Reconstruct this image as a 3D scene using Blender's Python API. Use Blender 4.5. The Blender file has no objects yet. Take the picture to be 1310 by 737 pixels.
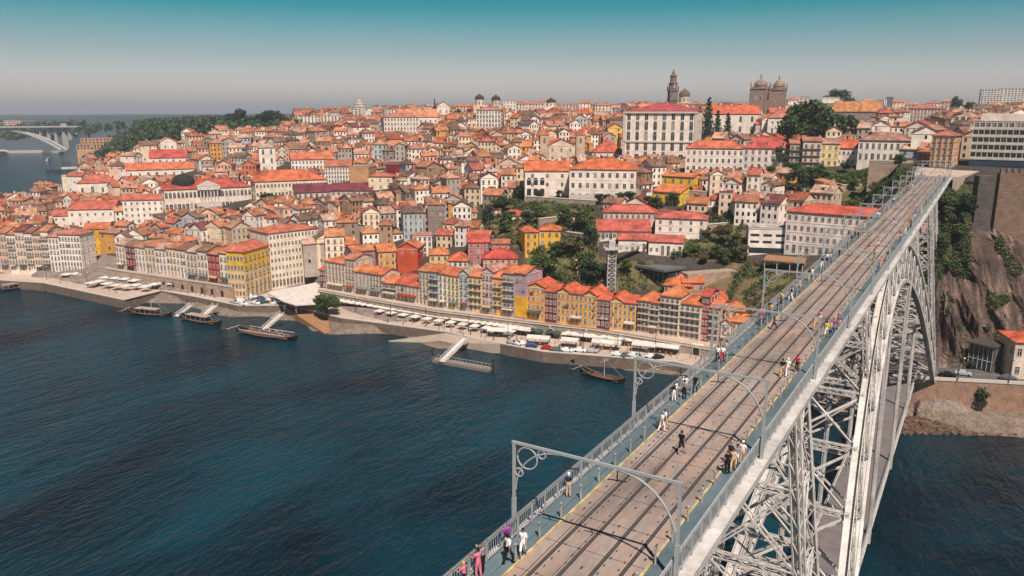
import bpy, math, random
import numpy as np
from mathutils import Vector, Matrix
random.seed(7); rng = np.random.default_rng(7)
C = bpy.context.scene.collection
R = math.radians
# ---------------------------------------------------------------- camera geometry (metres, X across the bridge, Y along it, Z above the river)
F = 1000.0; TH = R(12.8166); PS = R(31.1142); UC, ZC = 15.416, 83.685
cp, sp, ct, st = math.cos(PS), math.sin(PS), math.cos(TH), math.sin(TH)
def ray(x, y):
    X, Y, Z = x - 655, y - 368.5, F
    r, f, u = X, Z * ct - Y * st, -Y * ct - Z * st
    return (r * cp - f * sp, r * sp + f * cp, u)
def hp(x, y, z):
    r = ray(x, y); k = (z - ZC) / r[2]
    return Vector((UC + k * r[0], k * r[1], z))
def at(x, y, D):
    r = ray(x, y); k = D / F
    return Vector((UC + k * r[0], k * r[1], ZC + k * r[2]))
def proj(p):
    X = p[0] - UC; Y = p[1]; Z = p[2] - ZC
    r = X * cp + Y * sp; f = -X * sp + Y * cp
    fw = f * ct - Z * st; dn = -f * st - Z * ct
    return 655 + F * r / fw, 368.5 + F * dn / fw, fw
def srgb(*c):
    if len(c) == 1:
        h = c[0].lstrip('#'); c = [int(h[i:i + 2], 16) for i in (0, 2, 4)]
    return tuple((v / 255 / 12.92 if v / 255 <= .04045 else ((v / 255 + .055) / 1.055) ** 2.4) for v in c)
# ---------------------------------------------------------------- mesh builder
def lat(mb, p, q, w, h, t=.07, n=None):
    """an open lattice member: four corner angles and zigzag lacing"""
    p = Vector(p); q = Vector(q); d = q - p; L_ = d.length; d.normalize(); a = d.cross(Vector((0, 0, 1)))
    if a.length < .02: a = d.cross(Vector((1, 0, 0)))
    a.normalize(); b = a.cross(d); a *= w / 2; b *= h / 2; n = n or max(2, int(L_ / (max(w, h) * 1.6)))
    for i in (-1, 1):
        for j in (-1, 1): mb.bar(p + a * i + b * j, q + a * i + b * j, t * 1.5)
    for k in range(n):
        u, v = p + d * L_ * k / n, p + d * L_ * (k + 1) / n; e = 1 if k % 2 else -1
        for j in (-1, 1): mb.bar(u + a * e + b * j, v - a * e + b * j, t)
        for i in (-1, 1): mb.bar(u + a * i + b * e, v + a * i - b * e, t)
class MB:
    def __init__(s): s.v = []; s.f = []; s.m = []; s.c = []
    def add(s, vs, fs, m=0, c=(1, 1, 1)):
        o = len(s.v); s.v += [tuple(p) for p in vs]
        for q in fs: s.f.append(tuple(o + i for i in q)); s.m.append(m); s.c.append(c)
    def quad(s, a, b, c_, d, m=0, c=(1, 1, 1)): s.add((a, b, c_, d), ((0, 1, 2, 3),), m, c)
    def box(s, x0, x1, y0, y1, z0, z1, m=0, c=(1, 1, 1)):
        s.add([(x0, y0, z0), (x1, y0, z0), (x1, y1, z0), (x0, y1, z0), (x0, y0, z1), (x1, y0, z1), (x1, y1, z1), (x0, y1, z1)],
              [(0, 3, 2, 1), (4, 5, 6, 7), (0, 1, 5, 4), (1, 2, 6, 5), (2, 3, 7, 6), (3, 0, 4, 7)], m, c)
    def bar(s, p, q, w, h=None, m=0, c=(1, 1, 1), up=(0, 0, 1)):
        h = h or w; p = Vector(p); q = Vector(q); d = (q - p)
        if d.length < 1e-6: return
        d.normalize(); a = d.cross(Vector(up))
        if a.length < .02: a = d.cross(Vector((1, 0, 0)))
        a.normalize(); b = a.cross(d)
        a *= w / 2; b *= h / 2; vs = []
        for e in (p, q):
            for i, j in ((-1, -1), (1, -1), (1, 1), (-1, 1)): vs.append(e + a * i + b * j)
        s.add(vs, [(0, 1, 2, 3), (7, 6, 5, 4), (0, 4, 5, 1), (1, 5, 6, 2), (2, 6, 7, 3), (3, 7, 4, 0)], m, c)
    def tube(s, pts, rs, n=8, m=0, c=(1, 1, 1), cap=True):
        pts = [Vector(p) for p in pts]; rings = []
        if not hasattr(rs, '__len__'): rs = [rs] * len(pts)
        for i, p in enumerate(pts):
            d = (pts[min(i + 1, len(pts) - 1)] - pts[max(i - 1, 0)]).normalized()
            a = d.cross(Vector((0, 0, 1)))
            if a.length < .05: a = d.cross(Vector((1, 0, 0)))
            a.normalize(); b = a.cross(d)
            rings.append([p + (a * math.cos(2 * math.pi * k / n) + b * math.sin(2 * math.pi * k / n)) * rs[i] for k in range(n)])
        vs = [v for r in rings for v in r]; fs = []
        for i in range(len(pts) - 1):
            for k in range(n): fs.append((i * n + k, i * n + (k + 1) % n, (i + 1) * n + (k + 1) % n, (i + 1) * n + k))
        if cap: fs.append(tuple(range(n - 1, -1, -1))); fs.append(tuple((len(pts) - 1) * n + k for k in range(n)))
        s.add(vs, fs, m, c)
    def lathe(s, x, y, prof, n=12, m=0, c=(1, 1, 1), a0=0):
        vs = [(x + r * math.cos(a0 + 2 * math.pi * k / n), y + r * math.sin(a0 + 2 * math.pi * k / n), z) for r, z in prof for k in range(n)]
        fs = [(i * n + k, i * n + (k + 1) % n, (i + 1) * n + (k + 1) % n, (i + 1) * n + k) for i in range(len(prof) - 1) for k in range(n)]
        fs.append(tuple((len(prof) - 1) * n + k for k in range(n)))
        s.add(vs, fs, m, c)
    def prism(s, poly, z0, z1, m=0, c=(1, 1, 1)):
        n = len(poly); z0s = z0 if hasattr(z0, '__len__') else [z0] * n; z1s = z1 if hasattr(z1, '__len__') else [z1] * n
        vs = [(p[0], p[1], z0s[i]) for i, p in enumerate(poly)] + [(p[0], p[1], z1s[i]) for i, p in enumerate(poly)]
        ar = sum(poly[i][0] * poly[(i + 1) % n][1] - poly[(i + 1) % n][0] * poly[i][1] for i in range(n))
        fs = [tuple(range(n - 1, -1, -1)), tuple(range(n, 2 * n))] + [(i, (i + 1) % n, n + (i + 1) % n, n + i) for i in range(n)]
        if ar < 0: fs = [f[::-1] for f in fs]
        s.add(vs, fs, m, c)
    def join(s, o, mat=None, dm=0):
        b = len(s.v); s.v += [tuple(mat @ Vector(v)) for v in o.v] if mat else o.v
        s.f += [tuple(i + b for i in f) for f in o.f]; s.m += [i + dm for i in o.m]; s.c += o.c
    def mesh(s, name, mats, smooth=False):
        me = bpy.data.meshes.new(name); me.from_pydata(s.v, [], s.f)
        for m in mats: me.materials.append(m)
        me.polygons.foreach_set('material_index', s.m)
        if any(c != (1, 1, 1) for c in s.c):
            at_ = me.color_attributes.new('Col', 'FLOAT_COLOR', 'CORNER')
            n = np.array([len(f) for f in s.f]); cc = np.ones((len(s.f), 4), np.float32); cc[:, :3] = np.array(s.c)[:, :3]
            at_.data.foreach_set('color', np.repeat(cc, n, axis=0).ravel())
        else:
            at_ = me.color_attributes.new('Col', 'FLOAT_COLOR', 'CORNER')
            at_.data.foreach_set('color', np.ones(len(at_.data) * 4, np.float32))
        if smooth: me.polygons.foreach_set('use_smooth', [True] * len(s.f))
        return me
    def build(s, name, mats, parent=None, smooth=False, loc=None):
        if not isinstance(mats, (list, tuple)): mats = [mats]
        return link(name, s.mesh(name, mats, smooth), parent, loc)
def link(name, data, parent=None, loc=None):
    o = bpy.data.objects.new(name, data); C.objects.link(o)
    if parent: o.parent = parent
    if loc is not None: o.location = loc
    return o
def tag(o, label=None, cat=None, group=None, kind=None):
    if label: o['label'] = label
    if cat: o['category'] = cat
    if group: o['group'] = group
    if kind: o['kind'] = kind
    return o
def empty(name, loc, rz=0, label=None, cat=None, group=None):
    o = link(name, None, None, loc); o.empty_display_size = .3; o.rotation_euler = (0, 0, rz)
    return tag(o, label, cat, group)
KIDS = {}
def reg(o, *ch): KIDS.setdefault(o.name, []).extend(ch)
def copy_tree(o, parent=None):
    c = o.copy(); C.objects.link(c)
    if parent: c.parent = parent
    for ch in o.children: copy_tree(ch, c)
    return c
ORD = 'first second third fourth fifth sixth seventh eighth ninth tenth eleventh twelfth thirteenth fourteenth fifteenth sixteenth seventeenth eighteenth nineteenth'.split()
TENS = {2: 'twent', 3: 'thirt', 4: 'fort', 5: 'fift', 6: 'sixt', 7: 'sevent', 8: 'eight', 9: 'ninet'}
def nth(n):
    if n > 99: return 'hundredth' if n == 100 else 'hundred-and-' + nth(n - 100)
    if n < 20: return ORD[n - 1]
    return TENS[n // 10] + 'ieth' if n % 10 == 0 else TENS[n // 10] + 'y-' + ORD[n % 10 - 1]
NUM = 'zero one two three four five six seven eight nine ten'.split()
# ---------------------------------------------------------------- materials
def mat(name, col=(.5, .5, .5), rough=.8, metal=0, attr=None, n1=(.35, 6), n2=(0, 1), bump=0, bscale=8, spec=.3, stretch=None):
    """base colour (times the vertex or object colour) varied by two noises; n=(amount, scale in 1/m)"""
    m = bpy.data.materials.new(name); m.use_nodes = True; t = m.node_tree; N = t.nodes; L = t.links
    b = N['Principled BSDF']; b.inputs['Roughness'].default_value = rough; b.inputs['Metallic'].default_value = metal
    b.inputs['Specular IOR Level'].default_value = spec
    rgb = N.new('ShaderNodeRGB'); rgb.outputs[0].default_value = (*col, 1); src = rgb.outputs[0]
    geo = N.new('ShaderNodeNewGeometry'); vec = geo.outputs['Position']
    if stretch:
        mp = N.new('ShaderNodeMapping'); mp.inputs['Scale'].default_value = stretch; L.new(vec, mp.inputs[0]); vec = mp.outputs[0]
    def mul(a, bb, f=1):
        x = N.new('ShaderNodeMix'); x.data_type = 'RGBA'; x.blend_type = 'MULTIPLY'; x.inputs[0].default_value = f
        L.new(a, x.inputs[6]); L.new(bb, x.inputs[7]); return x.outputs[2]
    if attr == 'col':
        a = N.new('ShaderNodeAttribute'); a.attribute_name = 'Col'; src = mul(src, a.outputs['Color'])
    if attr == 'obj':
        a = N.new('ShaderNodeObjectInfo'); src = mul(src, a.outputs['Color'])
    for amt, sc in (n1, n2):
        if amt:
            nz = N.new('ShaderNodeTexNoise'); nz.inputs['Scale'].default_value = sc; nz.inputs['Detail'].default_value = 4
            L.new(vec, nz.inputs['Vector'])
            mr = N.new('ShaderNodeMapRange'); mr.inputs['From Min'].default_value = .3; mr.inputs['From Max'].default_value = .7
            mr.inputs['To Min'].default_value = 1 - amt; mr.inputs['To Max'].default_value = 1 + amt * .4
            L.new(nz.outputs['Fac'], mr.inputs['Value']); src = mul(src, mr.outputs[0])
    if bump:
        nz = N.new('ShaderNodeTexNoise'); nz.inputs['Scale'].default_value = bscale; nz.inputs['Detail'].default_value = 5; L.new(vec, nz.inputs['Vector'])
        bp = N.new('ShaderNodeBump'); bp.inputs['Strength'].default_value = bump; bp.inputs['Distance'].default_value = 1 / bscale
        L.new(nz.outputs['Fac'], bp.inputs['Height']); L.new(bp.outputs[0], b.inputs['Normal'])
    L.new(src, b.inputs['Base Color'])
    return m
M = {}
M['wall'] = mat('painted_plaster', (1, .94, .87), .85, attr='col', n1=(.24, .3), n2=(.16, 1.8))
M['roof'] = mat('clay_tile', (.92, .95, .9), .85, attr='col', n1=(.5, .28), n2=(.45, 1.7), bump=.6, bscale=3)
M['glass'] = mat('window_glass', (.03, .04, .05), .15, n1=(.5, .8), spec=.5)
def glass_variety(m):
    N = m.node_tree.nodes; L = m.node_tree.links; b = N['Principled BSDF']
    g = N.new('ShaderNodeNewGeometry'); oi = N.new('ShaderNodeObjectInfo'); a = N.new('ShaderNodeMath'); a.operation = 'ADD'; L.new(g.outputs['Random Per Island'], a.inputs[0]); L.new(oi.outputs['Random'], a.inputs[1])
    f = N.new('ShaderNodeMath'); f.operation = 'FRACT'; L.new(a.outputs[0], f.inputs[0])
    cr = N.new('ShaderNodeValToRGB'); cr.color_ramp.interpolation = 'CONSTANT'; L.new(f.outputs[0], cr.inputs[0]); e = cr.color_ramp.elements
    e[0].position = 0; e[0].color = (.018, .022, .028, 1); e[1].position = .42; e[1].color = (.05, .055, .06, 1)
    for p, c in ((.70, (.12, .11, .10)), (.82, (.30, .27, .24)), (.88, (.045, .07, .05)), (.93, (.11, .06, .04)), (.97, (.08, .11, .14))): q = e.new(p); q.color = (*c, 1)
    L.new(cr.outputs[0], b.inputs['Base Color'])
M['dglass'] = mat('dark_glazing', (.03, .04, .045), .12, n1=(.3, .5), spec=.5)
glass_variety(M['glass'])
M['trim'] = mat('granite_trim', (.56, .49, .42), .8, n1=(.15, 3))
M['wtrim'] = mat('white_frame', (.72, .67, .61), .6, n1=(0, 1))
M['iron'] = mat('balcony_iron', (.035, .035, .04), .6, n1=(0, 1))
M['stone'] = mat('granite_masonry', (.36, .28, .22), .9, n1=(.3, .5), n2=(.25, 2.6), bump=.4, bscale=2, attr='col')
M['steel'] = mat('painted_steel', (.585, .54, .495), .5, n1=(.3, .3), n2=(.2, 2.2), spec=.4, attr='col')
M['rail'] = mat('railing_paint', (.34, .345, .335), .5, n1=(.12, 3), attr='col')
M['track'] = mat('track_slab', (.335, .26, .215), .85, n1=(.42, .3), n2=(.18, 4), attr='col', stretch=(1, .35, 1))
def rust(m, col, thr, sc):
    N = m.node_tree.nodes; L = m.node_tree.links; b = N['Principled BSDF']; src = b.inputs['Base Color'].links[0].from_socket
    g = N.new('ShaderNodeNewGeometry'); mp = N.new('ShaderNodeMapping'); mp.inputs['Scale'].default_value = (1, .22, 1); L.new(g.outputs['Position'], mp.inputs[0]); n = N.new('ShaderNodeTexNoise'); n.inputs['Scale'].default_value = sc; n.inputs['Detail'].default_value = 6; L.new(mp.outputs[0], n.inputs['Vector'])
    r = N.new('ShaderNodeMapRange'); r.inputs['From Min'].default_value = thr; r.inputs['From Max'].default_value = thr + .16; L.new(n.outputs['Fac'], r.inputs['Value']); x = N.new('ShaderNodeMix'); x.data_type = 'RGBA'; x.inputs[7].default_value = (*col, 1); L.new(r.outputs[0], x.inputs[0]); L.new(src, x.inputs[6]); L.new(x.outputs[2], b.inputs['Base Color'])
rust(M['track'], (.37, .245, .185), .5, .55); rust(M['track'], (.20, .19, .18), .56, 1.1); rust(M['steel'], (.30, .19, .13), .66, 1.3)
M['walk'] = mat('walkway_plate', (.12, .165, .18), .6, n1=(.4, .4), n2=(.15, 5), stretch=(1, .3, 1))
M['dark'] = mat('dark_metal_and_shade', (.03, .028, .03), .5, n1=(.1, 4))  # dark metal parts, and the painted shade inside arch openings
M['yellow'] = mat('yellow_line_paint', (.58, .44, .22), .7, n1=(.5, 1.5), n2=(.2, 9))
M['cloth'] = mat('woven_cloth', (1, 1, 1), .9, attr='obj', n1=(.12, 12))
M['skin'] = mat('skin', (.42, .24, .17), .6, n1=(.05, 10))
M['hair'] = mat('hair', (1, 1, 1), .7, attr='obj', n1=(.1, 40))
M['canvas'] = mat('white_canvas', (.64, .57, .50), .8, n1=(.25, .5), attr='col')
M['leaf'] = mat('leaves', (1, 1, 1), .7, attr='col', n1=(.3, .8), spec=.2)
M['bark'] = mat('bark', (.09, .065, .05), .9, n1=(.3, 5))
M['wood'] = mat('boat_timber', (1, 1, 1), .6, attr='col', n1=(.25, 2))
M['paint'] = mat('car_paint', (1, 1, 1), .3, attr='obj', n1=(0, 1), spec=.5)
M['rubber'] = mat('rubber', (.02, .02, .02), .8, n1=(0, 1))
M['gantry'] = mat('gantry_paint', (.34, .35, .34), .5, n1=(.1, 2))
M['quay'] = mat('quay_paving', (.50, .385, .30), .9, n1=(.18, .12), n2=(.16, 1.3), attr='col')
M['conc'] = mat('concrete', (.46, .43, .40), .85, n1=(.15, .3), n2=(.1, 3), attr='col')
M['apt_balcony'] = mat('balcony_concrete', (.56, .51, .44), .8, n1=(.2, .6))
M['tile'] = mat('blue_tile_panel', (.08, .12, .16), .6, n1=(.4, 2))
# ---------------------------------------------------------------- terrain
COLS = {
 -500: ([(372, 0), (350, 5), (320, 6), (312, -4)], [(1500, -4), (1900, 25), (2600, 55), (9000, 30)]),
 0: ([(361, 0), (345, 6), (300, 9), (268, 9), (262, -4), (197, -4), (192, 3), (168, 38), (155, 55)], [(3500, 62), (9000, 45)]),
 50: ([(368, 0), (348, 6), (300, 10), (255, 12), (250, -4), (198, -4), (192, 4), (172, 36), (157, 54)], [(3500, 62), (9000, 45)]),
 80: ([(376, 0), (350, 6), (300, 10), (262, 14), (246, 14), (240, -4), (198, -4), (192, 8), (172, 36), (157, 56)], [(3500, 62), (9000, 45)]),
 112: ([(382, 0), (352, 7), (300, 13), (262, 18), (240, 20), (226, 16), (215, 7), (200, 8), (190, 20), (174, 42), (160, 58)], [(2600, 66), (9000, 45)]),
 200: ([(388, 0), (352, 8), (320, 14), (290, 20), (265, 26), (240, 32), (220, 38), (205, 44), (195, 48), (185, 52), (178, 54), (170, 56), (162, 62), (158, 65)], [(2600, 68), (9000, 45)]),
 300: ([(406, 0), (376, 5), (365, 8), (350, 11), (330, 15), (300, 22), (270, 30), (240, 37), (210, 46), (190, 53), (175, 59), (165, 63), (158, 67), (153, 70)], [(2600, 70), (9000, 45)]),
 350: ([(410, 0), (378, 3), (362, 4.3), (352, 8), (345, 12), (330, 15), (300, 23), (270, 30), (240, 38), (210, 47), (190, 54), (175, 60), (165, 64), (157, 68), (152, 72)], [(2600, 72), (9000, 45)]),
 400: ([(424, 0), (392, 3), (357, 4.3), (349, 9), (335, 14), (300, 23), (270, 31), (240, 39), (210, 48), (190, 55), (175, 61), (165, 65), (157, 69), (150, 74)], [(2600, 74), (9000, 50)]),
 420: ([(428, 0), (392, 3), (380, 4), (364, 7.8), (340, 14), (300, 23), (270, 31), (240, 39), (210, 48), (190, 55), (175, 61), (165, 65), (157, 69), (150, 74)], [(2600, 74), (9000, 50)]),
 560: ([(446, 0), (413, 3), (410, 7), (392, 8), (360, 14), (330, 19), (300, 26), (270, 34), (240, 42), (215, 50), (195, 56), (180, 61), (165, 67), (155, 72), (149, 76)], [(2600, 76), (9000, 50)]),
 700: ([(462, 0), (431, 3), (424, 7.5), (409, 8), (385, 12), (350, 20), (320, 28), (300, 33), (285, 36), (270, 38.5), (255, 42), (240, 45), (220, 50), (200, 56), (180, 63), (165, 69), (155, 73), (150, 76)], [(2600, 77), (9000, 50)]),
 800: ([(474, 0), (437, 3), (432, 6.5), (421, 7.3), (400, 11), (375, 15), (350, 22), (330, 27), (310, 32), (290, 36), (270, 40), (250, 44), (230, 47), (212, 49), (200, 53), (185, 60), (170, 67), (158, 72), (151, 76)], [(2600, 77), (9000, 50)]),
 900: ([(495, 0), (452, 3), (450, 5), (436, 5.8), (410, 11), (390, 16), (370, 20), (350, 24), (330, 28), (310, 32), (290, 36), (265, 42), (240, 47), (220, 51), (200, 57), (185, 62), (170, 67), (158, 72), (151, 76)], [(2600, 77), (9000, 50)]),
 1000: ([(520, 0), (470, 5), (440, 10), (410, 16), (380, 22), (350, 27), (325, 31), (300, 36), (275, 42), (250, 48), (232, 52), (215, 56), (195, 60), (180, 65), (165, 70), (152, 75)], [(2600, 77), (9000, 50)]),
 1100: ([(530, 0), (490, 6), (450, 13), (410, 20), (370, 27), (330, 33), (300, 38), (275, 42), (255, 46), (240, 50), (225, 54), (212, 58), (195, 62), (180, 66), (165, 70), (152, 75)], [(2600, 77), (9000, 50)]),
 1150: ([(538, 0), (495, 7), (450, 15), (400, 24), (350, 32), (300, 41), (275, 47), (258, 50), (245, 54), (230, 59), (215, 61.5), (195, 64), (180, 67), (165, 70), (154, 74)], [(2600, 77), (9000, 50)]),
 1195: ([(546, 0), (503, 7), (470, 10), (455, 17), (400, 28), (350, 38), (300, 47), (270, 53), (250, 58), (232, 61.3), (215, 62), (205, 63.5), (190, 66), (175, 69), (165, 71), (155, 74)], [(2600, 77), (9000, 50)]),
 1250: ([(557, 0), (535, 3), (493, 4), (490, 11), (470, 11), (462, 12.5), (440, 17), (400, 25.5), (350, 36), (320, 42), (295, 46), (285, 48), (228, 61), (215, 62.5), (190, 65), (175, 68), (160, 72), (152, 75)], [(2600, 77), (9000, 50)]),
 1310: ([(560, 0), (536, 3), (495, 4), (492, 11), (470, 11), (458, 12), (440, 14.5), (400, 23), (350, 34), (320, 40), (290, 46), (228, 61), (215, 62.5), (190, 65), (175, 68), (160, 72), (151, 76)], [(2600, 77), (9000, 50)]),
 1900: ([(590, 0), (560, 3), (515, 4), (512, 11), (490, 11), (478, 12), (460, 14.5), (420, 23), (360, 34), (330, 40), (298, 46), (235, 61), (220, 62.5), (195, 65), (180, 68), (165, 72), (153, 76)], [(2600, 77), (9000, 50)]),
}
def _build_cols():
    K = []
    for x in sorted(COLS):
        pts, tail = COLS[x]; ds = []; azs = []; zs = []
        for y, z in pts:
            p = hp(x, y, z); dx, dy = p.x - UC, p.y
            d = math.hypot(dx, dy); a = math.atan2(dx, dy)
            if ds and d <= ds[-1] + .4: d = ds[-1] + .4
            ds.append(d); azs.append(a); zs.append(z)
        ds = [ds[0] - 6] + ds; azs = [azs[0]] + azs; zs = [-5] + zs
        for d, z in tail:
            if d > ds[-1] + 30: ds.append(d); azs.append(azs[-1]); zs.append(z)
        K.append((np.array(ds), np.array(azs), np.array(zs, float)))
    return K
KC = _build_cols()
def vnoise(x, y, s, seed=0):
    x = np.asarray(x, float) / s; y = np.asarray(y, float) / s
    xi = np.floor(x); yi = np.floor(y); fx = x - xi; fy = y - yi
    fx = fx * fx * (3 - 2 * fx); fy = fy * fy * (3 - 2 * fy)
    def h(a, b):
        v = np.sin(a * 127.1 + b * 311.7 + seed * 74.7) * 43758.5453; return v - np.floor(v)
    return (h(xi, yi) * (1 - fx) + h(xi + 1, yi) * fx) * (1 - fy) + (h(xi, yi + 1) * (1 - fx) + h(xi + 1, yi + 1) * fx) * fy
def ground_np(x, y):
    x = np.atleast_1d(np.asarray(x, float)); y = np.atleast_1d(np.asarray(y, float))
    d = np.hypot(x - UC, y); a = np.arctan2(x - UC, y)
    A = np.stack([np.interp(d, k[0], k[1]) for k in KC]); Z = np.stack([np.interp(d, k[0], k[2]) for k in KC])
    n = len(KC); idx = np.clip((A <= a).sum(0), 1, n - 1); j = np.arange(len(x))
    a0 = A[idx - 1, j]; a1 = A[idx, j]; w = np.clip((a - a0) / (a1 - a0 + 1e-9), 0, 1)
    return Z[idx - 1, j] * (1 - w) + Z[idx, j] * w
def ground(x, y): return float(ground_np(x, y)[0])
def gp(x, y):
    """where the ray through (x, y) meets the ground"""
    r = ray(x, y); L = math.hypot(r[0], r[1]); r = (r[0] / L, r[1] / L, r[2] / L)
    ks = np.concatenate([np.arange(190, 700, 1.0), np.arange(700, 3000, 4.0)])
    z = ZC + ks * r[2]; g = ground_np(UC + ks * r[0], ks * r[1]); hit = np.nonzero(z <= g)[0]
    k = ks[hit[0]] if len(hit) else 2500.
    return Vector((UC + k * r[0], k * r[1], float(ZC + k * r[2])))
def inpoly(poly, x, y):
    x = np.asarray(x); y = np.asarray(y); c = np.zeros(x.shape, bool); n = len(poly)
    for i in range(n):
        x0, y0 = poly[i]; x1, y1 = poly[i - 1]
        if y0 == y1: continue
        c ^= ((y0 > y) != (y1 > y)) & (x < (x1 - x0) * (y - y0) / (y1 - y0) + x0)
    return c
GREEN = [
 [(590, 302), (602, 283), (640, 262), (668, 256), (760, 263), (765, 330), (835, 335), (812, 366), (800, 398), (765, 378), (720, 366), (676, 366), (672, 325), (640, 305)],
 [(850, 325), (862, 300), (905, 272), (952, 280), (955, 335), (945, 345), (935, 335), (900, 335), (870, 328)],
 [(998, 252), (1008, 216), (1060, 222), (1110, 222), (1165, 215), (1160, 240), (1110, 264), (1030, 266), (1000, 275)],
 [(815, 372), (812, 340), (850, 362), (935, 340), (1000, 335), (1045, 392), (960, 440), (945, 408), (905, 388), (860, 374)],
 [(1168, 545), (1168, 250), (1205, 232), (1247, 235), (1262, 295), (1310, 285), (1500, 290), (1500, 478), (1280, 465), (1225, 470), (1190, 475)],
 [(108, 192), (112, 140), (372, 140), (385, 172), (330, 183), (240, 190), (180, 205), (135, 222), (120, 215)],
]
def cliff_off(X, Z):
    q = X + Z * .45; r = Z - X * .25
    rg = lambda a, b, s, k: 1 - 2 * np.abs(vnoise(a, b, s, k) - .5)
    return (vnoise(X, Z, 9, 5) - .5) * 6 + (rg(q, r * .45, 4.5, 6) - .5) * 4.5 + (rg(q, r * .5, 2.0, 8) - .5) * 2.6 + (rg(q * 1.3, r, .9, 18) - .5) * 1.1
def make_ground():
    az = np.radians(np.concatenate([np.arange(-88, -66, 1.0), np.arange(-66, 8, .2), np.arange(8, 40, 1.)]))
    ds = [150.]
    while ds[-1] < 9000: ds.append(ds[-1] + (8 if ds[-1] < 190 else .3 if 198 < ds[-1] < 262 else max(.9, (ds[-1] - 190) * .011)))
    ds = np.array(ds); AZ, D = np.meshgrid(az, ds); X = UC + D * np.sin(AZ); Y = D * np.cos(AZ); sh = X.shape
    X = X.ravel(); Y = Y.ravel(); Z = ground_np(X, Y)
    px, py, _ = proj((X, Y, Z))
    rough = np.zeros(len(X)); green = np.zeros(len(X))
    for i, g in enumerate(GREEN):
        m = inpoly(g, px, py); green[m] = 1
        if i == 4: green[m] = 2
    n = (vnoise(X, Y, 14, 1) - .5) * 3 + (vnoise(X, Y, 5, 2) - .5) * 1.6 + (vnoise(X + Z * .7, Y + Z * .9, 2.2, 3) - .5) * 1.2
    Z = Z + np.where(green == 2, n * 1.0, np.where(green == 1, n * .6, 0))
    # the rock face is pushed in and out along the view too
    off = cliff_off(X, Z)
    Y = Y + np.where((green == 2), off, 0)
    v = np.stack([X, Y, Z], 1)
    nr, nc = sh; i = np.arange((nr - 1) * (nc - 1)); r, c = i // (nc - 1), i % (nc - 1)
    a = r * nc + c; faces = np.stack([a, a + nc, a + nc + 1, a + 1], 1)[:, ::-1]
    me = bpy.data.meshes.new('ground'); me.vertices.add(len(v)); me.vertices.foreach_set('co', v.ravel())
    me.loops.add(len(faces) * 4); me.loops.foreach_set('vertex_index', faces.ravel().astype(np.int32))
    me.polygons.add(len(faces)); me.polygons.foreach_set('loop_start', np.arange(0, len(faces) * 4, 4, dtype=np.int32))
    me.update(); me.validate()
    k = vnoise(X, Y, 22, 9); k2 = vnoise(X, Z, 6, 12); k3 = vnoise(X + Y, Z, 16, 13)
    pave = np.array(srgb('#8f8076')); dk = np.array(srgb('#4d443d')); grn = np.array(srgb('#55602f')); brn = np.array(srgb('#7d654a')); rock = np.array((.06, .040, .032)); rd = np.array((.16, .105, .08))
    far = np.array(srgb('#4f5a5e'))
    col = np.tile(pave, (len(X), 1))
    tz = (Z > 11); col[tz] = dk  # town ground painted dark to stand for shade in the narrow streets
    g1 = green == 1; col[g1] = (grn * k[:, None] + brn * (1 - k[:, None]))[g1]
    g2 = green == 2; rk = rock * (1 - k2[:, None]) + rd * k2[:, None]; veg = ((Z > 30 + 12 * k3) & (px < 1240)) | (Z > 56)
    crk = vnoise(X + Z * .3, Z * .25, .9, 15)[:, None]; crk2 = (vnoise(X * 1.7 + Z * .2, Z * .12, .6, 19) > .72)[:, None]; rk = rk * (.5 + .9 * crk) * (1 + .9 * crk2); col[g2] = rk[g2]; mm = g2 & veg; col[mm] = (grn * .45 + np.array((.03, .022, .015)))[None]
    d = np.hypot(X - UC, Y); col[(d > 1250)] = far  # distant land coloured pale blue-grey, haze put into the ground colour
    wz = (Z < 3.6) & (d < 400); col[wz] = np.array((.24, .18, .135))
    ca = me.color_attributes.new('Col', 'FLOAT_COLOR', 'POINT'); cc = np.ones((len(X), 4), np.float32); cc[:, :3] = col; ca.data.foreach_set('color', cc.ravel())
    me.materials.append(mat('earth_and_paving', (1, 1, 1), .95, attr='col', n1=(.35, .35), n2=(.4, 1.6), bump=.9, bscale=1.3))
    me.polygons.foreach_set('use_smooth', (green[faces[:, 0]] != 2).tolist())
    tag(link('ground', me), kind='structure')
make_ground()
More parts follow.
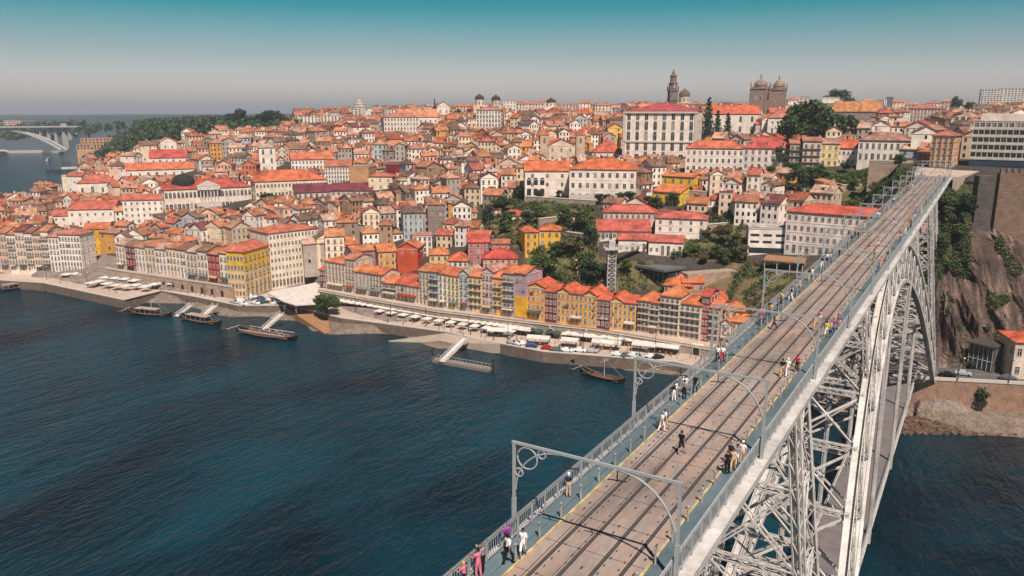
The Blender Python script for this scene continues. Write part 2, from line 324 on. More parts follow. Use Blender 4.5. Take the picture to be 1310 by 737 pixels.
# ---------------------------------------------------------------- river
def make_water():
    m = bpy.data.materials.new('river_water'); m.use_nodes = True; t = m.node_tree; N = t.nodes; L = t.links
    b = N['Principled BSDF']; b.inputs['Roughness'].default_value = .12; b.inputs['IOR'].default_value = 1.33; b.inputs['Specular IOR Level'].default_value = .3
    geo = N.new('ShaderNodeNewGeometry')
    def mp(sc, rz):
        x = N.new('ShaderNodeMapping'); x.inputs['Scale'].default_value = sc; x.inputs['Rotation'].default_value = (0, 0, R(rz)); L.new(geo.outputs['Position'], x.inputs[0]); return x.outputs[0]
    def nz(v, s, d=3, dist=0):
        x = N.new('ShaderNodeTexNoise'); x.inputs['Scale'].default_value = s; x.inputs['Detail'].default_value = d; x.inputs['Distortion'].default_value = dist; L.new(v, x.inputs['Vector']); return x.outputs['Fac']
    big = nz(mp((1, .6, 1), 40), .018, 5, 1.0)
    cr = N.new('ShaderNodeValToRGB'); cr.color_ramp.elements[0].position = .36; cr.color_ramp.elements[0].color = (.0013, .008, .014, 1)
    cr.color_ramp.elements[1].position = .66; cr.color_ramp.elements[1].color = (.0015, .038, .056, 1)
    L.new(big, cr.inputs[0]); L.new(cr.outputs[0], b.inputs['Base Color'])
    a = nz(mp((1, .36, 1), 0), .36, 3, 1.1); c = nz(mp((1, .5, 1), 0), 1.3, 4, .6); e = nz(mp((1, .4, 1), 0), .11, 3, 1.2)
    s1 = N.new('ShaderNodeMath'); s1.operation = 'MULTIPLY_ADD'; s1.inputs[1].default_value = .35; L.new(c, s1.inputs[0]); L.new(a, s1.inputs[2])
    s2 = N.new('ShaderNodeMath'); s2.operation = 'MULTIPLY_ADD'; s2.inputs[1].default_value = 1.2; L.new(e, s2.inputs[0]); L.new(s1.outputs[0], s2.inputs[2])
    bp = N.new('ShaderNodeBump'); bp.inputs['Strength'].default_value = .8; bp.inputs['Distance'].default_value = 1.15
    L.new(s2.outputs[0], bp.inputs['Height']); L.new(bp.outputs[0], b.inputs['Normal'])
    mb = MB(); mb.add([(-9000, -600, 0), (4000, -600, 0), (4000, 9000, 0), (-9000, 9000, 0)], [(0, 1, 2, 3)])
    tag(mb.build('river', m), kind='structure')
make_water()
# ---------------------------------------------------------------- quay
def make_quay():
    edge = [(-140, 350), (54, 362), (158, 384), (206, 372), (250, 380), (304, 391), (364, 391), (400, 398), (436, 407), (571, 425), (609, 434), (694, 450), (760, 455), (860, 463), (930, 478), (1040, 498), (1120, 512)]
    back = [(1120, 470), (1000, 455), (903, 438), (815, 426), (672, 409), (560, 395), (415, 365), (300, 362), (150, 347), (54, 340), (-140, 332)]
    mb = MB(); e = [hp(x, y, 3.8) for x, y in edge]; bk = [hp(x, y, 3.8) for x, y in back]
    mb.prism([(p.x, p.y) for p in e + bk], -3, 3.8)
    for i in range(2, len(mb.m)): mb.m[i] = 1; mb.c[i] = (.55, .5, .47)
    q = mb.build('quay', [M['quay'], M['stone']]); tag(q, kind='structure')
    # stone kerb along the water
    mb = MB()
    for a, b in zip(e[:-1], e[1:]): mb.bar(a + Vector((0, .3, .1)), b + Vector((0, .3, .1)), .7, .35)
    tag(mb.build('quay_kerb', [M['trim']]), kind='structure')
    # sloping landing ramps running down into the water
    for i, (a, b, c, d) in enumerate([((363, 392), (392, 389), (434, 420), (416, 427)), ((571, 426), (640, 440), (560, 438), (497, 436)), ((866, 463), (905, 452), (900, 464), (835, 466))]):
        mb = MB(); A, B = hp(*a, 3.9), hp(*b, 3.9); Cc, Dd = hp(*c, .3), hp(*d, .3)
        mb.add([A, B, Cc, Dd] + [p + Vector((0, 0, -3.5)) for p in (A, B, Cc, Dd)], [(3, 2, 1, 0), (0, 1, 5, 4), (1, 2, 6, 5), (2, 3, 7, 6), (3, 0, 4, 7), (4, 5, 6, 7)], 0, srgb('#d8b48f') if i != 1 else (1, 1, 1))
        tag(mb.build('landing_ramp', [M['quay']]), kind='structure')
    # upper promenade behind the arcaded wall (top at 9.5 m)
    wl = [(408, 385), (470, 397), (560, 413), (672, 427.5), (760, 437.5), (830, 446), (925, 459)]
    w = [hp(x, y, 3.8) for x, y in wl]; tops = [8.3, 8.3, 8.3, 8.3, 8.3, 7.3, 6.2]; bk = [hp(x, y, 8.3) for x, y in [(930, 420), (815, 412), (672, 398), (560, 382), (410, 357)]]
    mb = MB(); mb.prism([(p.x, p.y) for p in w + bk], 3, tops + [6.2, 7.5, 8.3, 8.3, 8.3]); tag(mb.build('promenade', [M['quay']]), kind='structure')
    t = empty('arcaded_wall', w[3], 0, 'long granite retaining wall with dark arched doorways along the quay below the coloured houses', 'wall')
    mb = MB(); ar = MB(); cop = MB(); par = MB(); arches = []
    for wi, (a, b) in enumerate(zip(w[:-1], w[1:])):
        ha, hb = tops[wi] - 3.2, tops[wi + 1] - 3.2; d = b - a; L_ = d.length; u = d.normalized(); n = Vector((u.y, -u.x, 0))
        up = Vector((0, 0, 1)); o = w[3]
        mb.add([a + n * .3 - o - up, b + n * .3 - o - up, b + n * .3 + up * hb - o, a + n * .3 + up * ha - o, a - n * .3 - o - up, b - n * .3 - o - up, b - n * .3 + up * hb - o, a - n * .3 + up * ha - o],
               [(0, 1, 2, 3), (3, 2, 6, 7), (4, 7, 6, 5), (0, 3, 7, 4), (1, 5, 6, 2)])
        cop.bar(a + n * .35 + up * (ha - .6) - o, b + n * .35 + up * (hb - .6) - o, .4, .3)
        k = 0; s_ = 3.
        while s_ < L_ - 2.5:
            arches.append((a + u * s_ + n * .34, u, n, random.choice((1.1, 1.3, 1.5, .8)))); s_ += random.uniform(5, 8.5)
    mb.build('wall_face', [M['stone']], t); cop.build('coping', [M['trim']], t)
    for p, u, n, hw in arches:
        m_ = MB(); hw *= .85; H = 1.9 if hw > 1 else 1.6; pts = [(-hw, 0), (hw, 0)] + [(hw * math.cos(q), H + hw * math.sin(q)) for q in [math.pi * k / 8 for k in range(9)]]
        m_.add([u * x + Vector((0, 0, z)) for x, z in pts], [tuple(range(len(pts)))]);
        fr = [(hw + .02, 0)] + [(hw * 1.12 * math.cos(q), H + hw * 1.12 * math.sin(q)) for q in [math.pi * k / 8 for k in range(9)]] + [(-hw - .02, 0)]
        for (x0, z0), (x1, z1) in zip(fr[:-1], fr[1:]): m_.bar(u * x0 + n * .05 + Vector((0, 0, z0)), u * x1 + n * .05 + Vector((0, 0, z1)), .18, .3, 1, up=n)
        o = m_.build('archway', [M['dark'], M['trim']], t); o.location = p - w[3]  # flat dark sheet on the wall paints the shade inside the arch
make_quay()
# ---------------------------------------------------------------- the iron bridge
UB = .65; ZD = 62.0
def make_bridge():
    t = empty('iron_arch_bridge', (UB, 155, 0), 0, 'two-level iron arch bridge with grey lattice ribs and tram tracks on top', 'bridge')
    O = Vector((UB, 155, 0))
    S = [M['steel']]; T0, T1 = 8, 306
    W = (1, 1, 1)
    def P(u, tt, z): return Vector((u, tt - 155, z))
    # deck slab, walkways, tracks
    mb = MB(); mb.box(-4.2, 4.2, T0 - 155, T1 - 155, 61.2, 61.82); mb.build('upper_deck', [M['conc']], t)
    mb = MB(); mb.box(-2.8, 2.85, T0 - 155, T1 - 155, 61.824, 61.96)
    o = mb.build('track_bed', [M['track']], t)
    mb = MB(); Y = T0
    while Y < T1:
        mb.box(-2.78, 2.83, Y - 155, Y - 154.97, 61.962, 61.968); Y += 3.05
    Y = T0
    while Y < 170:
        for cx in (-1.15, 0.72 - .02, 1.95 - .02):
            pass
        for cx in (-1.2, 1.3):
            for q in (-.38, .38):
                if random.random() < .8: mb.box(cx + q - .03, cx + q + .03, Y - 155, Y - 154.8, 61.962, 61.972)
        for cx in (-2.4, .05, 2.45):
            if random.random() < .5: mb.box(cx - .04, cx + .04, Y - 155, Y - 154.75, 61.962, 61.972)
        Y += .76
    mb.build('slab_joints', [M['dark']], o)
    for cx in (-1.85, -.6, .7, 1.95):
        mb = MB(); mb.box(cx - .095, cx + .095, T0 - 155, T1 - 155, 61.964, 61.974); mb.box(cx - .02, cx + .02, T0 - 155, T1 - 155, 61.976, 61.985, 1, (.3, .28, .27))
        mb.build('tram_rail', [M['dark'], M['steel']], t)
    for s in (-1, 1):
        a, b = sorted((s * 2.87, s * 4.12)); mb = MB(); mb.box(a, b, T0 - 155, T1 - 155, 61.824, 62.0); mb.build('walkway', [M['walk']], t)
        a, b = sorted((s * 2.76, s * 2.89)); mb = MB(); mb.box(a, b, T0 - 155, T1 - 155, 61.966, 62.035 + .002 * s); mb.build('yellow_kerb', [M['yellow']], t)
        # ledge & fascia girder
        mb = MB()
        a, b = sorted((s * 4.1, s * 4.85)); mb.box(a, b, T0 - 155, T1 - 155, 61.62, 61.8)
        a, b = sorted((s * 4.62, s * 4.8)); mb.box(a, b, T0 - 155, T1 - 155, 61.2, 61.6)
        Y = T0
        while Y < T1:
            mb.bar(P(s * 4.75, Y, 61.55), P(s * 3.3, Y, 60.2), .12, .18); mb.bar(P(s * 4.7, Y, 61.5), P(s * 3.3, Y, 61.5), .14, .2); Y += 2.0
        mb.build('cornice', S, t)
        # railing: posts, rails, balusters
        x = s * 4.2; mb = MB(); Y = T0
        mb.bar(P(x, T0, 63.12), P(x, T1, 63.12), .09, .08); mb.bar(P(x, T0, 62.95), P(x, T1, 62.95), .04, .04); mb.bar(P(x, T0, 62.08), P(x, T1, 62.08), .05, .05)
        while Y < T1:
            mb.bar(P(x, Y, 61.8), P(x, Y, 63.15), .09, .09); Y += 1.5
        Y = T0
        while Y < T1:
            mb.bar(P(x, Y, 62.08), P(x, Y, 62.95), .026, .026); Y += .21 if Y < 130 else .4
        mb.build('railing', [M['rail']], t)
        # main deck girder: lattice 3.4 m deep
        x = s * 2.9; mb = MB(); G0, G1 = 58.0, 61.1
        for z, h in ((G0, .3), (G1, .35)): mb.bar(P(x, T0, z), P(x, T1, z), .55, h)
        Y = T0; k = 0
        while Y < T1 - 1:
            mb.bar(P(x, Y, G0), P(x, Y, G1), .3, .2)
            mb.bar(P(x, Y, G0), P(x, Y + 3, G1), .16, .2); mb.bar(P(x, Y, G1), P(x, Y + 3, G0), .16, .2); Y += 3
        mb.build('deck_girder', S, t)
    mb = MB(); Y = T0
    while Y < T1 - 3:
        mb.bar(P(-3.3, Y, 60.9), P(3.3, Y, 60.9), .25, .6); mb.bar(P(-2.9, Y, 58), P(2.9, Y, 58), .2, .25)
        mb.bar(P(-2.9, Y, 58), P(2.9, Y, 61), .14, .14); mb.bar(P(2.9, Y, 58), P(-2.9, Y, 61), .14, .14); Y += 3
    mb.build('floor_beams', S, t)
    # arch
    HS = 84.; TC = 155.
    def zi(a): return 53.0 - 45.5 * abs(a) ** 1.8
    def ze(a): return 59.2 - 43.5 * abs(a) ** 2.0 if abs(a) < .93 else 59.2 - 43.5 * abs(a) ** 2.0
    def uu(z): return 2.4 + 6.4 * min(1.15, max(0, (60 - z) / 52.))
    n = 22; A = [-1 + 2 * i / n for i in range(n + 1)]
    for s in (-1, 1):
        I = [P(s * uu(zi(a)), TC + HS * a, zi(a)) for a in A]; E_ = [P(s * uu(ze(a)), TC + HS * a, ze(a)) for a in A]
        fine = [-1 + i / 40 for i in range(81)]
        for f in (zi, ze):
            ch = MB(); q = [P(s * uu(f(a)), TC + HS * a, f(a)) for a in fine]
            for a, b in zip(q[:-1], q[1:]):
                d = (b - a).normalized(); ch.bar(a - d * .15, b + d * .15, 1.0, .14)   # flange plate
                nrm = Vector((0, -d.z, d.y)); sg = -1 if f is zi else 1
                for e in (-.2, .2): ch.bar(a + nrm * sg * .1 * -1 + Vector((e, 0, 0)), b + nrm * sg * .1 * -1 + Vector((e, 0, 0)), .06, .12, 0, (.8, .8, .8))
                for e in (-.5, .5): ch.bar(a - nrm * sg * .35 * -1 + Vector((e, 0, 0)), b - nrm * sg * .35 * -1 + Vector((e, 0, 0)), .1, .7)
            ch.build('arch_chord', S, t)
        wb = MB()
        for i in range(n + 1):
            lat(wb, I[i], E_[i], .6, .5, .09)
            if i < n: lat(wb, I[i], E_[i + 1], .4, .35); lat(wb, E_[i], I[i + 1], .4, .35)
        wb.build('arch_web', S, t)
    lb = MB()
    for f in (zi, ze):
        q = [(P(-uu(f(a)), TC + HS * a, f(a)), P(uu(f(a)), TC + HS * a, f(a))) for a in A]
        for i in range(n + 1):
            lat(lb, q[i][0], q[i][1], .45, .6, .09)
            if i < n: lb.bar(q[i][0], q[i + 1][1], .2, .24); lb.bar(q[i][1], q[i + 1][0], .2, .24)
    for i in range(0, n + 1, 1):
        a = A[i]; l, r = P(-uu(zi(a)), TC + HS * a, zi(a)), P(uu(zi(a)), TC + HS * a, zi(a)); l2, r2 = P(-uu(ze(a)), TC + HS * a, ze(a)), P(uu(ze(a)), TC + HS * a, ze(a))
        lb.bar(l, r2, .18, .2); lb.bar(r, l2, .18, .2)
    lb.build('arch_bracing', S, t)
    # piers: four battered legs, struts and crosses
    def pier(tt, ztop, zbot, hw, hb, name, w=.62, step=9.):
        g = empty(name, (0, tt - 155, zbot)); g.parent = t
        def L_(su, sv, z):
            k = (ztop - z) / 50.; return Vector((su * (2.5 + (6.0) * k), sv * (hw + (hb - hw) * k), z - zbot))
        for su in (-1, 1):
            for sv in (-1, 1):
                m_ = MB(); a, b = L_(su, sv, ztop), L_(su, sv, zbot)
                lat(m_, a, b, w * .95, w * .95, .1)
                for e in (-.5, .5): m_.bar(a + Vector((e * w, 0, 0)), b + Vector((e * w, 0, 0)), .1, w * .5)
                m_.build('leg', S, g)
        m_ = MB(); nz_ = max(2, int(round((ztop - zbot) / step))); zs = [ztop + (zbot - ztop) * i / nz_ for i in range(nz_ + 1)]
        for i, z in enumerate(zs):
            for (a, b) in (((-1, -1), (1, -1)), ((1, -1), (1, 1)), ((1, 1), (-1, 1)), ((-1, 1), (-1, -1))):
                lat(m_, L_(*a, z), L_(*b, z), .4, .6, .09)
                if i < nz_:
                    for e in (-.16, .16):
                        m_.bar(L_(*a, z) + Vector((e, e, 0)), L_(*b, zs[i + 1]) + Vector((e, e, 0)), .13, .16); m_.bar(L_(*b, z) + Vector((e, -e, 0)), L_(*a, zs[i + 1]) + Vector((e, -e, 0)), .13, .16)
        m_.build('pier_bracing', S, g)
        return g
    for tt in (70.5, 239.5): pier(tt, 58, 11, 2.0, 4.5, 'tower_pier', .8, 8)
    for tt in (114., 196.): pier(tt, 58, ze((tt + 4 - TC) / HS if tt > TC else (tt - 4 - TC) / HS), 1.6, 2.2, 'spandrel_pier', .5, 5)
    for tt in (28., 262., 284.): pier(tt, 58, 30 if tt < 100 else (36 if tt < 270 else 46), 1.6, 3., 'viaduct_pier', .6, 7)
    # lower deck
    ZL = 11.5
    mb = MB(); mb.box(-3.9, 3.9, -110, 86, ZL - .5, ZL); mb.box(-2.6, 2.6, -110, 86, ZL + .004, ZL + .02, 1); mb.build('lower_deck', [mat('lower_walkway', (.16, .14, .13), .85, n1=(.2, .6)), mat('lower_roadway', (.17, .14, .135), .85, n1=(.2, .5))], t)
    for s in (-1, 1):
        mb = MB(); x = s * 4.1
        for z in (ZL - 1.6, ZL - .05): mb.bar(Vector((x, -110, z)), Vector((x, 86, z)), .3, .25)
        Y = -110
        while Y < 85:
            mb.bar(Vector((x, Y, ZL - 1.6)), Vector((x, Y + 2, ZL)), .12, .12); mb.bar(Vector((x, Y, ZL)), Vector((x, Y + 2, ZL - 1.6)), .12, .12); mb.bar(Vector((x, Y, ZL - 1.6)), Vector((x, Y, ZL)), .14, .14); Y += 2
        mb.build('lower_girder', S, t)
        mb = MB(); mb.bar(Vector((x, -110, ZL + 1.1)), Vector((x, 86, ZL + 1.1)), .1, .08); Y = -110
        while Y < 85: mb.bar(Vector((x, Y, ZL)), Vector((x, Y, ZL + 1.1)), .05, .05); Y += .7
        mb.build('lower_railing', [M['rail']], t)
        for k in (-1.5, -.5, .5, 1.5):
            a = k * 34 / HS; tt = TC + k * 34
            m_ = MB(); m_.bar(P(s * 4.25, tt, ZL - 1.8), P(s * min(4.0, uu(zi(a)) + .2), tt, zi(a)), .34, .34)
            for e in (-.17, .17): m_.bar(P(s * 4.25 + e, tt, ZL - 1.8), P(s * 4. + e, tt, zi(a)), .06, .44)
            m_.build('hanger', S, t)
    # granite abutments under the arch feet
    for tt in (60., 247.):
        mb = MB(); mb.prism([(-12, tt - 155 - 9), (12, tt - 155 - 9), (12, tt - 155 + 9), (-12, tt - 155 + 9)], -3, 8.6)
        mb.box(-12.5, 12.5, tt - 155 - 9.5, tt - 155 + 9.5, 8.6, 9.5, 0, (1.2, 1.2, 1.2)); mb.build('masonry_abutment', [M['stone']], t)
    mb = MB(); mb.prism([(-5.2, T1 - 155 - 6), (5.2, T1 - 155 - 6), (5.2, T1 - 155 + 9), (-5.2, T1 - 155 + 9)], 38, 61.1); mb.build('masonry_abutment', [M['stone']], t)
make_bridge()
# ---------------------------------------------------------------- overhead line gantries, bollards
def make_gantries():
    g0 = None; ts = [32.0, 48.2, 66.0, 84.2, 101.6, 119, 137, 155, 173, 191, 209, 227, 245, 263, 281, 299]
    t = empty('line_gantry', (UB, 0, 61.8), 0)
    a, b, H = -4.42, 4.42, 5.3
    for x in (a, b):
        mb = MB(); mb.bar((x, 0, 0), (x, 0, H), .13, .14); mb.bar((x, 0, 0), (x, 0, 2.2), .19, .19); mb.build('post', [M['gantry']], t)
    mb = MB(); mb.bar((a - .12, 0, H), (b + .12, 0, H), .11, .14); mb.build('crossbeam', [M['gantry']], t)
    # left bracket with rings, right one a plain quarter curve
    mb = MB(); pts = []
    for k in range(13):
        q = math.pi / 2 * k / 12; pts.append(Vector((a + 2.6 - 2.5 * math.cos(q), 0, H - 2.6 + 2.5 * math.sin(q))))
    mb.tube(pts, .05, 6)
    def ring(cx, cz, r):
        mb.tube([(cx + r * math.cos(q), 0, cz + r * math.sin(q)) for q in [2 * math.pi * k / 18 for k in range(19)]], .045, 6)
    ring(a + .78, H - .72, .58); ring(a + 1.62, H - .32, .22); ring(a + .3, H - 1.6, .22)
    mb.build('ring_bracket', [M['gantry']], t)
    mb = MB(); mb.tube([(b - 3.1 + 3.0 * math.sin(q), 0, H - 3.1 + 3.0 * math.cos(q)) for q in [math.pi / 2 * k / 14 for k in range(15)]], .06, 6); mb.build('curved_bracket', [M['gantry']], t)
    for cx in (-1.22, 1.32):
        mb = MB(); mb.bar((cx, 0, H), (cx, 0, H - .7), .05); mb.bar((cx - .5, 0, H - .7), (cx + .5, 0, H - .6), .05); mb.build('insulator_arm', [M['dark']], t)
    place = ['standing nearest in front, over the people leaning on the railing', 'second from the near end']
    for i, y in enumerate(ts):
        o = t if i == 0 else copy_tree(t); o.location = (UB, y, 61.8); o.name = 'line_gantry'
        tag(o, 'grey overhead line gantry with ring bracket, %s across the tram tracks' % ('nearest to the camera' if i == 0 else nth(i + 1) + ' one along'), 'gantry', 'overhead line gantries across the bridge deck')
    for k, cx in enumerate((UB - 1.22, UB + 1.32)):
        mb = MB(); mb.tube([(0, y, -.02 if j % 2 else 0) for j, y in enumerate([8] + ts + [305])], .014, 5)
        tag(mb.build('overhead_wire', [M['dark']], None, loc=(cx, 0, 66.4)), 'thin black overhead wire running above the %s tram track' % ('left' if k == 0 else 'right'), 'wire')
    bo = MB(); bo.lathe(0, 0, [(.06, 0), (.06, .78), (.085, .8), (.085, .86), (.05, .92)], 10, 0, (.62, .62, .6)); bo_me = bo.mesh('bollard', [M['steel']], False)
    mats = [M['rail']]
    for s, nm in ((-1, 'left'), (1, 'right')):
        y = 29.8 if s < 0 else 30.6; k = 0
        while y < 300:
            o = link('bollard', bo_me, None, (UB + s * 3.02, y, 62.0)); k += 1
            tag(o, 'short grey steel bollard, %s along the %s-hand yellow kerb line' % (nth(k), nm), 'bollard', 'bollards beside the yellow kerb lines'); y += 2.42
make_gantries()
# ---------------------------------------------------------------- building kit
WCOL = [('white', '#f4ece3', 15), ('cream', '#ecd9bf', 6), ('pale pink', '#e3bfae', 3), ('ochre', '#d9a458', 1.2), ('grey', '#b3a8a3', 3), ('beige', '#d6c0a6', 4), ('yellow', '#e3c06a', .6), ('pale blue', '#b4c0c6', 1), ('terracotta', '#bf7152', .6), ('stone', '#94877b', 1.5), ('sepia', '#a88d74', 1), ('dark red', '#8c3340', .5)]
RCOL = [('orange', '#c77a52', 7), ('salmon', '#c98a6c', 5), ('red', '#b85c42', 3), ('brown', '#946650', 4), ('dusty pink', '#c79c86', 3), ('maroon', '#84403c', .5), ('weathered', '#7c5f50', 3)]
def wpick(L): return random.choices(L, [q[2] for q in L])[0]
def jit(c, a=.08):
    k = 1 + random.uniform(-a, a); return tuple(min(1, v * k * (1 + random.uniform(-.03, .03))) for v in c)
WIN = {}
def window_mesh(w, h, rail=False, arch=False, shutter=False):
    key = (round(w, 1), round(h, 1), rail, arch)
    if key in WIN: return WIN[key]
    w, h = key[0], key[1]; mb = MB(); f = .13
    mb.box(-w / 2 - f, -w / 2, -.1, .06, -f, h + f, 1); mb.box(w / 2, w / 2 + f, -.1, .06, -f, h + f, 1)
    mb.box(-w / 2, w / 2, -.1, .06, h, h + f, 1); mb.box(-w / 2 - .05, w / 2 + .05, -.16, .06, -f, 0, 1)
    mb.quad((-w / 2, -.03, 0), (w / 2, -.03, 0), (w / 2, -.03, h), (-w / 2, -.03, h), 0)
    mb.box(-.035, .035, -.06, -.032, 0, h, 2); mb.box(-w / 2, w / 2, -.06, -.034, h * .66, h * .66 + .06, 2)
    if arch:
        n = 8; mb.add([(w / 2 * math.cos(math.pi * k / n), -.03, h + w / 2 * math.sin(math.pi * k / n)) for k in range(n + 1)], [tuple(range(n + 1))], 0)
        for k in range(n):
            a0, a1 = math.pi * k / n, math.pi * (k + 1) / n; q = w / 2 + f / 2
            mb.bar((q * math.cos(a0), -.03, h + q * math.sin(a0)), (q * math.cos(a1), -.03, h + q * math.sin(a1)), .16, f, 1, up=(0, 1, 0))
    if rail:
        mb.box(-w / 2 - .15, w / 2 + .15, -.42, 0, -.12, 0, 1)
        for k in range(4): mb.box(-w / 2 - .1 + (w + .2) * k / 3 - .012, -w / 2 - .1 + (w + .2) * k / 3 + .012, -.4, -.37, 0, .9, 3)
        mb.box(-w / 2 - .12, w / 2 + .12, -.41, -.36, .88, .95, 3)
    WIN[key] = mb.mesh('window', [M['glass'], M['trim'], M['wtrim'], M['iron']])
    return WIN[key]
def roof_mb(w, d, H, rh, kind, oh=.45, rc=(1, 1, 1)):
    mb = MB(); x0, x1, y0, y1 = -w / 2 - oh, w / 2 + oh, -oh, d + oh; z = H - .02; t = .22
    if kind == 'flat':
        mb.box(-w / 2 - .1, w / 2 + .1, -.1, d + .1, H, H + .35, 0, rc); return mb
    if kind == 'gable':      # ridge along x
        ym = d / 2; vs = [(x0, y0, z), (x1, y0, z), (x1, ym, z + rh), (x0, ym, z + rh), (x0, y1, z), (x1, y1, z)]
        tp = [(a, b, c + t) for a, b, c in vs]
        mb.add(vs + tp, [(6, 7, 8, 9), (9, 8, 11, 10), (0, 3, 2, 1), (3, 4, 5, 2), (0, 1, 7, 6), (5, 4, 10, 11), (0, 6, 9, 3), (3, 9, 10, 4), (1, 2, 8, 7), (2, 5, 11, 8)], 0, rc)
        mb.bar((x0, ym, z + rh + t), (x1, ym, z + rh + t), .35, .18, 0, tuple(v * .85 for v in rc))
    elif kind == 'cross':    # ridge along y, gable to the front
        xm = 0; vs = [(x0, y0, z), (x0, y1, z), (xm, y1, z + rh), (xm, y0, z + rh), (x1, y0, z), (x1, y1, z)]
        tp = [(a, b, c + t) for a, b, c in vs]
        mb.add(vs + tp, [(6, 9, 8, 7), (9, 10, 11, 8), (0, 1, 2, 3), (3, 2, 5, 4), (0, 6, 7, 1), (4, 5, 11, 10), (0, 3, 9, 6), (3, 4, 10, 9), (1, 7, 8, 2), (2, 8, 11, 5)], 0, rc)
        mb.bar((xm, y0, z + rh + t), (xm, y1, z + rh + t), .35, .18, 0, tuple(v * .85 for v in rc))
    elif kind == 'hip':
        k = min(w, d) / 2 + oh
        if w >= d: a, b = (x0 + k, d / 2, z + rh + t), (x1 - k, d / 2, z + rh + t)
        else: a, b = (0, y0 + k, z + rh + t), (0, y1 - k, z + rh + t)
        e = [(x0, y0, z), (x1, y0, z), (x1, y1, z), (x0, y1, z)]; e2 = [(p[0], p[1], p[2] + t) for p in e]
        vs = e + e2 + [a, b]
        if w >= d: fs = [(4, 5, 9, 8), (5, 6, 9), (6, 7, 8, 9), (7, 4, 8)]
        else: fs = [(4, 5, 8), (5, 6, 9, 8), (6, 7, 9), (7, 4, 8, 9)]
        mb.add(vs, fs + [(3, 2, 1, 0), (0, 1, 5, 4), (1, 2, 6, 5), (2, 3, 7, 6), (3, 0, 4, 7)], 0, rc)
        lc = tuple(v * .85 for v in rc); mb.bar(a, b, .35, .18, 0, lc)
        for p, q in zip([e2[0], e2[1], e2[2], e2[3]], ([a, b, b, a] if w >= d else [a, a, b, b])): mb.bar(p, q, .28, .15, 0, lc)
    elif kind == 'shed':
        mb.add([(x0, y0, z), (x1, y0, z), (x1, y1, z + rh), (x0, y1, z + rh), (x0, y0, z + t), (x1, y0, z + t), (x1, y1, z + rh + t), (x0, y1, z + rh + t)],
               [(3, 2, 1, 0), (4, 5, 6, 7), (0, 1, 5, 4), (1, 2, 6, 5), (2, 3, 7, 6), (3, 0, 4, 7)], 0, rc)
    return mb
def clutter(mb, w, d, H, rh, m=0, each=None):
    for i in range(random.choice((1, 2, 2, 3, 4))):
        if each: mb = MB()
        x = random.uniform(-w * .42, w * .42); y = random.uniform(.1, .9) * d; s = random.uniform(.3, .8); t = H + rh * random.uniform(.5, 1.0) + random.uniform(.3, 1.1); c = random.choice((srgb('#e8ded2'), srgb('#8d7667'), srgb('#3a3532'), srgb('#c9b8a8'), srgb('#b46a4c')))
        mb.box(x - s, x + s, y - s * .7, y + s * .7, H - .3, t, m, c)
        if random.random() < .5: mb.box(x - s * 1.15, x + s * 1.15, y - s * .9, y + s * .9, t, t + .15, m, tuple(v * .6 for v in c))
        if each: each(mb)
    if not each and random.random() < .3:
        x, y = random.uniform(-w * .3, w * .3), d * .5; mb.box(x - .04, x + .04, y - .04, y + .04, H, H + rh + 3, m, (.1, .1, .1)); mb.box(x - .6, x + .6, y - .03, y + .03, H + rh + 2.6, H + rh + 2.66, m, (.1, .1, .1))
def wall_mb(w, d, H, rh, kind, wc, found=5, base=None, bh=0):
    mb = MB(); mb.box(-w / 2, w / 2, 0, d, -found, H, 0, wc)
    if kind == 'gable':
        for x, s in ((-w / 2, 1), (w / 2, -1)): mb.add([(x, 0, H), (x, d, H), (x, d / 2, H + rh)], [(0, 1, 2) if s < 0 else (2, 1, 0)], 0, wc)
    elif kind == 'cross':
        for y, s in ((0, 1), (d, -1)): mb.add([(-w / 2, y, H), (w / 2, y, H), (0, y, H + rh)], [(0, 1, 2) if s > 0 else (2, 1, 0)], 0, wc)
    elif kind == 'shed':
        mb.add([(-w / 2, d, H), (w / 2, d, H), (w / 2, d, H + rh), (-w / 2, d, H + rh), (-w / 2, 0, H), (w / 2, 0, H)], [(1, 0, 3, 2), (0, 4, 3), (1, 2, 5)], 0, wc)
    if base: mb.box(-w / 2 - .06, w / 2 + .06, -.06, d + .06, -found, bh, 1, base)
    mb.box(-w / 2 - .14, w / 2 + .14, -.14, d + .14, H - .45, H - .2, 1, (.85, .83, .8))
    return mb
